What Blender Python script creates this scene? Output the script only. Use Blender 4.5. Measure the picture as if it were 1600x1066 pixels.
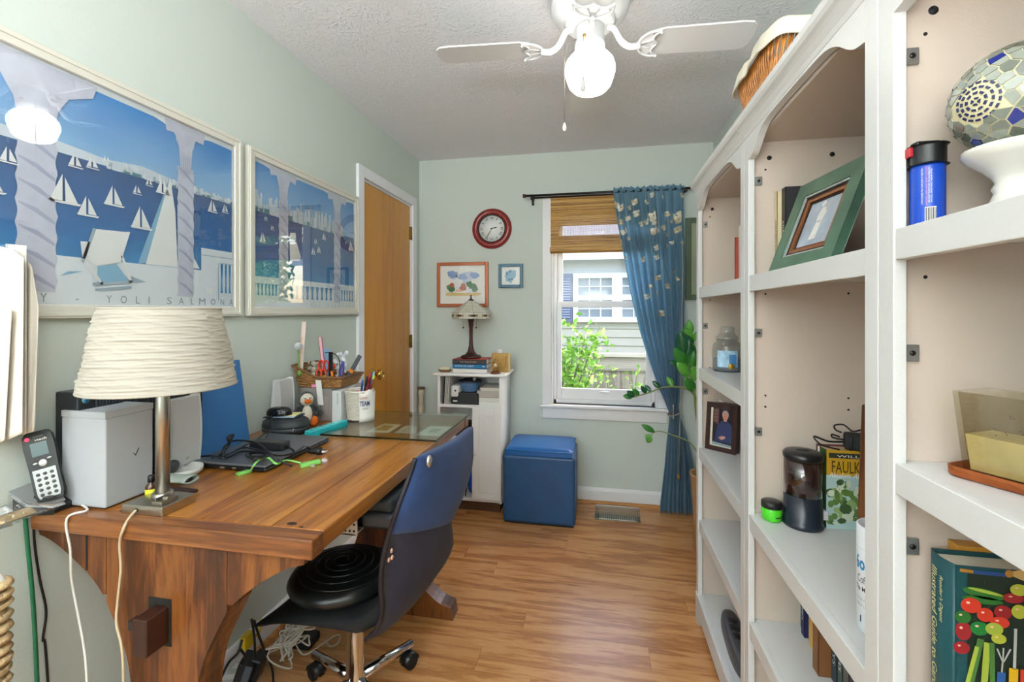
import bpy, math, random
from mathutils import Vector, Matrix, noise
random.seed(7)
PI = math.pi
V = Vector
col = bpy.context.scene.collection
for o in list(bpy.data.objects): bpy.data.objects.remove(o)

# ---------------------------------------------------------------- camera
TH = math.radians(10.75); FP = 711.0; HZ = 487.0; ZC = 1.32
cs, sn = math.cos(TH), math.sin(TH)
cd = bpy.data.cameras.new('camera'); cam = bpy.data.objects.new('camera', cd); col.objects.link(cam)
cam.location = (0, 0, ZC); cam.rotation_euler = (PI/2, 0, TH)
cd.sensor_width = 36; cd.lens = 36*FP/1600; cd.shift_y = -(533-HZ)/1600; cd.clip_start = .02
bpy.context.scene.camera = cam

# ---------------------------------------------------------------- world, lights, exposure
w = bpy.data.worlds.new('sky'); bpy.context.scene.world = w; w.use_nodes = True
nt = w.node_tree; bg = nt.nodes['Background']
sky = nt.nodes.new('ShaderNodeTexSky'); sky.sky_type = 'NISHITA'; sky.sun_disc = False
sky.sun_elevation = math.radians(50); sky.sun_rotation = math.radians(60); sky.air_density = 1.2; sky.dust_density = 3
nt.links.new(sky.outputs[0], bg.inputs[0]); bg.inputs[1].default_value = .68
def area(name, loc, rot, sx, sy, power, color=(1, 1, 1)):
    l = bpy.data.lights.new(name, 'AREA'); l.shape = 'RECTANGLE'; l.size = sx; l.size_y = sy; l.energy = power; l.color = color
    o = bpy.data.objects.new(name, l); o.location = loc; o.rotation_euler = rot; col.objects.link(o); return o
sun = bpy.data.lights.new('sun', 'SUN'); sun.energy = 1.3; sun.angle = math.radians(6); sun.color = (1, .95, .86)
so = bpy.data.objects.new('sun', sun); so.rotation_euler = (math.radians(38), math.radians(-8), 0); col.objects.link(so)
area('daylight_rear_window', (-1.0, -1.62, 1.5), (math.radians(100), 0, 0), .55, 1.2, 14, (.93, .97, 1))  # added fill, standing in for daylight at the unseen rear window
#area('daylight_window', (.05, 3.32, 1.3), (math.radians(-90), 0, 0), .6, 1.1, 5, (.93, .98, 1))
area('bounced_flash', (-.25, -1.0, 1.5), (math.radians(180), 0, 0), 1.1, .8, 80, (.95, .975, 1))  # unseen upward light added to brighten the ceiling, standing in for bounced flash
GLOBE = 5.5
vs = bpy.context.scene.view_settings
vs.view_transform = 'Standard'; vs.look = 'None'; vs.gamma = 1; vs.use_curve_mapping = False; vs.exposure = 0.47

# ---------------------------------------------------------------- helpers
def P(px, py, x=None, y=None, z=None):
    u = (px-800)/FP; v = (HZ-py)/FP
    d = V((-sn+u*cs, cs+u*sn, v))
    t = x/d.x if x is not None else (y/d.y if y is not None else (z-ZC)/d.z)
    return V((d.x*t, d.y*t, ZC+d.z*t))
def lin(h):
    h = h.lstrip('#'); c = [int(h[i:i+2], 16)/255 for i in (0, 2, 4)]
    return tuple((x/12.92 if x <= .04045 else ((x+.055)/1.055)**2.4) for x in c)+(1,)
MC = {}
def mat(name, c='#808080', rough=.5, metal=0, spec=.5, coat=0, bump=0, bscale=80, em=0, trans=0, sheen=0, alpha=1, var=0, vscale=6, sss=0):
    if name in MC: return MC[name]
    m = bpy.data.materials.new(name); m.use_nodes = True; n = m.node_tree; p = n.nodes['Principled BSDF']
    C = lin(c) if isinstance(c, str) else c
    p.inputs['Base Color'].default_value = C; p.inputs['Roughness'].default_value = rough; p.inputs['Metallic'].default_value = metal
    p.inputs['Specular IOR Level'].default_value = spec; p.inputs['Coat Weight'].default_value = coat
    p.inputs['Transmission Weight'].default_value = trans; p.inputs['Sheen Weight'].default_value = sheen; p.inputs['Alpha'].default_value = alpha
    if sss: p.inputs['Subsurface Weight'].default_value = sss; p.inputs['Subsurface Radius'].default_value = (.02, .01, .01)
    if em: p.inputs['Emission Color'].default_value = C; p.inputs['Emission Strength'].default_value = em
    if bump or var:
        tc = n.nodes.new('ShaderNodeTexCoord')
    if bump:
        t = n.nodes.new('ShaderNodeTexNoise'); t.inputs['Scale'].default_value = bscale; t.inputs['Detail'].default_value = 4
        b = n.nodes.new('ShaderNodeBump'); b.inputs['Strength'].default_value = bump; b.inputs['Distance'].default_value = .01
        n.links.new(tc.outputs['Object'], t.inputs['Vector']); n.links.new(t.outputs['Fac'], b.inputs['Height']); n.links.new(b.outputs[0], p.inputs['Normal'])
    if var:
        t = n.nodes.new('ShaderNodeTexNoise'); t.inputs['Scale'].default_value = vscale; t.inputs['Detail'].default_value = 5
        r = n.nodes.new('ShaderNodeValToRGB'); r.color_ramp.elements[0].position = .3; r.color_ramp.elements[1].position = .7
        r.color_ramp.elements[0].color = tuple(x*(1-var) for x in C[:3])+(1,); r.color_ramp.elements[1].color = tuple(min(1, x*(1+var)) for x in C[:3])+(1,)
        n.links.new(tc.outputs['Object'], t.inputs['Vector']); n.links.new(t.outputs['Fac'], r.inputs[0]); n.links.new(r.outputs[0], p.inputs['Base Color'])
    MC[name] = m; return m
def glassy(name, tint='#ffffff', refl=1.0, rough=0.0, ior=1.45):
    """thin pane: clear, with real fresnel reflection"""
    if name in MC: return MC[name]
    m = bpy.data.materials.new(name); m.use_nodes = True; n = m.node_tree; n.nodes.clear()
    o = n.nodes.new('ShaderNodeOutputMaterial'); mx = n.nodes.new('ShaderNodeMixShader'); t = n.nodes.new('ShaderNodeBsdfTransparent')
    g = n.nodes.new('ShaderNodeBsdfGlossy'); f = n.nodes.new('ShaderNodeLayerWeight'); f.inputs[0].default_value = .5; pw = n.nodes.new('ShaderNodeMath'); pw.operation = 'POWER'; pw.inputs[1].default_value = 5
    mu = n.nodes.new('ShaderNodeMath'); mu.operation = 'MULTIPLY_ADD'; mu.inputs[1].default_value = .9*min(1, refl); mu.inputs[2].default_value = .04*refl; mu.use_clamp = True
    t.inputs[0].default_value = lin(tint); g.inputs['Roughness'].default_value = rough
    n.links.new(f.outputs['Facing'], pw.inputs[0]); n.links.new(pw.outputs[0], mu.inputs[0]); n.links.new(mu.outputs[0], mx.inputs[0]); n.links.new(t.outputs[0], mx.inputs[1]); n.links.new(g.outputs[0], mx.inputs[2]); n.links.new(mx.outputs[0], o.inputs[0])
    MC[name] = m; return m
def wood(name, stops, stretch=(1, 12, 12), scale=2.0, rough=.35, rnd=0, coat=0, bump=.05, ring=0, dist=2.0):
    """stops: [(pos,hex)...]; stretch: small along the grain"""
    if name in MC: return MC[name]
    m = bpy.data.materials.new(name); m.use_nodes = True; n = m.node_tree; p = n.nodes['Principled BSDF']; L = n.links.new
    p.inputs['Roughness'].default_value = rough; p.inputs['Coat Weight'].default_value = coat; p.inputs['Coat Roughness'].default_value = .15
    tc = n.nodes.new('ShaderNodeTexCoord'); mp = n.nodes.new('ShaderNodeMapping'); mp.inputs['Scale'].default_value = stretch
    src = tc.outputs['Object']
    oi = n.nodes.new('ShaderNodeObjectInfo')
    if rnd:
        ad = n.nodes.new('ShaderNodeVectorMath'); ad.operation = 'ADD'; cx = n.nodes.new('ShaderNodeCombineXYZ')
        m1 = n.nodes.new('ShaderNodeMath'); m1.operation = 'MULTIPLY'; m1.inputs[1].default_value = 37.0
        L(oi.outputs['Random'], m1.inputs[0]); L(m1.outputs[0], cx.inputs[0]); L(m1.outputs[0], cx.inputs[1]); L(m1.outputs[0], cx.inputs[2])
        L(src, ad.inputs[0]); L(cx.outputs[0], ad.inputs[1]); src = ad.outputs[0]
    L(src, mp.inputs['Vector'])
    a = n.nodes.new('ShaderNodeTexNoise'); a.inputs['Scale'].default_value = scale; a.inputs['Detail'].default_value = 7; a.inputs['Roughness'].default_value = .62; a.inputs['Distortion'].default_value = .35
    L(mp.outputs[0], a.inputs['Vector'])
    fine = n.nodes.new('ShaderNodeTexNoise'); fine.inputs['Scale'].default_value = scale*6; fine.inputs['Detail'].default_value = 3
    L(mp.outputs[0], fine.inputs['Vector'])
    wv = n.nodes.new('ShaderNodeMath'); wv.operation = 'MULTIPLY'; wv.inputs[1].default_value = 26.0
    L(a.outputs['Fac'], wv.inputs[0]); si = n.nodes.new('ShaderNodeMath'); si.operation = 'SINE'; L(wv.outputs[0], si.inputs[0])
    mm = n.nodes.new('ShaderNodeMath'); mm.operation = 'MULTIPLY_ADD'; mm.inputs[1].default_value = .13+ring; L(si.outputs[0], mm.inputs[0]); L(a.outputs['Fac'], mm.inputs[2])
    m2 = n.nodes.new('ShaderNodeMath'); m2.operation = 'MULTIPLY_ADD'; m2.inputs[1].default_value = .3; L(fine.outputs['Fac'], m2.inputs[0])
    m3 = n.nodes.new('ShaderNodeMath'); m3.operation = 'SUBTRACT'; m3.inputs[1].default_value = .15; L(mm.outputs[0], m3.inputs[0]); L(m3.outputs[0], m2.inputs[2])
    fac = m2.outputs[0]
    if rnd:
        r1 = n.nodes.new('ShaderNodeMath'); r1.operation = 'MULTIPLY_ADD'; r1.inputs[1].default_value = rnd; L(oi.outputs['Random'], r1.inputs[0])
        r0 = n.nodes.new('ShaderNodeMath'); r0.operation = 'SUBTRACT'; r0.inputs[1].default_value = rnd/2; L(fac, r0.inputs[0]); L(r0.outputs[0], r1.inputs[2]); fac = r1.outputs[0]
    r = n.nodes.new('ShaderNodeValToRGB'); e = r.color_ramp.elements
    while len(e) < len(stops): e.new(.5)
    for k, (q, h) in enumerate(stops): e[k].position = q; e[k].color = lin(h)
    L(fac, r.inputs[0]); L(r.outputs[0], p.inputs['Base Color'])
    if bump:
        b = n.nodes.new('ShaderNodeBump'); b.inputs['Strength'].default_value = bump; b.inputs['Distance'].default_value = .004
        L(fac, b.inputs['Height']); L(b.outputs[0], p.inputs['Normal'])
    MC[name] = m; return m

class B:
    def __init__(s): s.v = []; s.f = []; s.m = []; s.s = []
    def add(s, vs, fs, m=0, sm=False):
        k = len(s.v); s.v += [V(q) for q in vs]
        for f in fs: s.f.append([i+k for i in f]); s.m.append(m); s.s.append(sm)
        return s
    def box(s, a, b, m=0):
        (x0, y0, z0), (x1, y1, z1) = a, b
        if x0 > x1: x0, x1 = x1, x0
        if y0 > y1: y0, y1 = y1, y0
        if z0 > z1: z0, z1 = z1, z0
        return s.add([(x0, y0, z0), (x1, y0, z0), (x1, y1, z0), (x0, y1, z0), (x0, y0, z1), (x1, y0, z1), (x1, y1, z1), (x0, y1, z1)],
                     [(0, 3, 2, 1), (4, 5, 6, 7), (0, 1, 5, 4), (1, 2, 6, 5), (2, 3, 7, 6), (3, 0, 4, 7)], m)
    def obox(s, o, a, b, c, m=0):
        """corner o and three edge vectors"""
        o, a, b, c = V(o), V(a), V(b), V(c)
        if a.cross(b).dot(c) < 0: a, b = b, a
        return s.add([o, o+a, o+a+b, o+b, o+c, o+a+c, o+a+b+c, o+b+c],
                     [(0, 3, 2, 1), (4, 5, 6, 7), (0, 1, 5, 4), (1, 2, 6, 5), (2, 3, 7, 6), (3, 0, 4, 7)], m)
    def tube(s, pts, r, n=8, m=0, closed=False, cap=True, sm=True):
        pts = [V(p) for p in pts]; N = len(pts)
        R = r if isinstance(r, (list, tuple)) else [r]*N
        up = None; rings = []
        for i in range(N):
            a = pts[(i-1) % N] if (closed or i > 0) else pts[i]; b = pts[(i+1) % N] if (closed or i < N-1) else pts[i]
            t = (b-a); t = t.normalized() if t.length > 1e-9 else V((0, 0, 1))
            if up is None: up = V((0, 0, 1)) if abs(t.z) < .9 else V((1, 0, 0))
            e = up-t*up.dot(t); e = e.normalized() if e.length > 1e-6 else t.orthogonal().normalized(); up = e; g = t.cross(e)
            rings.append([pts[i]+(e*math.cos(2*PI*k/n)+g*math.sin(2*PI*k/n))*R[i] for k in range(n)])
        vs = [q for rg in rings for q in rg]; fs = []
        for i in range(N if closed else N-1):
            j = (i+1) % N
            for k in range(n): l = (k+1) % n; fs.append((i*n+k, i*n+l, j*n+l, j*n+k))
        if cap and not closed: fs += [tuple(range(n))[::-1], tuple((N-1)*n+k for k in range(n))]
        return s.add(vs, fs, m, sm)
    def lathe(s, prof, c=(0, 0, 0), n=24, m=0, sm=True, ax=None, sq=(1, 1), ph=0, cap=True):
        c = V(c); M = ax or Matrix.Identity(3); vs = []; fs = []
        for r, z in prof:
            for k in range(n): a = 2*PI*k/n+ph; vs.append(c+M @ V((r*sq[0]*math.cos(a), r*sq[1]*math.sin(a), z)))
        for i in range(len(prof)-1):
            for k in range(n): l = (k+1) % n; fs.append((i*n+k, i*n+l, (i+1)*n+l, (i+1)*n+k))
        if cap and prof[0][0] > 1e-6: fs.append(tuple(range(n))[::-1])
        if cap and prof[-1][0] > 1e-6: fs.append(tuple((len(prof)-1)*n+k for k in range(n)))
        return s.add(vs, fs, m, sm)
    def ell(s, c, r, n=16, k=10, m=0, ax=None):
        r = r if isinstance(r, (list, tuple)) else (r, r, r); M = ax or Matrix.Identity(3); c = V(c); vs = []; fs = []
        for i in range(k+1):
            t = PI*i/k
            for j in range(n): a = 2*PI*j/n; vs.append(c+M @ V((r[0]*math.sin(t)*math.cos(a), r[1]*math.sin(t)*math.sin(a), -r[2]*math.cos(t))))
        for i in range(k):
            for j in range(n): l = (j+1) % n; fs.append((i*n+j, i*n+l, (i+1)*n+l, (i+1)*n+j))
        return s.add(vs, fs, m, True)
    def prism(s, pts, off, m=0, sm=False):
        """planar outline (3D points) pushed by off"""
        pts = [V(p) for p in pts]; off = V(off); n = len(pts)
        nn = sum(((pts[i]-pts[0]).cross(pts[(i+1) % n]-pts[0]) for i in range(n)), V((0, 0, 0)))
        if nn.dot(off) > 0: pts = pts[::-1]
        return s.add(pts+[p+off for p in pts], [tuple(range(n)), tuple(range(2*n-1, n-1, -1))]+[(i, n+i, n+(i+1) % n, (i+1) % n)[::-1] for i in range(n)], m, sm)
    def poly(s, pts, m=0): return s.add(pts, [tuple(range(len(pts)))], m)
    def grid(s, fn, nu, nv, m=0, sm=True, cu=False):
        vs = [fn(i/nu, j/nv) for j in range(nv+1) for i in range(nu+(0 if cu else 1))]; w = nu+(0 if cu else 1)
        fs = [(j*w+i, j*w+(i+1) % w, (j+1)*w+(i+1) % w, (j+1)*w+i) for j in range(nv) for i in range(nu)]
        return s.add(vs, fs, m, sm)
    def build(s, name, mats, parent=None, bevel=0, sub=0, solid=0, label=None, cat=None, group=None, kind=None, seg=2, fixn=True):
        me = bpy.data.meshes.new(name)
        o = bpy.data.objects.new(name, me); col.objects.link(o)
        vs = s.v; base = V((0, 0, 0))
        if parent is None or not parent.get('_w'):
            if parent is None:
                lo = [min(q[i] for q in vs) for i in range(3)]; hi = [max(q[i] for q in vs) for i in range(3)]
                base = V(((lo[0]+hi[0])/2, (lo[1]+hi[1])/2, lo[2])); vs = [q-base for q in vs]
        if parent is not None and parent.get('_w'):
            inv = WM[parent.name]; vs = [inv @ q for q in vs]
        me.from_pydata([tuple(q) for q in vs], [], s.f)
        for mm in (mats if isinstance(mats, (list, tuple)) else [mats]): me.materials.append(mm)
        me.polygons.foreach_set('material_index', s.m); me.polygons.foreach_set('use_smooth', s.s); me.update()
        o.location = base
        if parent is not None:
            o.parent = parent
            if parent.type == 'MESH' and not parent.get('_w'): pass
        if bevel:
            md = o.modifiers.new('bevel', 'BEVEL'); md.width = bevel; md.segments = seg; md.limit_method = 'ANGLE'; md.angle_limit = math.radians(40)
            if seg > 1: me.polygons.foreach_set('use_smooth', [True]*len(me.polygons)); md.harden_normals = False
            ww = o.modifiers.new('wn', 'WEIGHTED_NORMAL'); ww.keep_sharp = True
        if solid:
            md = o.modifiers.new('solid', 'SOLIDIFY'); md.thickness = solid; md.offset = 0
        if sub:
            md = o.modifiers.new('sub', 'SUBSURF'); md.levels = sub; md.render_levels = sub
        if parent is None and not parent and (base.length or True):
            o['_w'] = 1; WM[o.name] = Matrix.Translation(base).inverted()
        elif parent is not None:
            o['_w'] = 1; WM[o.name] = WM[parent.name] if parent.get('_w') else Matrix.Identity(4)
        props(o, label, cat, group, kind); return o
WM = {}
def props(o, label=None, cat=None, group=None, kind=None):
    if label: o['label'] = label
    if cat: o['category'] = cat
    if group: o['group'] = group
    if kind: o['kind'] = kind
def thing(name, label, cat, loc=(0, 0, 0), rz=0, group=None):
    """Empty at the base; parts are authored in WORLD coordinates and carried into its frame"""
    o = bpy.data.objects.new(name, None); col.objects.link(o); o.location = loc; o.rotation_euler = (0, 0, rz); o.empty_display_size = .05
    o['_w'] = 1; WM[o.name] = (Matrix.Translation(V(loc)) @ Matrix.Rotation(rz, 4, 'Z')).inverted()
    props(o, label, cat, group); return o
def local(name, label, cat, loc, rz=0, group=None):
    """Empty whose parts are authored in its own frame"""
    o = thing(name, label, cat, loc, rz, group); WM[o.name] = Matrix.Identity(4); return o
def struct(b, name, m, **k): return b.build(name, m, kind='structure', **k)
def clone(root, loc, rz=0, label=None):
    r = root.copy(); col.objects.link(r); r.location = loc; r.rotation_euler = (0, 0, rz)
    if label: r['label'] = label
    for ch in list(root.children):
        c = ch.copy(); col.objects.link(c); c.parent = r
        for g in list(ch.children): d = g.copy(); col.objects.link(d); d.parent = c
    return r
def spline(pts, n=6, closed=False):
    pts = [V(p) for p in pts]; N = len(pts); out = []
    for i in range(N if closed else N-1):
        g = (lambda k: pts[k % N]) if closed else (lambda k: pts[max(0, min(N-1, k))])
        a, b, c, d = g(i-1), g(i), g(i+1), g(i+2)
        for k in range(n):
            t = k/n; out.append(.5*((2*b)+(c-a)*t+(2*a-5*b+4*c-d)*t*t+(3*b-a-3*c+d)*t**3))
    if not closed: out.append(pts[-1])
    return out
def rot(ax, deg): return Matrix.Rotation(math.radians(deg), 3, ax)
def basis(a, b, c): return Matrix((a, b, c)).transposed()
def text(s, o, r, u, mt, parent, name='lettering', fit=True, shear=0, bold=0, align=None, depth=0):
    """flat letters in the plane at o; r = vector over the whole width, u = vector over the cap height"""
    c = bpy.data.curves.new('t', 'FONT'); c.body = s; c.size = 1; c.shear = shear; c.resolution_u = 2; c.offset = bold; c.extrude = 0
    t = bpy.data.objects.new('t', c); me = bpy.data.meshes.new_from_object(t)
    bpy.data.objects.remove(t); bpy.data.curves.remove(c)
    xs = [v.co.x for v in me.vertices]; x0, x1 = min(xs), max(xs); o, r, u = V(o), V(r), V(u)
    inv = WM[parent.name]; h = .72
    b = [inv @ (o+r*((v.co.x-x0)/(x1-x0))+u*(v.co.y/h)) for v in me.vertices]
    for v, q in zip(me.vertices, b): v.co = q
    me.name = name; me.materials.clear(); me.materials.append(mt); me.update()
    ob = bpy.data.objects.new(name, me); col.objects.link(ob); ob.parent = parent; ob['_w'] = 1; WM[ob.name] = inv; return ob
def arc(c, r, a0, a1, n, pl='xy'):
    out = []
    for k in range(n+1):
        a = math.radians(a0+(a1-a0)*k/n); p = (r*math.cos(a), r*math.sin(a))
        out.append(V(c)+(V((p[0], p[1], 0)) if pl == 'xy' else V((p[0], 0, p[1])) if pl == 'xz' else V((0, p[0], p[1]))))
    return out

# ---------------------------------------------------------------- common materials
WALL = mat('wall_paint', '#cfd7cf', .8, bump=.06, bscale=220)
WHITE = mat('white_trim', '#e9e9ea', .35)
SHELFW = mat('shelf_white', '#d2d2d0', .38, bump=.05, bscale=160)
SHELFB = mat('shelf_side_laminate', '#cabbad', .45, bump=.04, bscale=300)
BLACK = mat('black_plastic', '#17181a', .35)
BLACKM = mat('black_matte', '#1b1c1e', .7)
CHROME = mat('chrome', '#d8d8da', .12, 1)
STEEL = mat('brushed_nickel', '#b9b5ac', .3, 1)
BRASS = mat('brass', '#c9a24e', .22, 1)
BRONZE = mat('dark_bronze', '#3a2c28', .4, .6)
CREAM = mat('cream', '#e6dfcf', .8)
PAPER = mat('paper', '#e9e6df', .8)
GLASS = glassy('clear_glass', '#ffffff', .5)
# ================================================================ ROOM SHELL
XL, XR, YB, YF, ZT = -1.31, .745, 3.2, -1.5, 2.44
def wall_hole(name, plane, c, a0, a1, z0, z1, holes, th, m=WALL):
    """plane 'x' or 'y' at c; holes [(a0,a1,z0,z1)]; th signed thickness away from the room"""
    b = B(); hs = sorted(holes); cur = a0
    def bx(p0, p1, q0, q1):
        if p1-p0 < 1e-5 or q1-q0 < 1e-5: return
        if plane == 'x': b.box((c, p0, q0), (c+th, p1, q1))
        else: b.box((p0, c, q0), (p1, c+th, q1))
    for h in hs:
        bx(cur, h[0], z0, z1); bx(h[0], h[1], z0, h[2]); bx(h[0], h[1], h[3], z1); cur = h[1]
    bx(cur, a1, z0, z1); return struct(b, name, m)
DY0, DY1, DZ = 2.36, 3.05, 2.075      # door opening on the left wall
WX0, WX1, WZ0, WZ1 = -.325, .39, .672, 2.085   # window opening on the back wall
wall_hole('wall_left', 'x', XL, YF, YB+.16, 0, ZT, [(DY0, DY1, 0, DZ)], -.1)
wall_hole('wall_back', 'y', YB, XL, XR+.1, 0, ZT, [(WX0, WX1, WZ0, WZ1)], .16)
struct(B().box((XR, YF, 0), (XR+.1, YB, ZT)), 'wall_right', WALL)
wall_hole('wall_rear', 'y', YF, XL-.1, XR+.1, 0, ZT, [(-1.28, -.72, .9, 2.1)], -.1)
# textured ceiling
cm = mat('ceiling_paint', '#ecECEe', .9)
n = cm.node_tree; p = n.nodes['Principled BSDF']; L = n.links.new
tc = n.nodes.new('ShaderNodeTexCoord'); n1 = n.nodes.new('ShaderNodeTexNoise'); n1.inputs['Scale'].default_value = 5; n1.inputs['Detail'].default_value = 3
mx = n.nodes.new('ShaderNodeMix'); mx.data_type = 'VECTOR'; mx.inputs[0].default_value = .12
L(tc.outputs['Object'], n1.inputs['Vector']); L(tc.outputs['Object'], mx.inputs[4]); L(n1.outputs['Color'], mx.inputs[5])
vo = n.nodes.new('ShaderNodeTexVoronoi'); vo.inputs['Scale'].default_value = 5.5; L(mx.outputs[1], vo.inputs['Vector'])
sp = n.nodes.new('ShaderNodeVectorMath'); sp.operation = 'SUBTRACT'; L(mx.outputs[1], sp.inputs[0]); L(vo.outputs['Position'], sp.inputs[1])
sx = n.nodes.new('ShaderNodeSeparateXYZ'); L(sp.outputs[0], sx.inputs[0]); at = n.nodes.new('ShaderNodeMath'); at.operation = 'ARCTAN2'; L(sx.outputs[0], at.inputs[0]); L(sx.outputs[1], at.inputs[1])
cb = n.nodes.new('ShaderNodeCombineXYZ'); ml = n.nodes.new('ShaderNodeMath'); ml.operation = 'MULTIPLY'; ml.inputs[1].default_value = 3.2; L(at.outputs[0], ml.inputs[0])
L(ml.outputs[0], cb.inputs[0]); md = n.nodes.new('ShaderNodeMath'); md.operation = 'MULTIPLY'; md.inputs[1].default_value = 9; L(vo.outputs['Distance'], md.inputs[0]); L(md.outputs[0], cb.inputs[1])
sc = n.nodes.new('ShaderNodeSeparateColor'); L(vo.outputs['Color'], sc.inputs[0]); m9 = n.nodes.new('ShaderNodeMath'); m9.operation = 'MULTIPLY'; m9.inputs[1].default_value = 40; L(sc.outputs[0], m9.inputs[0]); L(m9.outputs[0], cb.inputs[2])
n2 = n.nodes.new('ShaderNodeTexNoise'); n2.inputs['Scale'].default_value = 2.2; n2.inputs['Detail'].default_value = 4; L(cb.outputs[0], n2.inputs['Vector'])
rp = n.nodes.new('ShaderNodeValToRGB'); rp.color_ramp.elements[0].position = .5; rp.color_ramp.elements[1].position = .72; L(n2.outputs['Fac'], rp.inputs[0])
bm = n.nodes.new('ShaderNodeBump'); bm.inputs['Strength'].default_value = .45; bm.inputs['Distance'].default_value = .006; L(rp.outputs[0], bm.inputs['Height']); L(bm.outputs[0], p.inputs['Normal'])
struct(B().box((XL-.1, YF-.1, ZT), (XR+.1, YB+.16, ZT+.1)), 'ceiling', cm)
# floor planks on a subfloor
fl = struct(B().box((XL-.1, YF-.1, -.1), (XR+.1, YB+.16, -.004)), 'floor', mat('subfloor', '#6b4426', .8))
OAK = wood('oak_laminate', [(.15, '#985d30'), (.4, '#bd8148'), (.55, '#c98f57'), (.85, '#d8a46e')], (1.3, 12, 12), 1.7, .28, .12, 0, .02)
pc = {}
rows = int((YB-YF)/.12)+1
for r in range(rows):
    y0 = YF+r*.12; y1 = min(y0+.12, YB); x = XL-random.uniform(0, 1.1)
    while x < XR:
        a, b_ = max(x, XL), min(x+1.2, XR); x += 1.2
        if b_-a < .02 or y1-y0 < .02: continue
        g = .0006
        q = B().box((a+g, y0+g, -.004), (b_-g, y1-g, 0)); q.build('plank', OAK, fl)
# baseboards and shoe moulding
SHOE = wood('shoe_moulding_oak', [(.3, '#a2652c'), (.7, '#c48a4c')], (2, 20, 20), 2, .4)
def base(name, b1, b2, c, plane, s, h=.105):
    b = B(); q = B()
    prof = [(0, 0), (s*.013, 0), (s*.013, h-.02), (s*.009, h-.006), (s*.004, h), (0, h)]
    sh = [(s*.013, 0), (s*.031, 0), (s*.030, .008), (s*.024, .016), (s*.013, .02)]
    mk = (lambda a, o, z: (c+o, a, z)) if plane == 'x' else (lambda a, o, z: (a, c+o, z))
    off = (0, b2-b1, 0) if plane == 'x' else (b2-b1, 0, 0)
    b.prism([mk(b1, o, z) for o, z in prof], off); q.prism([mk(b1, o, z) for o, z in sh], off)
    o = struct(b, name, WHITE); q.build('shoe_moulding', SHOE, o)
base('baseboard_left', YF, DY0-.06, XL, 'x', 1); base('baseboard_left_end', DY1+.06, YB, XL, 'x', 1)
base('baseboard_back', XL, XR, YB, 'y', -1); base('baseboard_right', YF, YB, XR, 'x', -1); base('baseboard_rear', XL, XR, YF, 'y', 1)
# door
b = B(); cw = .062; ct = .018
b.box((XL, DY0-cw, 0), (XL+ct, DY0, DZ+cw)); b.box((XL, DY1, 0), (XL+ct, DY1+cw, DZ+cw)); b.box((XL, DY0, DZ), (XL+ct, DY1, DZ+cw))
b.box((XL-.1, DY0, 0), (XL, DY0+.012, DZ)); b.box((XL-.1, DY1-.012, 0), (XL, DY1, DZ)); b.box((XL-.1, DY0, DZ-.012), (XL, DY1, DZ))
tr = struct(b, 'trim_1', mat('door_casing_white', '#f1f1f5', .35), bevel=.003)
DOORW = wood('door_veneer', [(.1, '#a86a12'), (.4, '#c98318'), (.6, '#d49022'), (.9, '#dfa33c')], (10, 10, .8), 1.1, .35, 0, .3, .02, -.1)
dr = struct(B().box((XL-.04, DY0+.014, .008), (XL-.003, DY1-.014, DZ-.014)), 'door_1', DOORW, bevel=.002)
b = B(); kc = P(583, 585, x=XL+.003); ax = basis(V((0, 1, 0)), V((0, 0, 1)), V((1, 0, 0)))
b.lathe([(0, .0), (.034, .0), (.034, .004), (.028, .011), (.014, .014), (.012, .03), (.02, .036), (.031, .045), (.033, .056), (.027, .067), (.014, .071), (.012, .067), (0, .067)], kc-V((.006, 0, 0)), 24, ax=ax)
b.build('door_knob', BRASS, dr, label='polished brass knob')
for py in (368, 532):
    hc = P(650, py, x=XL+.004); h = B(); h.box((XL-.002, DY1-.032, hc.z-.045), (XL+.0035, DY1-.004, hc.z+.045)); h.tube([(XL+.004, DY1-.006, hc.z-.047), (XL+.004, DY1-.006, hc.z+.047)], .006, 10)
    h.build('hinge', mat('hinge_brass', '#8a6f38', .35, 1), dr)
# window
VIN = mat('vinyl_white', '#f0f0f3', .3)
b = B(); cw = .062
b.box((WX0-cw, YB-.018, WZ0), (WX0, YB, WZ1+cw)); b.box((WX1, YB-.018, WZ0), (WX1+cw, YB, WZ1+cw)); b.box((WX0, YB-.018, WZ1), (WX1, YB, WZ1+cw))
b.box((WX0, YB-.002, WZ0), (WX0+.012, YB+.16, WZ1)); b.box((WX1-.012, YB-.002, WZ0), (WX1, YB+.16, WZ1)); b.box((WX0, YB-.002, WZ1-.012), (WX1, YB+.16, WZ1))
win = struct(b, 'window_1', WHITE, bevel=.003)
B().box((WX0-cw-.018, YB-.045, WZ0-.022), (WX1+cw+.018, YB+.05, WZ0)).build('window_stool', WHITE, win, bevel=.006)
B().box((WX0-cw, YB-.018, WZ0-.1), (WX1+cw, YB, WZ0-.022)).build('apron', WHITE, win, bevel=.004)
b = B(); fx0, fx1 = WX0+.012, WX1-.012
for (p0, p1) in (((fx0, WZ0), (fx0+.022, WZ1-.012)), ((fx1-.022, WZ0), (fx1, WZ1-.012)), ((fx0, WZ1-.035), (fx1, WZ1-.012)), ((fx0, WZ0), (fx1, WZ0+.03))):
    b.box((p0[0], YB+.03, p0[1]), (p1[0], YB+.12, p1[1]))
b.build('window_frame', VIN, win, bevel=.003)
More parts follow.
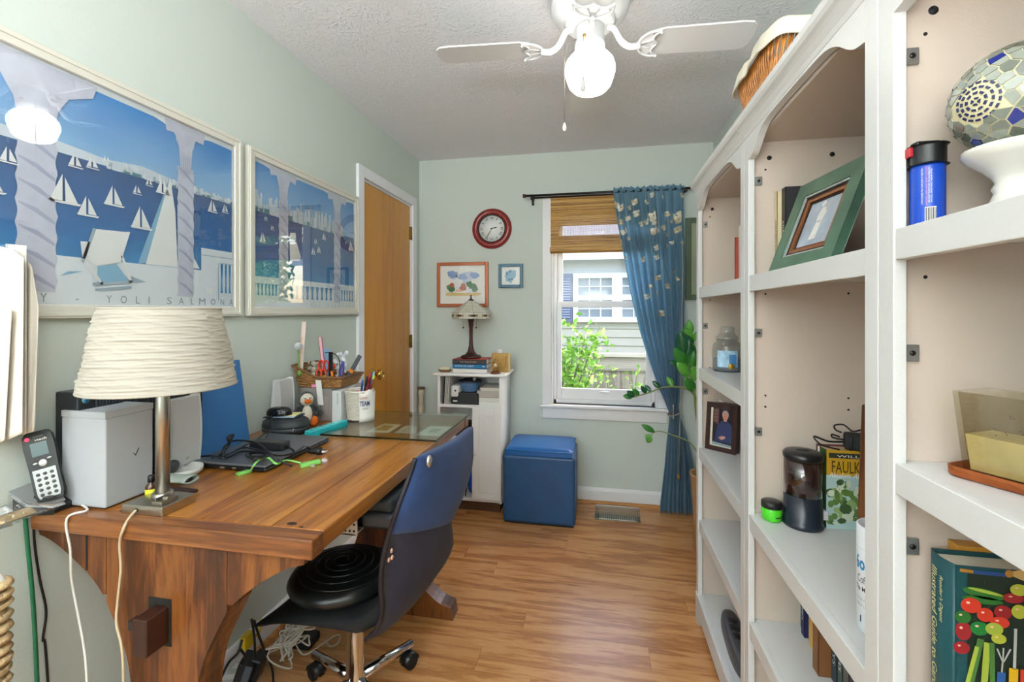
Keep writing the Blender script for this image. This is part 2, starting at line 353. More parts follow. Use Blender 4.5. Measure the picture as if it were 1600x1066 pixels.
def sash(x0, x1, z0, z1, y, sw, top, bot):
    b = B(); b.box((x0, y, z0), (x0+sw, y+.03, z1)); b.box((x1-sw, y, z0), (x1, y+.03, z1)); b.box((x0+sw, y, z1-top), (x1-sw, y+.03, z1)); b.box((x0+sw, y, z0), (x1-sw, y+.03, z0+bot))
    o = b.build('sash', VIN, win, bevel=.003)
    B().box((x0+sw-.004, y+.013, z0+bot-.004), (x1-sw+.004, y+.017, z1-top+.004)).build('pane', GLASS, o); return o
zm = 1.372
s1 = sash(fx0+.022, fx1-.022, WZ0+.03, zm+.02, YB+.04, .034, .042, .075)
sash(fx0+.022, fx1-.022, zm-.02, WZ1-.035, YB+.078, .04, .04, .04)
b = B(); c = P(945, 612, y=YB+.035); b.lathe([(0, 0), (.036, 0), (.034, .008), (0, .01)], c-V((0, .002, .008)), 16, sq=(1, .4)); b.build('latch', VIN, s1)
# unseen rear window, added behind the camera for the fill light
b = B()
b.box((-.72, YF, .84), (-.66, YF+.018, 2.16)); b.box((-1.3, YF, 2.1), (-.72, YF+.018, 2.16)); b.box((-1.3, YF, .84), (-.72, YF+.03, .9)); b.box((-1.28, YF-.06, 1.48), (-.72, YF-.03, 1.52))
w2 = struct(b, 'window_2', WHITE, bevel=.003)
B().box((-1.28, YF-.05, .9), (-.72, YF-.046, 2.1)).build('pane', GLASS, w2)

# ================================================================ OUTSIDE
SID = mat('siding_sage', '#b9b4a4', .7, var=.05, vscale=3)
house = thing('neighbour_house', 'sage clapboard house with white window seen outside', 'house', (.6, 6.2, 0))
HY = 6.2
n_ = 0
zz = -.6
while zz < 1.72:
    b = B(); x0, x1 = -2.2, 1.7
    b.add([(x0, HY-.02, zz), (x1, HY-.02, zz), (x1, HY-.004, zz+.118), (x0, HY-.004, zz+.118), (x0, HY+.02, zz), (x1, HY+.02, zz), (x1, HY+.02, zz+.118), (x0, HY+.02, zz+.118)],
          [(0, 1, 2, 3), (0, 4, 5, 1), (7, 3, 2, 6), (0, 3, 7, 4), (1, 5, 6, 2), (4, 7, 6, 5)]); b.build('siding_board', SID, house); zz += .113
B().box((-2.2, HY-.02, zz+.005), (1.7, HY+.02, 2.32)).build('frieze_board', mat('frieze_paint', '#c4c4c8', .7), house)  # plain grey band below the eave
B().box((-2.3, HY-.25, 2.02), (1.8, HY+.4, 2.08)).build('soffit', mat('soffit_white', '#eeeef0', .6), house)
B().box((-2.3, HY-.28, 1.99), (1.8, HY-.25, 2.2)).build('fascia', mat('fascia_white', '#f4f4f6', .6), house)
B().prism([(-2.3, HY-.3, 2.18), (-2.3, HY-.3, 2.21), (-2.3, HY+3, 3.9), (-2.3, HY+3, 3.85)], (4.1, 0, 0)).build('roof', mat('shingles_grey', '#77757a', .9, var=.2, vscale=20), house)
def hp(px, py, off=0): return P(px, py, y=HY-off)
def hwin(x0, x1, z0, z1):
    fr = B(); t = .065
    for a in ((x0, z0, x0+t, z1), (x1-t, z0, x1, z1), (x0+t, z1-t, x1-t, z1), (x0+t, z0, x1-t, z0+t)): fr.box((a[0], HY-.075, a[1]), (a[2], HY-.02, a[3]))
    zm_ = (z0+z1)/2; fr.box((x0+t, HY-.07, zm_-.035), (x1-t, HY-.02, zm_+.035))
    f = fr.build('window_frame', mat('house_window_white', '#f6f6f9', .5), house)
    dk = mat('house_glass', '#7d8790', .08, 0, .9); mu = mat('muntin_white', '#e6e8ea', .5)
    for (q0, q1) in ((z0+t, zm_-.035), (zm_+.035, z1-t)):
        B().box((x0+t, HY-.035, q0), (x1-t, HY-.025, q1)).build('pane', dk, f)
        g = B(); w3 = (x1-x0-2*t)/3
        for k in (1, 2): g.box((x0+t+k*w3-.007, HY-.045, q0), (x0+t+k*w3+.007, HY-.035, q1))
        g.box((x0+t, HY-.045, (q0+q1)/2-.007), (x1-t, HY-.035, (q0+q1)/2+.007)); g.build('muntin', mu, f)
    return f
wa = hp(896, 503); wb = hp(964, 427)
hwin(wa.x, wb.x, wa.z, wb.z); hwin(wb.x, wb.x+(wb.x-wa.x), wa.z, wb.z)
sa = hp(879, 503); b = B(); b.box((wa.x-.24, HY-.055, sa.z), (wa.x-.01, HY-.02, wb.z), 0); b.build('shutter', mat('shutter_blue_grey', '#707690', .6), house)
z_ = sa.z+.05
while z_ < wb.z-.06: B().obox((wa.x-.21, HY-.07, z_), (.17, 0, 0), (0, .012, .022), (0, -.004, .006)).build('slat', mat('shutter_slat', '#7f86a0', .6), house); z_ += .034
# fence
fence = thing('board_fence', 'weathered grey wooden fence in front of the sage house', 'fence', (.6, 5.1, 0))
FEN=1; FW = wood('fence_wood', [(.2, '#7c6f66'), (.5, '#9b8d82'), (.8, '#b3a79c')], (14, 14, 1), 1.2, .8, .25, 0, .1)
FT = wood('fence_rail_wood', [(.2, '#8d8078'), (.8, '#b7aca2')], (1, 14, 14), 1.2, .8, .1)
FY = 5.1; za = P(960, 560, y=FY).z
B().box((-2.2, FY-.05, za+.02), (4.6, FY+.06, za+.055)).build('cap_rail', mat('cap_rail_pale', '#cbbfb2', .8), fence)
B().box((-2.2, FY-.03, za-.13), (4.6, FY-.004, za+.02)).build('rail', FT, fence)
x = -2.2
while x < 4.5: B().box((x, FY, -.6), (x+.138, FY+.018, za+.02)).build('picket', FW, fence); x += .143
struct(B().box((-8, YB+.2, -.7), (12, 14, -.6)), 'ground', mat('lawn', '#5d7f3a', .9, var=.3, vscale=5))
# leafy bushes (leaves cannot be counted: stuff)
def bush(name, label, c, spread, n, size, mats, seed, stems=5, h=1.3):
    random.seed(seed); t = thing(name, label, 'bush', c); b = B(); s_ = B(); tips = []
    for k in range(stems):
        a = random.uniform(0, 2*PI); top = V(c)+V((math.cos(a)*spread[0]*random.uniform(.2, 1), math.sin(a)*spread[1]*random.uniform(.2, 1), h*random.uniform(.7, 1.0)))
        pts = spline([V(c), V(c)+V((random.uniform(-.1, .1)*spread[0], 0, h*.35)), (V(c)+top)/2+V((0, 0, h*.15)), top], 6); s_.tube(pts, [.012*(1-i/len(pts))+.003 for i in range(len(pts))], 5); tips += pts[6:]
    for k in range(n):
        p0 = random.choice(tips)+V((random.gauss(0, spread[0]*.16), random.gauss(0, spread[1]*.16), random.gauss(0, h*.06)))
        d = V((random.uniform(-1, 1), random.uniform(-1, 1), random.uniform(-.3, .8))).normalized(); e = d.orthogonal().normalized(); e = Matrix.Rotation(random.uniform(0, 6.28), 3, d) @ e
        L_ = size*random.uniform(.6, 1.2); W_ = L_*.3; u_ = d.cross(e)*L_*.12
        b.add([p0, p0+d*L_*.4+e*W_+u_, p0+d*L_, p0+d*L_*.4-e*W_+u_, p0+d*L_*.45], [(0, 1, 4), (1, 2, 4), (2, 3, 4), (3, 0, 4)], random.randrange(len(mats)))
    s_.build('stem', mat('stem_green', '#6d7d45', .8), t); b.build('foliage', mats, t, kind='stuff')
LG = [mat('leaf_bright', '#9ccb4e', .45, trans=0), mat('leaf_lime', '#b8dc6c', .45), mat('leaf_mid', '#7fb541', .5)]
for m_ in LG: m_.node_tree.nodes['Principled BSDF'].inputs['Subsurface Weight'].default_value = .0
bush('leafy_shrub', 'bright green leafy shrub outside the lower left window pane', (-.42, 4.55, -.6), (.5, .22, 0), 1500, .075, LG, 3, 9, 1.95)
bush('leafy_shrub', 'low green shrub outside along the window bottom', (.25, 4.0, -.6), (.33, .12, 0), 600, .05, LG, 5, 7, 1.4)
bush('leafy_tree', 'large leafy tree standing far to the right outside', (4.9, 8.0, -.6), (1.5, 1.4, 0), 5000, .22, LG, 9, 12, 4.4)
bush('leafy_tree', 'tall leafy bush outside to the right of the window', (3.3, 6.6, -.6), (.9, .7, 0), 3500, .14, LG, 12, 12, 3.2)
random.seed(11)

# ================================================================ BOOKCASES
FX = .415; BX = .735; TOPZ = 1.87
def S_arch(y0, y1):
    """valance underside between inner stiles, (y,z) pairs from the near side to the far side"""
    pr = [(q.x, q.y) for q in spline([(a, z, 0) for a, z in [(0, 1.748), (.05, 1.753), (.09, 1.765), (.14, 1.786), (.19, 1.800), (.25, 1.807), (.36, 1.809), (.5, 1.81)]], 4)]
    L_ = y1-y0; out = [(y0+a*L_, z) for a, z in pr]+[(y0+(1-a)*L_, z) for a, z in pr[::-1][1:]]
    return out
def bookcase(y0, y1, shelves, label, lowz=.12):
    t = thing('bookcase', label, 'bookcase', ((FX+BX)/2, (y0+y1)/2, 0), group='white bookcases along the right wall')
    st = .036
    for (a, b_) in ((y0+.001, y0+.019), (y1-.019, y1-.001)):
        B().box((FX+.017, a, 0), (BX-.006, b_, 1.84)).build('side_panel', SHELFB, t)
    B().box((BX-.006, y0+.001, .05), (BX, y1-.001, 1.84)).build('back_panel', SHELFB, t)
    for (a, b_) in ((y0+.001, y0+st), (y1-st, y1-.001)): B().box((FX, a, 0), (FX+.017, b_, 1.83)).build('stile', SHELFW, t, bevel=.0015)
    vz = S_arch(y0+st, y1-st)
    vv = [(FX, a, z) for a, z in vz]+[(FX, y1-st, 1.83), (FX, y0+st, 1.83)]
    B().prism(vv, (.017, 0, 0)).build('valance', SHELFW, t)
    # crown moulding, swept along the top edge
    pf = [(FX+.017, 1.81), (FX-.001, 1.812), (FX-.004, 1.822), (FX-.011, 1.834), (FX-.016, 1.84), (FX-.022, 1.845), (FX-.026, 1.853), (FX-.026, 1.868), (FX-.02, 1.87), (FX+.017, 1.87)]
    pf = [(a, z+.003) for a, z in pf]
    B().prism([(a, y0+.001, z) for a, z in pf], (0, y1-y0-.002, 0)).build('crown_moulding', SHELFW, t)
    B().box((FX+.017, y0+.001, 1.843), (BX, y1-.001, 1.868)).build('top_board', SHELFW, t)
    B().box((FX+.02, y0+.02, 1.80), (BX-.006, y1-.02, 1.815)).build('top_panel', SHELFB, t)
    for z in shelves:
        b = B().box((FX+.019, y0+.02, z-.02), (BX-.007, y1-.02, z)); b.build('shelf', SHELFW, t)
        B().box((FX+.002, y0+st+.0008 if z != lowz else y0+st, z-.043), (FX+.019, y1-st-.0008, z+.001)).build('shelf_lip', SHELFW, t, bevel=.0015)
    B().prism([(FX-.004, a, z) for a, z in [(y0+.001, 0), (y0+.05, 0), (y0+.06, .025), (y0+.085, .04), (y0+.11, .045), (y1-.11, .045), (y1-.085, .04), (y1-.06, .025), (y1-.05, 0), (y1-.001, 0), (y1-.001, lowz-.002), (y0+.001, lowz-.002)]], (.018, 0, 0)).build('base_skirt', SHELFW, t)
    # shelf pin holes and brackets
    dk = mat('pin_hole', '#15130f', .9); h = B()
    for yy, d in ((y0+.0191, 1), (y1-.0191, -1)):
        for xx in (FX+.05, BX-.06):
            z = .25
            while z < 1.75:
                if (z*100) % 34 < 6.4: h.lathe([(0, 0), (.0028, 0), (.0028, .0006)], (xx, yy, z), 8, ax=basis(V((1, 0, 0)), V((0, 0, 1)), V((0, d, 0))))
                z += .032
    h.build('pin_holes', dk, t, kind='stuff')
    pin = mat('bracket_zinc', '#a8a8a6', .35, .8)
    for z in shelves:
        for yy, d in ((y1-.019, -1), (y0+.019, 1)):
            g = B().box((FX+.044, yy, z-.032), (FX+.056, yy+d*.008, z-.0205)); g.build('shelf_pin', pin, t)
    for z in (1.69, 1.26, .98):
        B().box((FX+.022, y1-.019, z-.012), (FX+.04, y1-.024, z+.012)).build('bracket', pin, t, bevel=.001)
        B().lathe([(0, 0), (.004, 0), (.004, .001)], (FX+.031, y1-.024, z), 10, ax=basis(V((1, 0, 0)), V((0, 0, 1)), V((0, -1, 0)))).build('screw', BLACK, t)
    for xx in (FX+.06, FX+.22):
        B().lathe([(0, 0), (.0065, 0), (.0065, .001)], (xx, y1-.019, 1.755), 12, ax=basis(V((1, 0, 0)), V((0, 0, 1)), V((0, -1, 0)))).build('cam_bolt', BLACKM, t)
    return t
U1 = (1.42, 2.075); U2 = (.778, 1.42); U3 = (.13, .778)
bookcase(*U1, [1.42, 1.08, .744, .44, .12], 'far bookcase, beside the curtain, holding the jar candle and portrait photo')
bookcase(*U2, [1.42, .748, .446, .12], 'middle bookcase, holding the tilted green frame and grey canister')
bookcase(*U3, [1.437, 1.103, .69, .4, .12], 'near bookcase, at the right picture edge, holding the mosaic lamp')

# ================================================================ DESK
DZT = .855; DX0, DX1, DYN, DYF = XL+.012, -.57, .83, 1.955
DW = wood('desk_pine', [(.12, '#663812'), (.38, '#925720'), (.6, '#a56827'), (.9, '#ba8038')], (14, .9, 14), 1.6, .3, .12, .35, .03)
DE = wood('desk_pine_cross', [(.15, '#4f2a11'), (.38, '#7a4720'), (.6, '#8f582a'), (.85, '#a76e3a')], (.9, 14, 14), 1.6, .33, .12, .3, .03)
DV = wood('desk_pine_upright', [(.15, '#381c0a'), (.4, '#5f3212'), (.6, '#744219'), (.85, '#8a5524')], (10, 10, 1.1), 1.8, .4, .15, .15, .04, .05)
desk = thing('trestle_desk', 'old pine trestle desk with breadboard ends along the left wall', 'desk', ((DX0+DX1)/2, (DYN+DYF)/2, 0))
bw = .045
B().box((DX0, DYN, DZT-.042), (DX1, DYN+bw-.0008, DZT)).build('breadboard_end', DE, desk, bevel=.004)
B().box((DX0, DYF-bw+.0008, DZT-.042), (DX1, DYF, DZT)).build('breadboard_end', DE, desk, bevel=.004)
ws = [DX0, DX0+.2, DX0+.42, DX0+.6, DX1-.002]
for k in range(4): B().box((ws[k]+.0006, DYN+bw, DZT-.04), (ws[k+1]-.0006, DYF-bw, DZT-.0003)).build('top_board', DW, desk, bevel=.0012 if k < 3 else .003)
for (x_, y_, r_) in ((-.66, DYN+.06, .009), (-.63, DYN+.05, .004)):
    B().lathe([(0, 0), (r_, 0), (r_, .0006)], (x_, y_, DZT-.0002), 12, sq=(1.3, .7)).build('knot', mat('knot_dark', '#1c100a', .7), desk)
half = [(.355, .813), (.35, .79), (.305, .775), (.239, .735), (.178, .685), (.135, .615), (.1, .538), (.085, .45), (.09, .36), (.125, .25), (.19, .15), (.27, .075), (.335, .05), (.345, .0)]
PX = -.955
def leg_panel(y0, y1):
    sm = spline([(a, 0, z) for a, z in half[1:-1]], 4); rr = [(half[0][0], half[0][1])]+[(p.x, p.z) for p in sm]+[half[-1]]
    # three upright boards, split at the joints
    cuts = [-.36, -.155, .165, .36]
    def xat(z):
        for (a, b_) in zip(rr, rr[1:]):
            if (a[1]-z)*(b_[1]-z) <= 0 and abs(a[1]-b_[1]) > 1e-6: return a[0]+(b_[0]-a[0])*(z-a[1])/(b_[1]-a[1])
        return .1
    zs = sorted(set([round(z, 4) for _, z in rr]))
    par = 'leg_panel'
    root = None
    for k in range(3):
        c0, c1 = cuts[k]+(.0008 if k else 0), cuts[k+1]-(.0008 if k < 2 else 0)
        # contiguous z-bands where the panel covers this board
        band = []; bands = []
        for z in zs:
            w_ = xat(z); l, r = max(c0, -w_), min(c1, w_)
            if r-l > .002: band.append((z, l, r))
            else:
                if len(band) > 1: bands.append(band)
                band = []
        if len(band) > 1: bands.append(band)
        for bd in bands:
            b = B(); n_ = len(bd)
            pts = [(PX+l, 0, z) for z, l, r in bd]; ptr = [(PX+r, 0, z) for z, l, r in bd]
            vs = [(p[0], y0, p[2]) for p in pts]+[(p[0], y0, p[2]) for p in ptr]+[(p[0], y1, p[2]) for p in pts]+[(p[0], y1, p[2]) for p in ptr]
            fs = []
            for i in range(n_-1):
                fs += [(i, n_+i, n_+i+1, i+1), (2*n_+i, 2*n_+i+1, 3*n_+i+1, 3*n_+i), (i, i+1, 2*n_+i+1, 2*n_+i), (n_+i, 3*n_+i, 3*n_+i+1, n_+i+1)]
            fs += [(0, 2*n_, 3*n_, n_), (n_-1, 2*n_-1, 4*n_-1, 3*n_-1)]
            b.add(vs, fs).build('leg_board', DV, desk)
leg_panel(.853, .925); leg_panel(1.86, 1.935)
# floor-length stretcher with tusk tenon
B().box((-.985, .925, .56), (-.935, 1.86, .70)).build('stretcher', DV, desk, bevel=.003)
tn = B().box((-.975, .80, .585), (-.938, .853, .665)).build('tenon', mat('tenon_dark', '#36180d', .5, var=.2, vscale=20), desk, bevel=.003)
B().box((-.992, .8515, .575), (-.932, .8535, .68)).build('mortise', mat('mortise_black', '#15100d', .8), desk)
B().box((-1.0, .812, .63), (-.968, .832, .65)).build('wedge', mat('wedge_dark', '#2a211c', .6), desk)
B().box((-1.168, .8518, .72), (-1.163, .8532, .81)).build('slot', MC['mortise_black'], desk)
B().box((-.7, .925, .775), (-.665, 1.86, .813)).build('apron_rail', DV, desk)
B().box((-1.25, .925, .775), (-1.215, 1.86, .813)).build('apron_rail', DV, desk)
# keyboard tray under the desk
kt = thing('keyboard_tray', 'black keyboard tray with padded wrist rest under the desk edge', 'keyboard tray', (-.75, 1.4, .70))
B().box((-.98, 1.2, .70), (-.60, 1.66, .712)).build('tray', BLACK, kt, bevel=.004)
B().box((-.665, 1.19, .705), (-.565, 1.68, .748)).build('tray_edge', mat('tray_grey', '#3b3f42', .35), kt, bevel=.012, seg=4)
B().box((-.655, 1.195, .748), (-.57, 1.675, .79)).build('wrist_rest', mat('wrist_rest_grey', '#34393c', .6), kt, bevel=.014, seg=4)
MET = mat('perforated_steel', '#c9c7c2', .4, .5)
pb = B().box((-.70, 1.155, .70), (-.655, 1.158, .813)).box((-.99, 1.155, .70), (-.66, 1.2, .704)); po = pb.build('bracket', MET, kt)
g = B()
for i in range(3):
    for j in range(5): g.lathe([(0, 0), (.0035, 0), (.0035, .0006)], (-.69+.013*i, 1.155, .712+.018*j), 8, ax=basis(V((1, 0, 0)), V((0, 0, 1)), V((0, -1, 0))))
g.build('perforations', BLACKM, po, kind='stuff')
# ================================================================ CEILING FAN
FC = V((-.03, 1.65, 0)); fw = mat('fan_white', '#e9eaec', .3)
fan = thing('ceiling_fan', 'white four-bladed ceiling fan with lit white glass shade', 'ceiling fan', (FC.x, FC.y, 1.98))
b = B(); b.lathe([(.128, 2.44), (.134, 2.432), (.138, 2.41), (.136, 2.39), (.126, 2.372), (.098, 2.356), (.09, 2.352), (.088, 2.342), (.078, 2.336), (.055, 2.335), (0, 2.335)], FC, 40)
b.build('motor_housing', fw, fan)
b = B(); b.lathe([(.047, 2.337), (.05, 2.33), (.05, 2.278), (.053, 2.275), (.053, 2.258), (.047, 2.254), (.045, 2.238), (0, 2.238)], FC, 32); b.build('switch_housing', fw, fan)
# lamp glass: the room's lamp
lg = mat('lit_opal_glass', '#fffaf0', .3, em=GLOBE)
b = B(); b.lathe([(.044, 2.248), (.052, 2.24), (.07, 2.228), (.084, 2.21), (.0895, 2.19), (.0895, 2.176), (.085, 2.16), (.081, 2.148), (.074, 2.128), (.06, 2.113), (.035, 2.103), (0, 2.1)], FC, 40)
b.build('lamp_shade', lg, fan, label='glowing white schoolhouse glass shade')
for k in range(4):
    a = math.radians(4+90*k) if k else math.radians(4)
    M = Matrix.Rotation(a, 3, 'Z'); T = lambda x, y, z: FC+M @ V((x, y, z))
    ir = B(); ir.tube(spline([T(.06, 0, 2.334), T(.085, 0, 2.325), T(.11, 0, 2.28), T(.14, 0, 2.258), T(.175, 0, 2.26)], 5), [.011]*21, 10)
    # open decorative fan bracket: arc, spokes and rim
    zt = lambda y: 2.262-y*.12
    bd = [T(.168, 0, zt(0))]+[T(.17+.055*math.sin(t), .062*math.sin(t*1.0)*1.0, zt(.062*math.sin(t))) for t in (.3, .7, 1.1, 1.5)]
    for s_ in (1, -1):
        ir.tube(spline([T(.165, 0, zt(0)), T(.178, s_*.035, zt(s_*.035)), T(.205, s_*.058, zt(s_*.058)), T(.24, s_*.062, zt(s_*.062))], 5), .0045, 6)
        ir.tube(spline([T(.24, s_*.062, zt(s_*.062)), T(.222, s_*.045, zt(s_*.045)), T(.218, s_*.025, zt(s_*.025)), T(.232, 0, zt(0))], 5), .0042, 6)
        ir.tube([T(.17, s_*.006, zt(0)), T(.221, s_*.022, zt(s_*.022))], .003, 6)
        ir.ell(T(.238, s_*.058, zt(s_*.058)-.004), .005, 8, 6)
    ir.prism([T(.166, 0, zt(0)+.002), T(.18, .035, zt(.035)+.002), T(.206, .056, zt(.056)+.002), T(.22, .03, zt(.03)+.002), T(.222, 0, zt(0)+.002), T(.22, -.03, zt(-.03)+.002), T(.206, -.056, zt(-.056)+.002), T(.18, -.035, zt(-.035)+.002)], (0, 0, .002))
    ir.build('blade_iron', fw, fan)
    out = [(.215, .05), (.25, .062), (.5, .066), (.535, .062), (.55, .045), (.555, 0), (.55, -.045), (.535, -.062), (.5, -.066), (.25, -.062), (.215, -.05)]
    B().prism([T(x, y, zt(y)+.006) for x, y in out], (0, 0, .006)).build('blade', mat('blade_white', '#e8e8e8', .35), fan, bevel=.001, seg=1)
mat('chain_metal', '#9c968a', .35, .9)
def chain(p0, z1, pend, name='pull_chain'):
    b = B(); z = p0.z; b.tube([p0, V((p0.x, p0.y, z1))], .0011, 6); o = b.build(name, mat('chain_metal', '#9c968a', .35, .9), fan)
    q = B(); q.lathe([(0, 0), (.003, -.002), (.0045, -.018), (.0075, -.038), (.0075, -.046), (.005, -.052), (0, -.054)][::-1], (p0.x, p0.y, z1), 14); q.build('pull_knob', mat('pull_knob_white', pend, .4), o)
c1 = P(913, 55, y=FC.y-.056); B().ell(c1, .006, 10, 8).build('grommet', BRASS, fan)
c1 = c1+V((0, -.008, 0)); b = B(); b.tube([c1+V((0, .01, 0)), c1, V((c1.x-.002, c1.y-.042, 2.24)), V((c1.x-.002, c1.y-.044, 2.2)), P(911, 118, y=c1.y-.04)], .0011, 6); o = b.build('pull_chain', MC['chain_metal'], fan)
pk = P(911, 118, y=c1.y-.04); B().lathe([(0, -.054), (.005, -.052), (.0075, -.046), (.0075, -.038), (.0045, -.018), (.003, -.002), (0, 0)], pk, 14).build('pull_knob', mat('pull_knob_grey', '#b9b9b6', .4), o)
p2 = P(882, 192, y=1.60); b = B(); b.tube([V((FC.x-.045, FC.y-.03, 2.28)), V((p2.x+.004, p2.y, 2.26)), V((p2.x, p2.y, 2.2)), p2], .0011, 6); o = b.build('pull_chain', MC['chain_metal'], fan)
B().lathe([(0, -.03), (.006, -.027), (.007, -.015), (.004, -.004), (.002, 0), (0, 0)], p2, 12).build('pull_knob', mat('pull_knob_ivory', '#f2efe2', .4), o)

# ================================================================ WALL ART
def frame_x(root, x, y0, y1, z0, z1, w, d, m, name='frame'):
    """picture frame on the left wall (faces +x); x = wall"""
    for (a, c) in (((y0, z0), (y0+w, z1)), ((y1-w, z0), (y1, z1)), ((y0+w, z1-w), (y1-w, z1)), ((y0+w, z0), (y1-w, z0+w))):
        b = B().box((x, a[0], a[1]), (x+d, c[0], c[1]))
        b.build('frame_rail', m, root, bevel=.0025)
    for (a, c) in (((y0+.006, z0+.006), (y0+w*.45, z1-.006)), ((y1-w*.45, z0+.006), (y1-.006, z1-.006)), ((y0+w*.45, z1-w*.45), (y1-w*.45, z1-.006)), ((y0+w*.45, z0+.006), (y1-w*.45, z0+w*.45))):
        B().box((x+d-.002, a[0], a[1]), (x+d+.003, c[0], c[1])).build('frame_bead', m, root, bevel=.001)
SKYP = mat('print_sky', '#7db8e6', .6)
n = SKYP.node_tree; tc = n.nodes.new('ShaderNodeTexCoord'); sx = n.nodes.new('ShaderNodeSeparateXYZ'); nz = n.nodes.new('ShaderNodeTexNoise'); nz.inputs['Scale'].default_value = 5
ad = n.nodes.new('ShaderNodeMath'); ad.operation = 'MULTIPLY_ADD'; ad.inputs[1].default_value = .12; mr = n.nodes.new('ShaderNodeMapRange'); mr.inputs[1].default_value = .42; mr.inputs[2].default_value = .66; rp = n.nodes.new('ShaderNodeValToRGB')
rp.color_ramp.elements[0].color = lin('#a9cfee'); rp.color_ramp.elements[1].color = lin('#3f92dc')
n.links.new(tc.outputs['Object'], sx.inputs[0]); n.links.new(tc.outputs['Object'], nz.inputs['Vector']); n.links.new(nz.outputs['Fac'], ad.inputs[0]); n.links.new(sx.outputs[2], ad.inputs[2]); n.links.new(ad.outputs[0], mr.inputs[0]); n.links.new(mr.outputs[0], rp.inputs[0]); n.links.new(rp.outputs[0], n.nodes['Principled BSDF'].inputs['Base Color'])
SEAP = mat('print_sea', '#3f74ae', .6)
n = SEAP.node_tree; tc = n.nodes.new('ShaderNodeTexCoord'); sx = n.nodes.new('ShaderNodeSeparateXYZ'); nz = n.nodes.new('ShaderNodeTexNoise'); nz.inputs['Scale'].default_value = 6; mp = n.nodes.new('ShaderNodeMapping'); mp.inputs['Scale'].default_value = (1, 1, 5)
ad = n.nodes.new('ShaderNodeMath'); ad.operation = 'MULTIPLY_ADD'; ad.inputs[1].default_value = .1; mr = n.nodes.new('ShaderNodeMapRange'); mr.inputs[1].default_value = .18; mr.inputs[2].default_value = .44; rp = n.nodes.new('ShaderNodeValToRGB')
rp.color_ramp.elements[0].color = lin('#4596d0'); rp.color_ramp.elements[1].color = lin('#3f6399'); e = rp.color_ramp.elements.new(.45); e.color = lin('#3a72b2')
n.links.new(tc.outputs['Object'], sx.inputs[0]); n.links.new(tc.outputs['Object'], mp.inputs[0]); n.links.new(mp.outputs[0], nz.inputs['Vector']); n.links.new(nz.outputs['Fac'], ad.inputs[0]); n.links.new(sx.outputs[2], ad.inputs[2]); n.links.new(ad.outputs[0], mr.inputs[0]); n.links.new(mr.outputs[0], rp.inputs[0]); n.links.new(rp.outputs[0], n.nodes['Principled BSDF'].inputs['Base Color'])
PW = mat('print_white', '#eaf1f6', .6); PCOL = mat('print_column', '#cfd3e4', .6, var=.06, vscale=30); PCS = mat('print_column_shade', '#aeb4cf', .6); PSAIL = mat('print_sail', '#f2f4f4', .6)
PCITY = mat('print_city', '#d9e3ee', .6); PGREY = mat('print_grey', '#a9bccb', .6); PLB = mat('print_pale_blue', '#8fc0dd', .6); PTXT = mat('print_letter', '#8d99a5', .6); PTREE = mat('print_tree', '#5f8f96', .6)
PM = [SKYP, SEAP, PW, PCOL, PCS, PSAIL, PCITY, PGREY, PLB, PTREE]
FRM = mat('frame_cream', '#dcd8cd', .4)
def pane_mirror(): return glassy('picture_glass', '#ffffff', 2.2, 0, 1.5)
def poster(y0, y1, z0, z1, label):
    root = thing('framed_poster', label, 'poster', (XL, (y0+y1)/2, z0))
    w_ = .034; frame_x(root, XL+.001, y0, y1, z0, z1, w_, .02, FRM)
    B().box((XL+.001, y0+.01, z0+.01), (XL+.006, y1-.01, z1-.01)).build('backing', PAPER, root)
    B().box((XL+.0165, y0+w_-.006, z0+w_-.006), (XL+.0175, y1-w_+.006, z1-w_+.006)).build('pane', pane_mirror(), root)
    return root
XP = XL+.0065
def Q(px, py, l=0): return P(px, py, x=XP+l*.0006)
def yq(px): return P(px, 400, x=XP).y
def R2(b, y0, y1, z0, z1, m, l): b.add([(XP+l*.0006, y0, z0), (XP+l*.0006, y1, z0), (XP+l*.0006, y1, z1), (XP+l*.0006, y0, z1)], [(0, 1, 2, 3)], m)
def Pg(b, pts, m, l):
    q = [V((XP+l*.0006, a, z)) for a, z in pts]; b.add(q, [tuple(range(len(q)))], m)
def px2(pts): return [(P(x, y, x=XP).y, P(x, y, x=XP).z) for x, y in pts]
def twist(b, yc, w, z0, z1, l, n_=7):
    out = []; K = 40
    L_ = [(yc-w/2*(1-.13*abs(math.sin(n_*PI*k/K))), z0+(z1-z0)*k/K) for k in range(K+1)]; R_ = [(yc+w/2*(1-.13*abs(math.cos(n_*PI*k/K))), z0+(z1-z0)*k/K) for k in range(K+1)]
    for k in range(K): Pg(b, [L_[k], R_[k], R_[k+1], L_[k+1]], 3, l)
    for j in range(n_):
        za = z0+(z1-z0)*(j+.1)/n_; zb = za+(z1-z0)/n_*.75
        Pg(b, [(yc-w*.42, zb), (yc-w*.1, (za+zb)/2+.006), (yc+w*.42, za), (yc+w*.42, za+.008), (yc, (za+zb)/2+.014), (yc-w*.42, zb+.004)], 4, l+1)
def capital(b, yc, w, z, zt, l):
    Pg(b, [(yc-w*.5, z), (yc+w*.5, z), (yc+w*.62, z+.05), (yc+w*.8, z+.11), (yc+w*1.2, z+.15), (yc+w*2.2, zt-.035), (yc+w*2.4, zt), (yc-w*2.4, zt), (yc-w*2.2, zt-.035), (yc-w*1.2, z+.15), (yc-w*.8, z+.11), (yc-w*.62, z+.05)], 3, l)
    for k in range(5): Pg(b, [(yc-w*.5+k*w*.22, z+.02), (yc-w*.44+k*w*.22, z+.02), (yc-w*.5+k*w*.24, z+.09), (yc-w*.56+k*w*.24, z+.09)], 4, l+1)
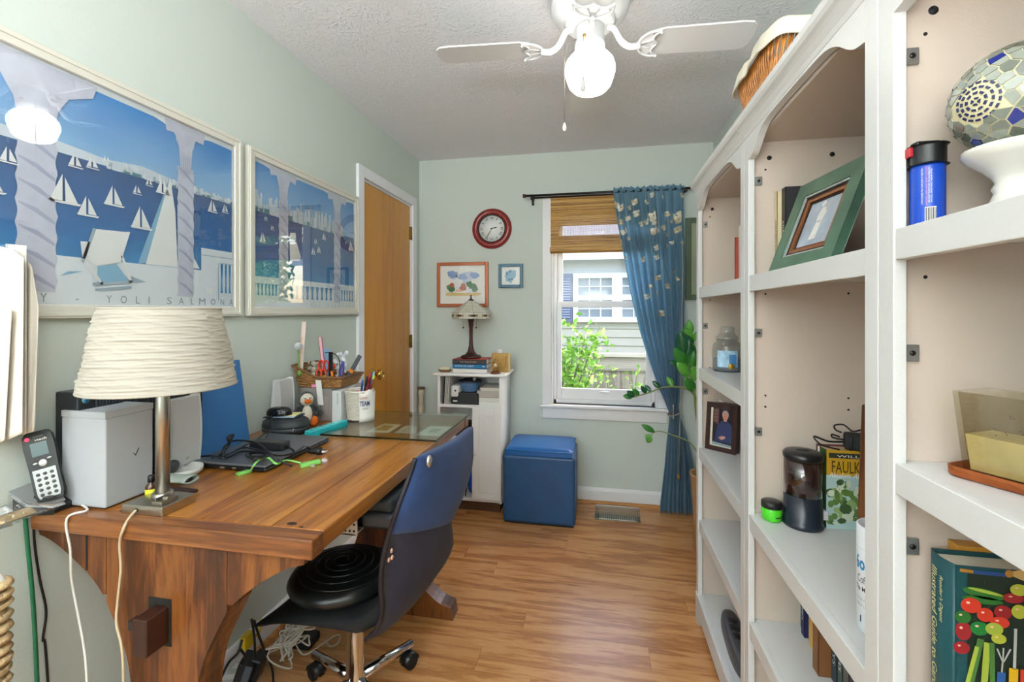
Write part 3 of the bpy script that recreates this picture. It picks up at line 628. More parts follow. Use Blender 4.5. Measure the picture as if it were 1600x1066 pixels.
def boat(b, px, py, h, l=3, lean=0):
    c = P(px, py, x=XP); s_ = h*(XP/(-.8))/FP*1.0; y, z = c.y, c.z; s_ = abs(h/FP*(y*cs-XP*sn))
    Pg(b, [(y-.02*s_/.05, z+.004), (y-.002, z+.004), (y-.002+lean, z+s_)], 5, l); Pg(b, [(y+.003*s_/.05, z+.006), (y+.022*s_/.05, z+.006), (y+.003+lean, z+s_*.9)], 5, l)
    Pg(b, [(y-.02*s_/.05, z), (y+.024*s_/.05, z), (y+.028*s_/.05, z+.004*s_/.05), (y-.022*s_/.05, z+.004*s_/.05)], 5, l)
def balusters(b, y0, y1, z0, z1, n_, l):
    st = (y1-y0)/n_
    for k in range(n_):
        a = y0+k*st; e = a+st*.55
        Pg(b, [(a, z0), (a+st*.12, z0+(z1-z0)*.25), (a+st*.12, z0+(z1-z0)*.5), (a, z0+(z1-z0)*.8), (a, z1), (e, z1), (e, z0+(z1-z0)*.8), (e-st*.12, z0+(z1-z0)*.5), (e-st*.12, z0+(z1-z0)*.25), (e, z0)], 1, l)
def city(b, y0, y1, z, amp, seed, l=2):
    random.seed(seed); y = y0
    while y < y1:
        w = random.uniform(.004, .011); h = amp*random.uniform(.25, 1); R2(b, y, min(y+w, y1), z-.004, z+h, random.choice([6, 6, 2, 6, 7]), l); y += w*.85
    y = y0
    while y < y1:
        w = random.uniform(.01, .03); R2(b, y, min(y1, y+w), z-.006, z+amp*.2*random.random(), random.choice([9, 7, 6]), l+1); y += w*1.3
pz0, pz1 = 1.303, 1.952
p1 = poster(.6, 1.463, pz0, pz1, 'large framed poster of sailboats and a deck chair, left of the other poster')
b = B(); yl, yr = .6+.036, 1.463-.036; zsh, zte = 1.712, 1.458
R2(b, yl, yr, pz0+.034, pz1-.034, 2, 0); R2(b, yl, yr, zte, pz1-.05, 0, 1); R2(b, yl, yr, zte, zsh, 1, 2)
Pg(b, [(yl, zsh), (yr, zsh), (yr, zsh+.008), (1.25, zsh+.012), (1.1, zsh+.03), (1.0, zsh+.018), (.85, zsh+.03), (.7, zsh+.02), (yl, zsh+.03)], 6, 3); city(b, 1.0, yr, zsh, .02, 3, 4)
c2 = yq(289); c1 = yq(56)
# arch spandrels
for (ya, yb_) in ((c1, c2), (c2, yr+.16)):
    pts = [(ya, pz1-.034)]; m_ = (ya+yb_)/2; r_ = (yb_-ya)/2-.03
    top = [(m_+r_*math.cos(a), 1.845+.062*max(0, math.sin(a))**.5) for a in [PI-PI*k/16 for k in range(17)]]
    for (p_, q_) in zip(top, top[1:]):
        if p_[0] > yr: continue
        q2 = (min(q_[0], yr), q_[1]); Pg(b, [p_, q2, (q2[0], pz1-.034), (p_[0], pz1-.034)], 2, 3)
capital(b, c1, .055, 1.70, pz1-.04, 5); twist(b, c1, .085, 1.338+.03, 1.735, 6, 7)
capital(b, c2, .03, 1.73, pz1-.04, 5); twist(b, c2, .062, 1.338+.03, 1.78, 6, 8)
R2(b, yl, yr, pz0+.034, zte, 2, 4)
big = px2([(264, 277), (272, 330), (276, 418), (226, 413)]); Pg(b, big, 5, 7)
Pg(b, px2([(264, 277), (265, 277), (229, 411), (214, 412)]), 8, 5); Pg(b, px2([(276, 318), (300, 400), (311, 420), (277, 418)]), 5, 5)
for (x_, y_, h_) in ((97, 318, 46), (134, 338, 32), (175, 322, 32), (218, 358, 36), (212, 304, 15), (115, 262, 22), (142, 264, 20), (164, 255, 12), (193, 265, 12), (217, 268, 8), (231, 291, 13), (252, 303, 25), (330, 332, 20), (350, 333, 14), (10, 255, 26), (-20, 300, 40)): boat(b, x_, y_, h_, 7)
# deck chair
Pg(b, px2([(148, 358), (198, 363), (184, 410), (150, 416), (130, 402)]), 5, 8); Pg(b, px2([(150, 416), (180, 413), (200, 440), (150, 442)]), 8, 8)
for q in ([(143, 356), (148, 358), (128, 412), (124, 408)], [(123, 377), (138, 378), (132, 406), (126, 404)], [(197, 362), (201, 363), (186, 412), (182, 410)], [(186, 400), (190, 400), (206, 444), (201, 444)], [(142, 442), (206, 438), (207, 442), (142, 447)], [(146, 451), (203, 447), (203, 451), (146, 455)], [(128, 408), (132, 406), (160, 444), (155, 445)]): Pg(b, px2(q), 7 if q[0][0] > 141 and q[0][0] < 150 else 5, 9)
Pg(b, px2([(200, 430), (227, 441), (210, 443)]), 7, 6); Pg(b, px2([(92, 431), (105, 424), (128, 424), (110, 428)]), 8, 6)
# balustrade
R2(b, yq(313), yr, zte-.001, zte+.075, 2, 6); R2(b, yq(314), yr, zte+.05, zte+.053, 7, 7); R2(b, yq(342), yr, zte+.03, zte+.0325, 7, 7)
R2(b, yq(339), yq(340.5), 1.36, zte+.03, 7, 7); balusters(b, yq(343), yr, 1.385, 1.487, 3, 8)
pr = b.build('print', PM, p1)
zt_ = 1.318+.024
for s_, x0, x1 in (('Y', 61, 72), ('-', 117, 121), ('Y', 165, 173), ('O', 187, 197), ('L', 211, 217), ('I', 231, 232.5), ('S', 259.5, 267), ('A', 278, 286), ('L', 297, 302), ('M', 310, 319.5), ('O', 328, 335.5), ('N', 343.5, 349), ('A', 357, 363)):
    a, c = yq(x0), yq(x1); zt_ = 1.343; text(s_, (XP+.0032, a, zt_), (0, c-a, 0), (0, 0, .022 if s_ != '-' else .026), PTXT, p1)
p2_ = poster(1.494, 2.297, pz0, pz1-.004, 'framed poster of sailboats and a city skyline, hanging next to the door')
b = B(); yl, yr = 1.494+.036, 2.297-.036; zsh, zte = 1.716, 1.458
R2(b, yl, yr, pz0+.034, pz1-.038, 2, 0); R2(b, yl, yr, zte, pz1-.05, 0, 1); R2(b, yl, yr, zte, zsh, 1, 2); city(b, yl, yr-.1, zsh, .085, 5, 3)
for px_ in (472, 483, 486): R2(b, yq(px_), yq(px_)+.009, zsh, zsh+.095, 7, 5)
ca, cb_ = yq(442), yq(526)
for (ya, yb_) in ((ca-.45, ca), (ca, cb_), (cb_, cb_+.5)):
    m_ = (ya+yb_)/2; r_ = (yb_-ya)/2-.03
    top = [(m_+r_*math.cos(a), 1.845+.062*max(0, math.sin(a))**.5) for a in [PI-PI*k/16 for k in range(17)]]
    for (p_, q_) in zip(top, top[1:]):
        p3, q3 = (max(p_[0], yl), p_[1]), (min(q_[0], yr), q_[1])
        if q3[0]-p3[0] < .001: continue
        Pg(b, [p3, q3, (q3[0], pz1-.038), (p3[0], pz1-.038)], 2, 3)
for c_ in (ca, cb_): capital(b, c_, .035, 1.73, pz1-.044, 5); twist(b, c_, .062, 1.365, 1.78, 6, 8)
R2(b, yl, yr, pz0+.034, zte, 2, 4); R2(b, yl, yr, zte-.03, zte-.027, 7, 5)
balusters(b, yl, ca-.03, 1.385, 1.43, 7, 6); balusters(b, ca+.04, cb_-.03, 1.375, 1.435, 9, 6); balusters(b, cb_+.035, yr, 1.375, 1.43, 5, 6)
for (x_, y_, h_) in ((409, 379, 16), (393, 344, 12), (414, 345, 8), (424, 360, 9), (505, 375, 11), (492, 381, 9), (497, 395, 11), (488, 398, 12), (547, 392, 16), (533, 370, 7), (539, 382, 6)): boat(b, x_, y_, h_, 7)
Pg(b, px2([(451, 378), (462, 378), (469, 402), (467, 408), (452, 408)]), 5, 7); Pg(b, px2([(450, 371), (461, 371), (461, 377), (450, 377)]), 6, 8); Pg(b, px2([(452, 364), (460, 364), (461, 372), (451, 372)]), 5, 9)
b.build('print', PM, p2_)
for k, s_ in enumerate('YOLI SALMONA'):
    if s_ == ' ': continue
    a = yq(478)+k*(yr-.02-yq(478))/12; text(s_, (XP+.0032, a, 1.343), (0, .012 if s_ != 'I' else .003, 0), (0, 0, .018), mat('print_letter_faint', '#c2ccd4', .6), p2_)

# back-wall pictures; faces -y
def pic_y(name, label, x0, x1, z0, z1, w, d, m, mt=None, bw=.0, y=YB, glass=True):
    root = thing(name, label, 'picture', ((x0+x1)/2, y, z0))
    for (a, c) in (((x0, z0), (x0+w, z1)), ((x1-w, z0), (x1, z1)), ((x0+w, z1-w), (x1-w, z1)), ((x0+w, z0), (x1-w, z0+w))): B().box((a[0], y-d, a[1]), (c[0], y-.001, c[1])).build('frame_rail', m, root, bevel=.003)
    B().box((x0+w*.5, y-d*.5, z0+w*.5), (x1-w*.5, y-.001, z1-w*.5)).build('mat_board', mt or mat('mat_board', '#ecece6', .8), root)
    if glass: B().box((x0+w*.8, y-d*.6-.001, z0+w*.8), (x1-w*.8, y-d*.6, z1-w*.8)).build('pane', GLASS, root)
    return root
def PB(px, py, off=.012): return P(px, py, y=YB-off)
def flat(b, pts, y, m): q = [(a[0], y, a[1]) for a in pts]; b.add(q, [tuple(range(len(q)))], m)
a, c = PB(683, 480), PB(763, 409)
ph = pic_y('framed_painting', 'copper framed lighthouse watercolour on the wall above the stained glass lamp', a.x, c.x, a.z, c.z, .024, .02, mat('copper_frame', '#a85c34', .3, .3))
b = B(); Y0 = YB-.0103
def w2(px, py): q = P(px, py, y=Y0); return (q.x, q.z)
def blob(b, px, py, rx, ry, m, l, y=None, n_=14, j=.18):
    y = (Y0 if y is None else y)-l*.00017; c = P(px, py, y=y); s_ = (y*cs-c.x*sn)/FP; pts = []
    for k in range(n_): a = 2*PI*k/n_; q = 1+random.uniform(-j, j); pts.append((c.x+rx*s_*q*math.cos(a), y, c.z+ry*s_*q*math.sin(a)))
    b.add(pts, [tuple(range(n_))], m)
for i in range(9): blob(b, 704+random.uniform(0, 38), 432+random.uniform(-4, 6), 8, 5, random.choice([0, 0, 1]), 1+i*.3)
for i in range(5): blob(b, 703+i*10, 460, 8, 2.6, 3, 4+i*.2)
for (x_, y_) in ((702, 449), (706, 452), (740, 447), (737, 450), (733, 444), (742, 452)): blob(b, x_, y_, 5, 4.5, 2, 5.2+.1*(x_ % 5))
for (x_, y_) in ((724, 446), (726, 450), (721, 451), (706, 446)): blob(b, x_, y_, 3.5, 4, 4, 6+.1*(x_ % 5))
blob(b, 717, 454, 5, 2, 5, 6.8); blob(b, 735, 454, 3, 3, 6, 6.8)
for k_ in range(1): b.add([(w2(711, 455)[0], Y0-.0011, w2(711, 455)[1]), (w2(715.5, 455)[0], Y0-.0011, w2(715.5, 455)[1]), (w2(714.5, 434)[0], Y0-.0011, w2(714.5, 434)[1]), (w2(712, 434)[0], Y0-.0011, w2(712, 434)[1])], [(0, 1, 2, 3)], 6)
blob(b, 713.3, 431.5, 1.4, 2.2, 7, 6, j=0)
b.build('print', [mat('wc_blue', '#8ca3cf', .8), mat('wc_cloud', '#c9cfe0', .8), mat('wc_green', '#4f7d4c', .8), mat('wc_sand', '#d9ba78', .8), mat('wc_red', '#b35a3e', .8), mat('wc_peach', '#ecae8e', .8), mat('wc_white', '#e9ecf4', .8), mat('wc_dark', '#3b4560', .8)], ph)
a, c = PB(779, 450), PB(817, 412)
ph = pic_y('framed_painting', 'small teal framed blue watercolour beside the window', a.x, c.x, a.z, c.z, .022, .02, mat('teal_frame', '#1d5f7c', .3))
b = B()
for i in range(10): blob(b, 797+random.uniform(-5, 6), 431+random.uniform(-7, 7), 4, 4, random.choice([0, 1, 1]), 1+i*.1, j=.35)
for (x_, y_) in ((792, 428), (797, 424), (800, 436), (796, 437)): blob(b, x_, y_, 2.2, 2.2, 2, 3, j=.3)
b.build('print', [mat('wc_pale', '#cfe0e6', .8), mat('wc_sky', '#86b4cf', .8), mat('wc_deep', '#4a7fae', .8)], ph)
a, c = PB(1071, 469), PB(1071, 341)
pg = pic_y('framed_picture', 'tall green framed picture on the wall half hidden behind the curtain', a.x, .72, a.z, c.z, .035, .022, mat('moss_frame', '#56684f', .4, var=.15), mat('sage_board', '#a3aa8f', .7))
B().box((a.x+.075, YB-.013, a.z+.09), (.66, YB-.0115, c.z-.09)).build('print', mat('print_pale_green', '#d5dac9', .7), pg)
# clock
cc = P(768, 357, y=YB-.02); ck = thing('wall_clock', 'round wall clock with red rim and roman numerals', 'clock', (cc.x, YB, cc.z-.145)); AX = basis(V((1, 0, 0)), V((0, 0, 1)), V((0, -1, 0))); C0 = V((cc.x, YB-.001, cc.z))
B().lathe([(.142, 0), (.146, .008), (.143, .018), (.132, .028), (.118, .031), (.105, .026), (.101, .018), (.101, .006)], C0, 56, ax=AX).build('rim', mat('clock_red', '#8c2420', .3, coat=.3), ck)
B().lathe([(.104, .012), (.104, .021), (.1, .025), (.096, .024), (.094, .0115)], C0, 48, ax=AX, cap=False).build('bezel', mat('bezel_dark', '#2c2a28', .4), ck)
B().lathe([(.1, .004), (.1, .011), (0, .011)], C0, 48, ax=AX).build('dial', mat('dial_white', '#eceeea', .5), ck)
INK = mat('ink_black', '#1e1e20', .6)
for k, s_ in enumerate(['XII', 'I', 'II', 'III', 'IIII', 'V', 'VI', 'VII', 'VIII', 'IX', 'X', 'XI']):
    a = PI/2-k*PI/6; r_ = V((math.cos(a), 0, math.sin(a))); t_ = V((math.sin(a), 0, -math.cos(a))); wd = {'I': .004, 'V': .011, 'X': .011}
    W_ = sum(wd[q] for q in s_)+.002*(len(s_)-1); o = C0+V((0, -.0115, 0))+r_*.066-t_*W_/2; text(s_, o, t_*W_, r_*.02, INK, ck, 'numeral')
for ang, ln, wd in ((PI/2-2*PI*(2+35/60)/12, .042, .004), (PI/2-2*PI*35/60, .075, .0028)):
    r_ = V((math.cos(ang), 0, math.sin(ang))); t_ = V((math.sin(ang), 0, -math.cos(ang))); o = C0+V((0, -.0135 if ln < .05 else -.0145, 0))
    B().prism([o-r_*.012-t_*wd*.4, o-r_*.012+t_*wd*.4, o+r_*ln*.7+t_*wd, o+r_*ln, o+r_*ln*.7-t_*wd], (0, -.0006, 0)).build('hand', INK, ck)
B().lathe([(.005, .011), (.005, .017), (0, .018)], C0, 16, ax=AX).build('hub', INK, ck)
B().lathe([(.099, .0225), (.099, .0232), (0, .0232)], C0, 40, ax=AX).build('pane', GLASS, ck)

# ================================================================ BLIND, ROD, CURTAIN
BW = [wood('bamboo_'+k, [(.2, a), (.5, b_), (.8, c)], (1.5, 10, 60), 3, .5, .5, 0, .2) for k, a, b_, c in (('gold', '#9a6c28', '#c4944a', '#dcb268'), ('brown', '#85561f', '#b28238', '#ca9c50'))]
bl = thing('bamboo_shade', 'raised woven bamboo roman shade at the top of the window', 'window shade', (.035, YB-.03, 1.74))
x0, x1 = P(860.5, 350, y=YB-.03).x, WX1+.01; zt2 = P(865, 309, y=YB-.03).z; zb2 = P(865, 396, y=YB-.03).z
z = zb2+.012; k = 0
open0, open1 = P(950, 367, y=YB-.03).z, P(950, 351, y=YB-.03).z
while z < zt2:
    h = random.choice([.004, .005, .006, .008]); yy = YB-.030-random.uniform(0, .0025)
    in_open = open0 < z < open1
    if in_open: B().box((x0, yy-.003, z), (x0+.058, yy, z+h*.9)).build('slat', BW[k % 2], bl)
    if not in_open: B().box((x0, yy-.003, z), (x1, yy, z+h*.94)).build('slat', BW[random.randrange(2)], bl, bevel=.0008, seg=1)
    z += h; k += 1
th = B(); x = x0+.06
while x < x1: th.box((x, YB-.029, open0-.01), (x+.0015, YB-.0275, open1+.01)); x += .011
z = open0+.004
while z < open1: th.box((x0+.05, YB-.0285, z), (x1, YB-.0275, z+.0015)); z += .0065
th.build('reed', mat('reed_pale', '#c9ab7a', .7), bl, kind='stuff')
for q in range(3): B().box((x0-.002*q, YB-.040-.006*q, zb2+.004*q), (x1, YB-.034-.006*q, zb2+.03+.006*q)).build('fold', BW[q % 2], bl, bevel=.0025)
B().tube([(x0, YB-.048, zb2+.002), (x1, YB-.048, zb2+.002)], .006, 8).build('bottom_bar', BW[1], bl)
B().box((x0, YB-.028, zt2-.02), (x1, YB-.005, zt2+.005)).build('head_rail', BW[1], bl)
RY = YB-.085; ra, rb_ = P(818, 307.5, y=RY), P(1084, 292.5, y=RY); rz = (ra.z+rb_.z)/2
rod = thing('curtain_rod', 'dark bronze double curtain rod over the window', 'curtain rod', ((ra.x+rb_.x)/2, RY, rz)); RM = mat('rod_black', '#2b2726', .35, .5)
B().tube([(ra.x+.01, RY, rz), (rb_.x-.01, RY, rz)], .008, 14).build('rod', RM, rod)
B().tube([(ra.x+.05, RY+.045, rz-.005), (rb_.x-.03, RY+.045, rz-.005)], .006, 12).build('inner_rod', RM, rod)
for xx, d in ((ra.x, 1), (rb_.x, -1)):
    B().lathe([(0, 0), (.013, 0), (.014, .004), (.014, .014), (.011, .018), (.011, .022)], (xx-d*.004, RY, rz), 16, ax=basis(V((0, 1, 0)), V((0, 0, 1)), V((d, 0, 0)))).build('finial', mat('finial_brown', '#4a3529', .4, .4), rod)
    b = B(); q = xx+d*.055; b.box((q-.007, RY-.012, rz-.014), (q+.007, YB-.001, rz-.009)); b.tube(arc((q, RY, rz), .0115, 180, 360, 10, 'yz'), .003, 6); b.box((q-.009, YB-.005, rz-.05), (q+.009, YB-.001, rz+.02)); b.ell((q, RY, rz-.022), .008, 10, 8); b.build('bracket', RM, rod)
# curtain
cur = thing('curtain', 'blue curtain with printed pale blossoms tied back beside the window', 'curtain', (.5, YB-.1, .02))
CYN = RY
rowsC = [(292, 957, 1069, .012), (300, 957, 1069, .014), (340, 962, 1070, .018), (400, 973, 1071, .022), (460, 984, 1071, .024), (520, 999, 1070, .024), (570, 1015, 1068, .024), (610, 1030, 1065, .02), (635, 1041, 1061, .016), (648, 1046, 1062, .014), (660, 1045, 1066, .016), (690, 1041, 1076, .022), (730, 1037, 1083, .026), (780, 1031, 1086, .028), (806, 1029, 1088, .028)]
def crow(v):
    t = v*(len(rowsC)-1); i = min(int(t), len(rowsC)-2); f = t-i; a, b_ = rowsC[i], rowsC[i+1]
    return [a[k]+(b_[k]-a[k])*f for k in range(4)]
zc0 = rz+.012; zc1 = .012
def zrow(py): return P(1010, py, y=CYN).z
NF = 9
def csurf(u, v, off=0):
    py, l, r, A = crow(v); py_ = min(max(py, 292), 806)
    z = P((l+r)/2, py_, y=CYN).z
    if v < .02: z = zc0
    xl, xr = P(l, py_, y=CYN).x, P(r, py_, y=CYN).x
    ph = u*NF*2*PI+1.3*math.sin(3*v+u*4); x = xl+(xr-xl)*(u+.012*math.sin(ph*1.0+1)); yv = CYN-A*1.35*(math.sin(ph)*.75+.35*math.sin(ph*.47+2))
    if v < .06: yv = CYN-.009-.5*A*(math.sin(ph)*.75)
    return V((x, yv-off, max(z, .006)))
CUR = mat('curtain_satin', '#4f86a8', .42, sheen=.3, bump=.08, bscale=60)
m_ = CUR; n = m_.node_tree; p = n.nodes['Principled BSDF']; o_ = [q for q in n.nodes if q.type == 'OUTPUT_MATERIAL'][0]; tl = n.nodes.new('ShaderNodeBsdfTranslucent'); tl.inputs[0].default_value = lin('#8fc0dc'); ms = n.nodes.new('ShaderNodeMixShader'); ms.inputs[0].default_value = .4
n.links.new(p.outputs[0], ms.inputs[1]); n.links.new(tl.outputs[0], ms.inputs[2]); n.links.new(ms.outputs[0], o_.inputs[0])
tc = n.nodes.new('ShaderNodeTexCoord'); nz = n.nodes.new('ShaderNodeTexNoise'); nz.inputs['Scale'].default_value = 7; nz.inputs['Detail'].default_value = 3; rp = n.nodes.new('ShaderNodeValToRGB'); rp.color_ramp.elements[0].color = lin('#527f9c'); rp.color_ramp.elements[1].color = lin('#86aabf')
n.links.new(tc.outputs['Object'], nz.inputs['Vector']); n.links.new(nz.outputs['Fac'], rp.inputs[0]); n.links.new(rp.outputs[0], p.inputs['Base Color'])
B().grid(csurf, 170, 90).build('panel', CUR, cur)
# gathered heading ruffle
b = B(); b.grid(lambda u, v: V((csurf(u, .02).x, CYN-.012-.006*math.sin(u*120)-.004*math.sin(u*61), zc0-.018+v*(.028+.006*math.sin(u*75)))), 240, 3); b.build('heading', CUR, cur)
BLS = [mat('blossom_cream', '#e3dcc8', .6), mat('blossom_tan', '#cdbf9f', .6)]
b = B(); br = B()
VR = lambda py: next((i+(py-rowsC[i][0])/(rowsC[i+1][0]-rowsC[i][0])) for i in range(len(rowsC)-1) if rowsC[i][0] <= py <= rowsC[i+1][0])/(len(rowsC)-1)
def uv(px, py): v = VR(py); q = crow(v); return (px-q[1])/(q[2]-q[1]), v
def cl(x, y): u, v = uv(x, min(800, max(294, y))); return min(1, max(0, u)), v
def flower(px, py, r):
    for k in range(4):
        a = k*PI/2+random.uniform(-.3, .3)+.4; cx, cy = px+math.cos(a)*r*.75, py+math.sin(a)*r*.75
        pts = [csurf(*cl(cx+math.cos(t)*r*.6, cy+math.sin(t)*r*.6), .0025) for t in [2*PI*j/8 for j in range(8)]]
        b.add(pts+[csurf(*cl(cx, cy), .0032)], [(j, (j+1) % 8, 8) for j in range(8)], random.choice([0, 0, 1]), True)
for px_, py_, s_ in ((963, 318, .035), (970, 322, .035), (984, 324, .025), (992, 314, .03), (997, 332, .04), (1011, 316, .03), (1020, 305, .028), (969, 345, .03), (981, 340, .025), (1021, 337, .045), (1024, 345, .045), (1002, 350, .03), (1011, 347, .03), (1043, 335, .028), (1058, 338, .04), (1060, 345, .035), (1050, 347, .022), (976, 360, .035), (982, 372, .025), (1025, 360, .045), (1038, 357, .03), (1042, 368, .025), (1059, 360, .035), (970, 378, .028), (1027, 387, .03), (1043, 385, .02), (1050, 380, .02), (1066, 382, .028), (978, 402, .02), (1006, 405, .028), (1027, 402, .025), (1029, 434, .03), (1058, 436, .026), (1044, 447, .03), (1016, 447, .022), (1012, 463, .03), (1027, 458, .022), (1033, 490, .035), (1036, 310, .02), (1065, 308, .03), (1054, 425, .015)):
    flower(px_, py_, s_*125)
b.build('blossom_print', BLS, cur, kind='stuff')
for tr_ in ([(992, 320), (996, 370), (1005, 410), (1010, 455)], [(1029, 335), (1022, 400), (1030, 440), (1030, 490)], [(1024, 350), (1030, 400), (1027, 430)], [(1043, 345), (1037, 400), (1045, 445)], [(1062, 360), (1054, 420), (1056, 480)]):
    pts = [csurf(*uv(*q), .003) for q in spline([(a, b_, 0) for a, b_ in tr_], 8) for q in [(q.x, q.y)]]; br.tube(pts, .0011, 5)
br.build('printed_stems', mat('stem_print', '#5d6a66', .7), cur, kind='stuff')
# tieback and hook
tb = P(1054, 645, y=CYN); q = B(); q.tube([tb+V((.032*math.cos(a), .03*math.sin(a), .012*math.cos(a)-.01)) for a in [2*PI*k/24 for k in range(24)]], .005, 8, closed=True)
q.build('tieback', mat('tieback_tan', '#9a8f7e', .7), cur)
hk = thing('curtain_hook', 'slim silver curtain holdback hook on the wall', 'hook', (tb.x, YB, tb.z))
hx = P(1052, 640, y=CYN-.045).x; B().tube(spline([(hx, YB-.001, tb.z-.03), (hx, CYN-.05, tb.z-.03), (hx-.002, CYN-.055, tb.z-.01), (hx, CYN-.053, tb.z+.06)], 6), .004, 8).build('arm', STEEL, hk); B().lathe([(0, 0), (.016, 0), (.016, .004), (0, .005)], (hx, YB, tb.z-.03), 16, ax=basis(V((1, 0, 0)), V((0, 0, 1)), V((0, -1, 0)))).build('plate', mat('plate_copper', '#9a6a4c', .4, .6), hk)
# shade cord
cy = CYN-.06; ca_, cb2 = P(1063, 635, y=cy), P(1060, 742, y=cy)
cd_ = thing('shade_cord', 'long shade pull cord with a wooden toggle over the curtain', 'cord', (cb2.x, cy, cb2.z-.03))
B().tube([(ca_.x+.02, YB-.06, 2.05), (ca_.x+.015, cy, 1.6), ca_, cb2], .0022, 6).build('cord', mat('cord_beige', '#b5ab98', .8), cd_)
B().lathe([(0, -.032), (.007, -.03), (.009, -.015), (.007, -.004), (.003, 0), (0, 0)], cb2, 12).build('toggle', mat('toggle_wood', '#a3763a', .5), cd_)
# ================================================================ OFFICE CHAIR
ch = thing('office_chair', 'blue and black fabric office chair on chrome base pulled to the desk', 'chair', (-.79, 1.38, 0))
BLU = mat('chair_cover_blue', '#213b68', .85, sheen=.08, bump=.15, bscale=500, var=.12, vscale=14)
NVY = mat('chair_shell_navy', '#1d1e30', .8, sheen=.04, bump=.1, bscale=500)
BKF = mat('chair_seat_black', '#0d0d10', .85)
RW = [((652, 716), -.45, (737, 667), -.45), ((645, 738), -.46, (734, 700), -.445), ((637, 760), -.47, (729, 732), -.45), ((622, 800), -.49, (713, 777), -.46), ((609, 840), -.52, (697, 808), -.47), ((600, 880), -.54, (703.5, 840), -.465), ((598, 920), -.55, (694, 866), -.49), ((600, 952), -.555, (672, 893), -.53), ((592, 982), -.575, (650, 918), -.57), ((575, 999), -.61, (632, 935), -.62)]
def rowpt(i):
    (a, ax_, b_, bx_) = RW[i]; return P(*a, x=ax_), P(*b_, x=bx_)
rp_ = [rowpt(i) for i in range(len(RW))]
Ls, Rs = spline([a for a, _ in rp_], 4), spline([b_ for _, b_ in rp_], 4)
def backs(u, v, side):
    t = v*(len(Ls)-1); i = min(int(t), len(Ls)-2); f = t-i; a = Ls[i].lerp(Ls[i+1], f); b_ = Rs[i].lerp(Rs[i+1], f)
    q = a.lerp(b_, u); bul = .045*math.sin(PI*u)*(0.4+.6*math.sin(PI*min(1, v*1.1)))
    th_ = .019*min(1, 7*u, 7*(1-u))**.5*min(1, .25+6*v)**.5
    return q+V((bul+side*th_, 0, 0))
def shell(b, v0, v1, grow=0, m=0):
    NU, NV = 22, 16; lay = [[[backs(i/NU, v0+(v1-v0)*j/NV, sd)+V((sd*grow, 0, 0)) for i in range(NU+1)] for j in range(NV+1)] for sd in (1, -1)]
    vs = [q for L_ in lay for r in L_ for q in r]; k = (NU+1)*(NV+1); fs = []
    for j in range(NV):
        for i in range(NU):
            a = j*(NU+1)+i; fs.append((a, a+1, a+NU+2, a+NU+1)); fs.append((k+a, k+a+NU+1, k+a+NU+2, k+a+1))
    for j in range(NV):
        a = j*(NU+1); fs.append((a, a+NU+1, k+a+NU+1, k+a)); a += NU; fs.append((a, k+a, k+a+NU+1, a+NU+1))
    for i in range(NU): fs.append((i, k+i, k+i+1, i+1)); a = NV*(NU+1)+i; fs.append((a, a+1, k+a+1, k+a))
    b.add(vs, fs, m, True)
b = B(); shell(b, .02, 1.0); b.build('backrest', NVY, ch, label='navy curved backrest')
b = B(); shell(b, 0, .43, .004); b.build('backrest_cover', BLU, ch, label='blue fabric cover over the upper back')
Lz = [backs(0.0, v, -1)+V((-.004, -.004, 0)) for v in [k/30 for k in range(31)]]; B().tube(Lz, .006, 8).build('edge_piping', mat('piping_black', '#1c1a24', .5), ch)
q0 = backs(.06, .03, 1); B().ell(q0+V((.012, -.004, -.005)), (.008, .013, .016), 14, 10).build('cap', mat('cap_chrome', '#c9c8c4', .2, .9), ch)
for (u_, v_) in ((.02, .5), (.03, .53), (.015, .54)): B().ell(backs(u_, v_, 1)+V((.002, -.003, 0)), (.003, .006, .006), 10, 6).build('worn_patch', mat('worn_tan', '#c99a7c', .6), ch)
# seat
def seat(u, v, top):
    x = -.955+u*.385; y0_, y1_ = 1.115+.02*u, 1.53
    y = y0_+(y1_-y0_)*v; z = .468+.012*math.cos(PI*u)*-1+(.0 if u < .8 else (u-.8)*.3)
    e = min(1, 8*v, 8*(1-v), 8*u)**.5; z -= .02*(math.sin(PI*v))
    z -= .02*max(0, (.25-u)/.25)**2
    return V((x, y, z+(.012*e if top else -.022*e-.045*u*u)))
b = B(); N_ = 18; vs = []; fs = []
for t_ in (1, 0):
    for j in range(N_+1):
        for i in range(N_+1): vs.append(seat(i/N_, j/N_, t_))
k = (N_+1)**2
for j in range(N_):
    for i in range(N_): a = j*(N_+1)+i; fs += [(a, a+1, a+N_+2, a+N_+1), (k+a, k+a+N_+1, k+a+N_+2, k+a+1)]
for i in range(N_):
    fs += [(i, k+i, k+i+1, i+1), (N_*(N_+1)+i, N_*(N_+1)+i+1, k+N_*(N_+1)+i+1, k+N_*(N_+1)+i)]
    a = i*(N_+1); fs += [(a, a+N_+1, k+a+N_+1, k+a)]; a += N_; fs += [(a, k+a, k+a+N_+1, a+N_+1)]
b.add(vs, fs, 0, True); b.build('seat', BKF, ch, label='black fabric seat')
B().box((-.88, 1.28, .405), (-.68, 1.48, .447)).build('seat_plate', BLACKM, ch, bevel=.01)
B().tube([(-.79, 1.38, .405), (-.79, 1.38, .30)], .022, 16).build('gas_lift', CHROME, ch)
B().lathe([(.031, .075), (.034, .08), (.034, .12), (.0285, .13), (.0285, .30), (.031, .305), (.031, .41), (0, .41)], (-.79, 1.38, 0), 24).build('column', CHROME, ch)
B().tube([(-.72, 1.42, .42), (-.56, 1.54, .43)], .006, 8).build('lever', CHROME, ch); B().ell((-.55, 1.55, .43), (.02, .012, .012), 12, 8).build('lever_knob', mat('knob_grey', '#8d8f93', .35), ch)
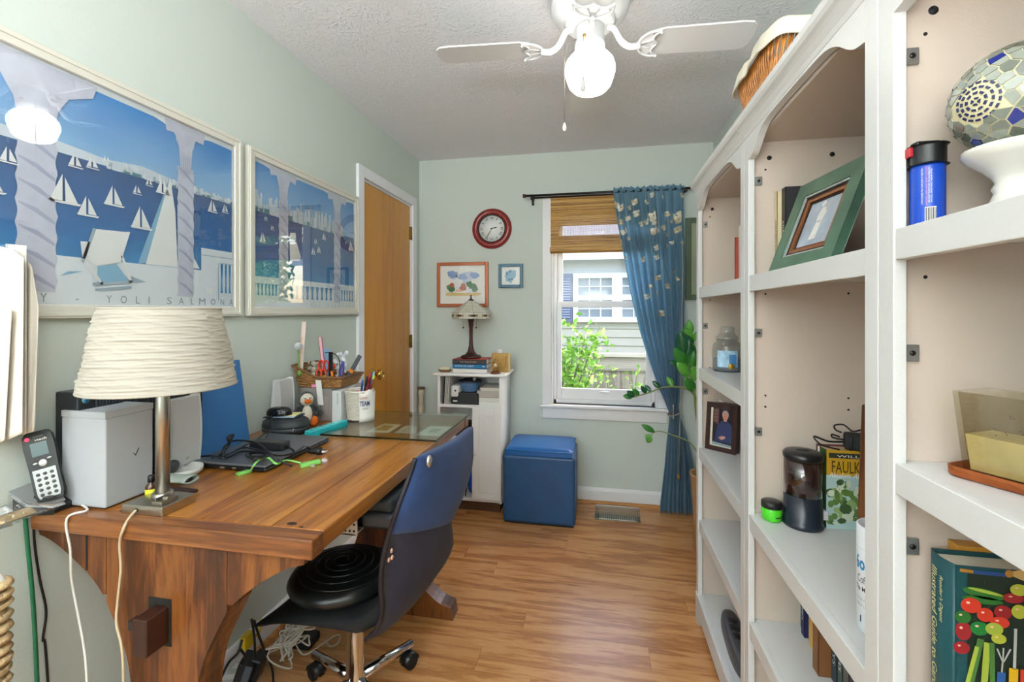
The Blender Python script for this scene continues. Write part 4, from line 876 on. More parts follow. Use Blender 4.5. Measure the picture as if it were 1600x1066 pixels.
HB = V((-.79, 1.38, 0))
for k in range(4):
    a = math.radians(64+91*k); d = V((math.cos(a), math.sin(a), 0)); s_ = V((-d.y, d.x, 0))
    b = B(); p0, p1_ = HB+d*.025+V((0, 0, .105)), HB+d*.24+V((0, 0, .083))
    b.tube([p0, p0.lerp(p1_, .5), p1_], [.019, .017, .0145], 14); b.tube([p1_+V((0, 0, -.002))-d*.01, p1_+V((0, 0, -.022))-d*.01], .006, 8); leg = b.build('base_arm', CHROME, ch)
    c = p1_-d*.01; c.z = .0275
    for o_ in (-.014, .014): B().lathe([(0, -.007), (.022, -.007), (.0265, -.004), (.0265, .004), (.022, .007), (0, .007)], c+s_*o_, 24, ax=basis(d, V((0, 0, 1)), s_)).build('caster_wheel', BLACKM, leg)
    hd = B(); hd.grid(lambda u, v, c=c, d=d, s_=s_: c+s_*(-.021+.042*v)+d*(.029*math.cos(PI*u))+V((0, 0, .029*math.sin(PI*u))), 12, 2); hd.build('caster_hood', BLACK, leg, solid=.002)
# spiral balance cushion, lying on the seat
cc_ = V((-.775, 1.285, .482)); cu = B(); prof = [(0, 0), (.13, 0), (.153, .012), (.158, .026), (.15, .042), (.13, .054)]
r = .13; 
for k in range(60): r2 = .13*(1-k/60); prof.append((r2, .054+.018*(1-(r2/.13)**2)))
prof.append((0, .072))
cush = B().lathe(prof, cc_, 48).build('balance_cushion', mat('cushion_rubber', '#131514', .32), None, label='black spiral-ridged balance cushion lying on the office chair seat', cat='cushion')
sp_ = [];
for k in range(220):
    t = k/219; a = 2*PI*5.2*t; rr = .012+.13*t; zz = cc_.z+.0725-.0185*(rr/.13)**2-(.0 if rr < .13 else (rr-.13)*.4); sp_.append(cc_*1.0+V((rr*math.cos(a), rr*math.sin(a), zz-cc_.z)))
B().tube(sp_, .0022, 6).build('spiral_ridge', MC['cushion_rubber'], cush)

# ================================================================ WHITE CABINET
CX0, CX1, CY0, CY1, CZ = -1.052, -.615, 2.885, 3.17, .915
cab = thing('cabinet', 'small white cupboard with one shut door against the back wall', 'cabinet', ((CX0+CX1)/2, (CY0+CY1)/2, 0)); cwm = mat('cabinet_white', '#efefee', .4)
B().box((CX0-.028, CY0-.022, CZ-.022), (CX1+.028, CY1+.008, CZ)).build('top', cwm, cab, bevel=.009, seg=3)
for a, c in ((CX0, CX0+.018), (CX1-.018, CX1)): B().box((a, CY0, .07), (c, CY1, CZ-.022)).build('side', cwm, cab)
B().box((CX0+.02, CY0+.04, 0), (CX1-.02, CY1-.01, .075)).build('plinth', mat('plinth_brown', '#5a3a24', .6), cab)  # added support; its brown stands for the shaded floor under the cabinet
B().box((CX0+.018, CY1-.006, .05), (CX1-.018, CY1, CZ-.022)).build('back', cwm, cab)
sh_z = P(770, 635, y=CY0).z; xm = P(739, 700, y=CY0).x
B().box((CX0+.018, CY0+.003, sh_z-.018), (CX1-.018, CY1-.006, sh_z)).build('shelf', cwm, cab)
B().box((CX0+.018, CY0+.002, .075), (CX1-.018, CY1-.006, .093)).build('bottom_shelf', cwm, cab)
B().box((xm-.008, CY0+.003, .093), (xm+.008, CY1-.006, sh_z-.018)).build('divider', cwm, cab)
B().box((CX0+.018, CY0+.01, .46), (xm-.008, CY1-.006, .475)).build('side_shelf', cwm, cab)
d0, d1, e0, e1 = xm+.002, CX1-.002, .097, sh_z-.006
dd = B().box((d0, CY0-.012, e0), (d1, CY0+.002, e1)).build('door', cwm, cab, bevel=.001)
fw_ = .045; b = B()
for a in ((d0, e0, d0+fw_, e1), (d1-fw_, e0, d1, e1), (d0+fw_, e1-fw_-.01, d1-fw_, e1), (d0+fw_, e0, d1-fw_, e0+fw_)): b.box((a[0], CY0-.02, a[1]), (a[2], CY0-.012, a[3]))
b.build('door_rail', cwm, dd, bevel=.0015)
x = d0+fw_+.003
while x < d1-fw_-.01: B().box((x, CY0-.014, e0+fw_), (x+.0165, CY0-.012, e1-fw_-.01)).build('bead_board', cwm, dd, bevel=.0007, seg=1); x += .0185
kp = P(741.5, 709, y=CY0-.03); B().lathe([(.005, 0), (.006, .01), (.012, .016), (.013, .022), (.008, .028), (0, .029)], (kp.x, CY0-.02, kp.z), 16, ax=AX).build('knob', cwm, dd)

# things on the cabinet
def book(name, label, cat, o, ln, wd, th, mc, mp_=None, ldir=V((1, 0, 0)), wdir=V((0, 1, 0)), group=None, up=V((0, 0, 1))):
    """o corner; ldir spine direction, wdir away from the spine, up thickness"""
    o = V(o); r = thing(name, label, cat, o+ldir*ln/2+wdir*wd/2, group=group); t = .0022; mp_ = mp_ or mat('page_edges', '#e4ddca', .9, bump=.3, bscale=400)
    B().obox(o+ldir*.003+wdir*.003+up*t, ldir*(ln-.006), wdir*(wd-.007), up*(th-2*t)).build('pages', mp_, r)
    b = B(); b.obox(o, ldir*ln, wdir*wd, up*t); b.obox(o+up*(th-t), ldir*ln, wdir*wd, up*t); b.obox(o, ldir*ln, wdir*t, up*th); b.build('cover', mc, r, bevel=.0006, seg=1); return r
bz = CZ; b0 = P(708, 580, y=CY0+.02).x; b1_ = P(761, 580, y=CY0+.02).x; W3 = b1_-b0
r1 = book('book', 'white book at the bottom of the stack under the stained glass lamp', 'book', (b0+.004, CY0+.01, bz), W3-.006, .17, .028, mat('book_white', '#e6e2dc', .6))
r2 = book('book', 'blue paperback in the middle of the stack under the stained glass lamp', 'book', (b0, CY0+.008, bz+.0285), W3, .16, .03, mat('book_blue', '#1873a8', .4))
r3 = book('book', 'dark spined book with red cover on top of the cabinet stack', 'book', (b0-.001, CY0+.006, bz+.059), W3+.002, .17, .03, mat('book_dark', '#3d3534', .5))
B().box((b0, CY0+.007, bz+.0892), (b1_, CY0+.175, bz+.0902)).build('red_cover', mat('book_red', '#c4463a', .5), r3)
text('PATHS OF LIGHT', (b0+.018, CY0+.0075, bz+.040), (W3*.55, 0, 0), (0, 0, .011), PAPER, r2)
text('THE TRUE STORY', (b0+.05, CY0+.0055, bz+.067), (W3*.5, 0, 0), (0, 0, .011), mat('letter_tan', '#c9a98c', .6), r3)
B().box((b1_-.028, CY0+.0072, bz+.041), (b1_-.012, CY0+.0078, bz+.047)).build('emblem', PAPER, r2)
# stained glass lamp
lz = bz+.0905; LX = P(736, 560, y=CY0+.09).x; LC = V((LX, CY0+.09, lz))
tl = thing('table_lamp', 'bronze table lamp with stained glass shade standing on the stacked books', 'lamp', LC)
BR = mat('lamp_bronze', '#4a2e2c', .4, .5)
B().lathe([(.068, 0), (.07, .008), (.066, .018), (.04, .026), (.024, .045), (.014, .085), (.0115, .13), (.0125, .2), (.018, .245), (.022, .26), (0, .262)], LC, 8, ph=PI/8, sm=True).build('base', BR, tl)
zs0 = P(736, 498, y=LC.y).z; zs1 = P(736, 488.5, y=LC.y-.1).z; zs2 = P(736, 470, y=LC.y).z; zs3 = P(736, 462, y=LC.y).z
RS = .128; NP = 8
tg = [glassy('art_glass', '#ffffff', 1)]; AG = mat('art_glass_ivory', '#e8e6d6', .25); AGA = mat('art_glass_amber', '#a98a5a', .3); AGD = mat('art_glass_dark', '#3b3128', .3); LEAD = mat('lead_came', '#3a352e', .5, .3)
n = AG.node_tree; p = n.nodes['Principled BSDF']; tr2 = n.nodes.new('ShaderNodeBsdfTranslucent'); tr2.inputs[0].default_value = lin('#e8e4d0'); ms = n.nodes.new('ShaderNodeMixShader'); ms.inputs[0].default_value = .3; o_ = [q for q in n.nodes if q.type == 'OUTPUT_MATERIAL'][0]
n.links.new(p.outputs[0], ms.inputs[1]); n.links.new(tr2.outputs[0], ms.inputs[2]); n.links.new(ms.outputs[0], o_.inputs[0])
shade = None; led = B()
def ring(r, z, k, j=0, K=4): # point on octagon side k at fraction j/K
    a0, a1 = 2*PI*k/NP+PI/8, 2*PI*(k+1)/NP+PI/8; p0 = V((math.cos(a0), math.sin(a0), 0))*r; p1_ = V((math.cos(a1), math.sin(a1), 0))*r; q = p0.lerp(p1_, j/K); return V((LC.x+q.x, LC.y+q.y, z))
lv = [(.018, zs2), (.045, zs2-.016), (.075, zs2-(zs2-zs1)*.5), (.102, zs2-(zs2-zs1)*.76), (RS, zs1)]
shade = B().lathe([(.02, zs2), (.016, zs2+.008), (.006, zs2+.014), (.004, zs3-.006), (.007, zs3), (0, zs3+.006)], (LC.x, LC.y, 0), 12).build('shade_cap', BR, tl)
def gl(q, m_):
    c = sum(q, V((0, 0, 0)))/4; B().add([c+(v-c)*.97 for v in q], [(0, 1, 2, 3)]).build('glass_tile', m_, shade, solid=.002)
for k in range(NP):
    for i in range(4):
        (ra_, za_), (rb2, zb_) = lv[i], lv[i+1]; K = (1, 2, 3, 4)[i]
        for j in range(K):
            gl([ring(ra_, za_, k, j, K), ring(ra_, za_, k, j+1, K), ring(rb2, zb_, k, j+1, K), ring(rb2, zb_, k, j, K)], AG)
            led.tube([ring(ra_, za_, k, j, K), ring(rb2, zb_, k, j, K)], .0012, 4)
        led.tube([ring(rb2, zb_, k, 0), ring(rb2, zb_, k, 1, 1)], .0012, 4)
    hh = (zs1-zs0)/3
    for row_ in range(3):
        K = 6 if row_ == 1 else 3
        for j in range(K):
            m_ = AG if row_ != 1 else (AGD if j in (0, 5) else AGA if j in (1, 4) else AG); a_, c_ = zs1-row_*hh, zs1-(row_+1)*hh
            gl([ring(RS, a_, k, j, K), ring(RS, a_, k, j+1, K), ring(RS, c_, k, j+1, K), ring(RS, c_, k, j, K)], m_)
            if row_ == 1: led.tube([ring(RS, a_, k, j, K), ring(RS, c_, k, j, K)], .0011, 4)
        led.tube([ring(RS, zs1-(row_+1)*hh, k, 0), ring(RS, zs1-(row_+1)*hh, k, 1, 1)], .0012, 4)
    led.tube([ring(RS, zs1, k), ring(RS, zs0, k)], .0014, 4)
led.build('lead_lines', LEAD, tl, kind='stuff')
for s_ in (-1, 1):
    c = B().tube([(LC.x+s_*.045, LC.y-.03, zs0+.01), (LC.x+s_*.045, LC.y-.03, zs0-.055)], .0009, 5).build('pull_chain', LEAD, tl); B().ell((LC.x+s_*.045, LC.y-.03, zs0-.06), .006, 10, 8).build('bead', BR, c)
B().tube([(LC.x-.02, LC.y, zs0-.01), (LC.x, LC.y, lz+.262), (LC.x+.02, LC.y, zs0-.01)], .006, 6).build('socket_arm', BR, tl)
B().tube([(LC.x, LC.y, lz+.25), (LC.x, LC.y, zs2)], .004, 6).build('harp_rod', BR, tl)
# cream shell dish
sd = P(696, 579, y=CY0+.06); r = thing('shell_dish', 'cream shell on a small brown dish, left end of the cabinet top', 'dish', (sd.x, CY0+.06, CZ))
B().lathe([(0, 0), (.034, 0), (.044, .008), (.046, .014), (.04, .01), (0, .006)], (sd.x, CY0+.05, CZ), 24, sq=(1, .8)).build('dish', mat('dish_wood', '#8a5f34', .4), r)
b = B(); b.grid(lambda u, v: V((sd.x+.035*math.cos(PI*u)*(1-.1*v), CY0+.05-.03*v*math.sin(PI*u)+.012, CZ+.012+.022*math.sin(PI*v*.5)*(.6+.4*math.sin(PI*u))+.0012*math.sin(u*50))), 40, 8); b.ell((sd.x, CY0+.05, CZ+.02), (.035, .026, .015), 20, 10); b.build('shell', mat('shell_cream', '#eee4c8', .5), r)
# glass dome clock and gold frame
gd = P(774, 583, y=CY0+.01); G0 = V((gd.x, CY0+.015, CZ)); r = thing('dome_clock', 'tiny clock under a glass dome on a round wood base', 'clock', G0)
B().lathe([(.032, 0), (.035, .004), (.033, .009), (.026, .012), (0, .012)], G0, 24).build('base', mat('dome_wood', '#6b3a28', .35), r)
B().lathe([(.024, .012), (.024, .06), (.02, .078), (.011, .09), (0, .094)], G0, 24).build('glass_dome', glassy('dome_glass', '#f2ece0', 1.4), r)
B().ell(G0+V((0, 0, .098)), .005, 10, 8).build('finial', BRASS, r); B().lathe([(.011, 0), (.011, .005), (0, .005)], G0+V((0, .002, .052)), 20, ax=AX).build('dial', mat('dial_ivory', '#efe8d6', .5), r)
b = B(); b.tube([G0+V((-.013, .004, .012)), G0+V((-.013, .004, .06))], .002, 6); b.tube([G0+V((.013, .004, .012)), G0+V((.013, .004, .06))], .002, 6); b.tube([G0+V((-.013, .004, .065)), G0+V((0, .004, .075)), G0+V((.013, .004, .065))], .003, 6); b.build('movement', BRASS, r)
ga, gb = P(768, 581, y=CY0+.1), P(797, 548, y=CY0+.1); r = thing('gold_frame', 'small gold photo frame standing behind the glass dome clock', 'picture frame', ((ga.x+gb.x)/2, CY0+.11, CZ)); GF = mat('gold_leaf', '#b08a4a', .45, .4, var=.15, vscale=50)
B().box((ga.x, CY0+.1, CZ), (gb.x-.012, CY0+.112, CZ+.125)).build('panel', GF, r, bevel=.002); B().box((gb.x-.012, CY0+.095, CZ), (gb.x, CY0+.118, CZ+.128)).build('side_rail', mat('gold_pale', '#cdb681', .5), r, bevel=.002)
for k in range(6): B().tube([(gb.x-.034+.003*(k % 2), CY0+.099, CZ+.03+k*.013), (gb.x-.026-.003*(k % 2), CY0+.0985, CZ+.04+k*.013)], .0014, 5).build('twig_relief', mat('relief_dark', '#4b3a20', .6), r)
wq = P(780, 545, y=CY0+.13); B().ell((wq.x, CY0+.14, CZ+.13), (.022, .006, .02), 16, 10).build('white_ornament', PAPER, None, label='round white ornament peeking over the gold frame', cat='ornament')
bpy.data.objects['white_ornament'].location.z = CZ; 
o = bpy.data.objects['white_ornament']; o.data.transform(Matrix.Translation((0, 0, 0))); B().box((wq.x-.006, CY0+.137, CZ), (wq.x+.006, CY0+.143, CZ+.115)).build('stem', PAPER, o); o.location.z = CZ+.11
# inside the cabinet's open shelf
S0 = sh_z; yb0 = CY0+.02
r = thing('file_folders', 'white folders standing at the left of the cabinet shelf', 'folders', (CX0+.05, CY0+.1, S0))
for k, (c_, h) in enumerate((('#2a2a2d', .19), ('#e9e7e3', .2), ('#dcd9d2', .185), ('#efeeec', .195))): B().obox((CX0+.028+k*.011, yb0, S0), (.004, 0, 0), (0, .2, 0), (.012, 0, h)).build('folder', mat('folder_%d' % k, c_, .6), r)
q = P(711, 632, y=yb0).x; r = thing('pencil_sharpener', 'white and black electric pencil sharpener on the cabinet shelf', 'pencil sharpener', (q, yb0+.04, S0))
B().box((q-.03, yb0, S0), (q+.03, yb0+.1, S0+.045)).build('body', BLACKM, r, bevel=.008, seg=3); B().box((q-.03, yb0-.001, S0+.046), (q+.03, yb0+.1, S0+.125)).build('hood', mat('sharpener_white', '#dedede', .3), r, bevel=.012, seg=3)
B().lathe([(0, 0), (.006, 0), (.006, .001)], (q+.002, yb0-.001, S0+.09), 12, ax=AX).build('pencil_hole', BLACK, r); B().box((q-.014, yb0-.002, S0+.016), (q+.016, yb0, S0+.026)).build('tag', PAPER, r)
q = P(728, 633, y=yb0).x; bx_ = B().box((q-.06, yb0, S0), (q+.09, yb0+.16, S0+.078)).build('storage_box', mat('box_charcoal', '#2f3133', .6), None, bevel=.002, label='low charcoal box under the blue basket in the cabinet', cat='box')
def weave(r0, r1, z0, z1, c, n_, rows_, rad, sq=(1, 1), amp=.003, sk=0):
    """basket wall of woven strands round stakes"""
    b = B()
    for k in range(rows_):
        t = (k+.5)/rows_; r = r0+(r1-r0)*t; z = z0+(z1-z0)*t; ph = PI*(k % 2)
        b.tube([V(c)+V(((r+amp*math.sin(n_*a+ph))*sq[0]*math.cos(a), (r+amp*math.sin(n_*a+ph))*sq[1]*math.sin(a), z)) for a in [2*PI*i/(n_*4) for i in range(n_*4)]], rad, 5, closed=True)
    return b
q = P(731, 620, y=yb0+.05); BC = V((q.x+.006, yb0+.08, S0+.079)); BBL = mat('basket_blue', '#5f86b0', .5, var=.2, vscale=60)
r = thing('blue_basket', 'round blue woven basket on the charcoal box in the cabinet', 'basket', BC)
weave(.045, .075, 0, .065, BC, 16, 12, .0032).build('woven_wall', BBL, r, kind='stuff'); B().tube([BC+V((.078*math.cos(a), .078*math.sin(a), .067)) for a in [2*PI*k/32 for k in range(32)]], .006, 8, closed=True).build('rim', mat('basket_rim_dark', '#33414f', .5), r)
B().lathe([(0, .001), (.044, .001), (.044, .004), (0, .004)], BC, 20).build('bottom', BBL, r); B().lathe([(.04, .008), (.066, .066)], BC, 20).build('lining', mat('lining_dark', '#23262b', .8), r, solid=.002)
dk = B(); random.seed(4)
for k in range(7): a = random.uniform(0, 6.28); dk.ell(BC+V((.035*math.cos(a), .035*math.sin(a), .07)), (.028, .02, .014), 12, 8)
dk.build('cord_bundle', BLACKM, None, label='dark tangled cords heaped in the blue basket', cat='cords'); B().ell(BC+V((.04, -.03, .085)), (.012, .01, .014), 12, 8).build('adapter_plug', mat('plug_grey', '#b9b2a6', .5), None, label='small pale plug sticking out of the blue basket', cat='plug')
q0_, q1_ = P(748, 630, y=yb0).x, CX1-.02
for k, (h, c_, w_, lb) in enumerate(((.025, '#e8e6df', 0, 'white box at the bottom right of the cabinet shelf'), (.024, '#dfdcd4', .002, 'off-white box in the middle of the cabinet pile'), (.045, '#b8b0a8', -.012, 'grey-taupe box upon two white boxes in the cabinet'), (.02, '#cfc9c0', .012, 'pale flat box at the top of the cabinet pile'))):
    z0_ = S0+sum((.025, .024, .045, .02)[:k])+.0005*k; B().box((q0_+w_, yb0-.004*(k % 2), z0_), (q1_, yb0+.2, z0_+h)).build('flat_box', mat('flat_box_%d' % k, c_, .7), None, bevel=.0015, seg=1, label=lb, cat='box')
# blue bag and dark things low in the side cubby
q = P(731, 765, y=CY0).x; b = B(); b.ell((q+.004, CY0+.1, .205), (.026, .085, .112), 20, 14); bb = b.build('blue_bag', mat('bag_blue', '#1b4fb5', .5), None, label='bright blue rounded bag leaning low in the cabinet cubby', cat='bag')
B().tube(spline([(q-.02, CY0+.01, .1), (q-.008, CY0+.012, .2), (q+.006, CY0+.015, .3)], 5), .004, 6).build('zip', BLACKM, bb)
r = book('book', 'dark book leaning beside the blue bag in the cabinet', 'book', (q-.085, CY0+.015, .0935), .16, .15, .018, mat('book_black', '#26242a', .5), ldir=V((.23, 0, .973)), up=V((.973, 0, -.23)), wdir=V((0, 1, 0)))
B().obox((q-.115, CY0+.015, .0935), (.02, 0, 0), (0, .14, 0), (.02, 0, .13)).build('blue_box', mat('box_blue', '#2766b8', .5), None, label='small blue box at the far left of the cabinet floor', cat='box')
r = thing('charger_cable', 'dark cable and wire frame in the middle cabinet cubby', 'cable', (q-.05, CY0+.05, .475)); B().tube(spline([(q-.12, CY0+.03, .48), (q-.09, CY0+.03, .58), (q-.06, CY0+.04, .61), (q-.03, CY0+.03, .58), (q-.01, CY0+.03, .48)], 8), .0025, 6).build('cable', BRONZE, r); B().box((q-.11, CY0+.08, .475), (q-.02, CY0+.2, .56)).build('dark_box', mat('cubby_box', '#4a3d38', .7), r)
# ================================================================ OTTOMAN
OX0, OX1, OY0, OY1 = -.588, -.14, 2.785, 3.155
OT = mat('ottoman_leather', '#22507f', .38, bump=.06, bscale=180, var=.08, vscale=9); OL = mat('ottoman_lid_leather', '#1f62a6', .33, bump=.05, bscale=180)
ot = thing('ottoman', 'blue leather cube ottoman with padded lid under the window', 'ottoman', ((OX0+OX1)/2, (OY0+OY1)/2, 0))
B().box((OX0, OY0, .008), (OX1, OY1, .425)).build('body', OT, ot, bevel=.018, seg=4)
B().box((OX0+.01, OY0+.01, 0), (OX1-.01, OY1-.01, .02)).build('foot_board', BLACKM, ot)
b = B(); x0, x1, y0, y1 = OX0+.014, OX1-.014, OY0+.014, OY1-.014
def lid(u, v): e = min(1, (min(u, 1-u)*18))**.5*min(1, (min(v, 1-v)*18))**.5; return V((x0+(x1-x0)*u, y0+(y1-y0)*v, .452+.016*e+.010*math.sin(PI*u)*math.sin(PI*v)))
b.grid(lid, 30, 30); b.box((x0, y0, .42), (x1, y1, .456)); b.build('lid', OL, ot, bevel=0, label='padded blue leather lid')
B().tube([(x0, y0-.001, .452), (x1, y0-.001, .452), (x1+.001, y1, .452), (x0, y1, .452)], .0035, 8, closed=True).build('seam', OL, ot)
B().box((OX0-.003, OY0+.02, .12), (OX0-.0005, OY0+.05, .36)).build('liner_strip', mat('liner_tan', '#c9a892', .7), ot)
# ================================================================ FLOOR VENT
va, vb = P(930, 806, z=.0), P(1000, 815, z=.0); r = thing('floor_vent', 'tan metal floor register with slots by the window wall', 'vent', ((va.x+vb.x)/2, va.y-.03, 0)); vt = mat('vent_tan', '#a99a78', .45, .3)
X0, X1, Y0_, Y1_ = va.x, vb.x, va.y-.055, va.y+.045
B().box((X0, Y0_, 0), (X1, Y1_, .004)).build('frame', vt, r, bevel=.001); x = X0+.02
while x < X1-.02:
    B().box((x, Y0_+.018, .0041), (x+.006, Y1_-.018, .0049)).build('slot', mat('slot_dark', '#3b3428', .8), r); x += .0135
r = thing('air_deflector', 'clear plastic air deflector standing over the floor register', 'deflector', ((va.x+vb.x)/2, va.y, 0)); DG = glassy('deflector_plastic', '#eef2f2', 2.5, .05)
b = B(); b.grid(lambda u, v: V((X0+.0+(X1-X0)*u, Y0_-.004+.1*v, .0045+.052*math.sin(v*PI*.62))), 8, 14); b.build('hood', DG, r, solid=.002)
for xx in (X0-.004, X1-.02): B().box((xx, Y0_-.008, .004), (xx+.024, Y0_+.06, .014)).build('magnet_foot', glassy('deflector_foot', '#d5dbda', 3, .1), r, bevel=.004)
B().tube([(X0, Y1_-.01, .0545), (X1, Y1_-.01, .0545)], .004, 8).build('top_edge', mat('deflector_edge', '#dfe4e6', .15), r)
# post standing in the corner
q = P(658, 640, y=3.13); r = thing('turned_post', 'pale turned wooden post standing in the back corner by the door', 'post', (q.x-.0, 3.13, 0))
zt5 = P(658, 605, y=3.13).z
B().lathe([(.03, 0), (.03, .03), (.02, .06), (.024, .4), (.018, zt5-.2), (.024, zt5-.14), (.016, zt5-.1), (.022, zt5-.04), (.02, zt5-.012)], (q.x+.0, 3.13, 0), 16).build('shaft', mat('post_bone', '#c9bfa6', .6, var=.15, vscale=20), r); B().lathe([(.026, zt5-.012), (.028, zt5), (0, zt5)], (q.x, 3.13, 0), 16).build('cap', mat('post_cap', '#6b5236', .6), r)
# ================================================================ THINGS ON THE DESK
Z = DZT
def D(px, py, z=None): return P(px, py, z=Z if z is None else z)
UPV = V((0, 0, 1))
# mesh router box
x0, x1, y0, y1 = -1.262, -1.133, .868, .985; H = .226
r = thing('wifi_router', 'tall white box-shaped router beside the cordless phone', 'router', ((x0+x1)/2, (y0+y1)/2, Z)); RW_ = mat('router_white', '#aeb1b5', .35)
B().box((x0, y0, Z+.003), (x1, y1, Z+H-.012)).build('body', RW_, r, bevel=.004)
B().box((x0+.006, y0+.006, Z), (x1-.006, y1-.006, Z+.004)).build('foot', BLACK, r)
b = B(); g = .004; k = 0; y = y0+.006
while y < y1-.008: b.box((x0+.006, y, Z+H-.006), (x1-.006, y+.0028, Z+H+.002)); y += .0066
B().box((x0+.006, y0+.006, Z+H-.0119), (x1-.006, y1-.006, Z+H-.011)).build('vent_recess', BLACKM, r)
for a in ((x0, y0, x1, y0+.006), (x0, y1-.006, x1, y1), (x0, y0+.006, x0+.006, y1-.006), (x1-.006, y0+.006, x1, y1-.006)): b.box((a[0], a[1], Z+H-.012), (a[2], a[3], Z+H+.003))
b.build('vent_grille', RW_, r)
q = P(213, 708, x=x1+.0006); B().tube([q+V((0, -.006, .002)), q+V((0, -.002, -.005)), q+V((0, .006, .011))], .0009, 5).build('check_mark', INK, r)
B().tube(spline([(x0+.055, y0+.004, Z+.006), (-1.155, .845, Z+.008), (-1.185, .826, Z-.005), P(110, 860, y=.835), P(112, 905, y=.84), P(120, 950, y=.84), P(131, 1010, y=.835), P(136, 1066, y=.83), P(139, 1200, y=.83)], 6), .0026, 8).build('router_cable', mat('cord_white', '#d9d6cd', .5), None, label='white cord hanging over the desk end from the router', cat='cord')
# black modem behind
r = thing('modem', 'black slatted modem with yellow sticker behind the white router', 'modem', (-1.255, 1.12, Z)); MD = mat('modem_black', '#23272c', .4)
mz = P(121, 612, x=-1.24).z; q = P(122, 640, x=-1.22)
my0 = q.y; my1 = my0+.33
B().box((-1.29, my0, Z), (-1.222, my1, mz)).build('body', MD, r, bevel=.004)
y = my0+.04; b = B()
while y < my1-.02:
    b.box((-1.222, y, Z+.03), (-1.2195, y+.003, mz-.012)); y += .0075
b.build('fins', mat('modem_fin', '#454c54', .4), r, kind='stuff'); B().obox((-1.2192, my0+.115, mz-.028), (0, .14, .012), (0, 0, .018), (.0008, 0, 0)).build('sticker', mat('sticker_yellow', '#e6dc1c', .5), r)
B().lathe([(0, 0), (.009, 0), (.009, .001)], (-1.2215, my0+.018, mz-.02), 16, ax=basis(V((0, 1, 0)), V((0, 0, 1)), V((1, 0, 0)))).build('logo_disc', mat('logo_blue', '#4f8ba6', .4), r)
B().ell((-1.212, my0+.06, mz-.02), .008, 10, 8).build('button', BLACK, r)
B().box((-1.295, 1.235, Z), (-1.262, 1.262, 1.16)).build('dark_box', mat('narrow_box', '#26262a', .6), None, label='narrow dark box between the modem and the blue folder', cat='box')
# blue folder and black case leaning on the wall
fa, fb = D(303, 722), D(388, 688); zt6 = P(367, 563, x=-1.297).z
r = thing('blue_folder', 'large blue presentation folder leaning on the wall behind the laptop', 'folder', (-1.25, (fa.y+fb.y)/2, Z)); FB_ = mat('folder_blue', '#3a78b8', .7, bump=.1, bscale=400)
y0, y1 = fa.y-.015, 1.445
for k, of in enumerate((0, .006)): B().obox((-1.246-of, y0, Z+.0005), (0, y1-y0, 0), (.0025, 0, .0003), (-.042, 0, zt6-Z)).build('cover', FB_, r)
B().obox((-1.2495, y0+.004, Z+.001), (0, y1-y0-.008, 0), (.003, 0, 0), (-.042, 0, zt6-Z-.008)).build('sheets', PAPER, r)
q0, q1 = P(338, 560, x=-1.3), P(365, 548, x=-1.3); r = thing('clipboard', 'black rounded clipboard edge showing above the blue folder', 'clipboard', (-1.3, q0.y, Z))
B().box((-1.309, q1.y-.2, Z), (-1.3025, q1.y-.004, q1.z), 0).build('board', mat('clip_black', '#2a3233', .5), r, bevel=.003); B().box((-1.3025, q1.y-.06, q1.z-.012), (-1.297, q1.y-.03, q1.z+.003)).build('clip', BLACK, r)
# speakers
SPW = mat('speaker_white', '#d3d2d0', .45); SPG = mat('speaker_grille', '#c9c8c8', .8, bump=.2, bscale=900)
def speaker(px0, px1, pyt, pyb, x, label, dz=.0):
    a = P(px0, pyb, x=x); c = P(px1, pyt, x=x); y0, y1 = a.y, c.y; z1 = P(px0, pyt+6, x=x).z; z0 = Z+.02
    r = thing('desk_speaker', label, 'speaker', (x-.03, (y0+y1)/2, Z), group='white computer speakers')
    pr = [(x-.004+.007*math.sin(PI*k/10), z0+(z1-z0)*k/10) for k in range(11)]
    B().prism([(xx, y0, zz) for xx, zz in pr]+[(x-.018, y0, z1), (x-.018, y0, z0)], (0, y1-y0, 0)).build('grille', SPG, r, bevel=.004)
    B().prism([(x-.018, y0+.004, z0), (x-.018, y0+.004, z1), (x-.03, y0+.004, z1-.003), (x-.042, y0+.004, z0+.05), (x-.045, y0+.004, z0)], (0, y1-y0-.008, 0)).build('housing', SPW, r, bevel=.003)
    B().lathe([(0, 0), (.034, 0), (.032, .006), (.012, .012), (.01, .03), (0, .03)], (x-.02, (y0+y1)/2, Z), 20).build('foot', SPW, r)
    q = V((x+.006, (y0+y1)/2-.004, z0+.018)); B().tube([q, q+V((.0004, .005, .006)), q+V((0, .01, .003))], .0009, 5).build('emblem', mat('emblem_grey', '#6f7478', .3, .6), r); return r
speaker(266, 313, 620, 712, -1.175, 'white desk speaker in front of the blue folder, beside the lamp pole')
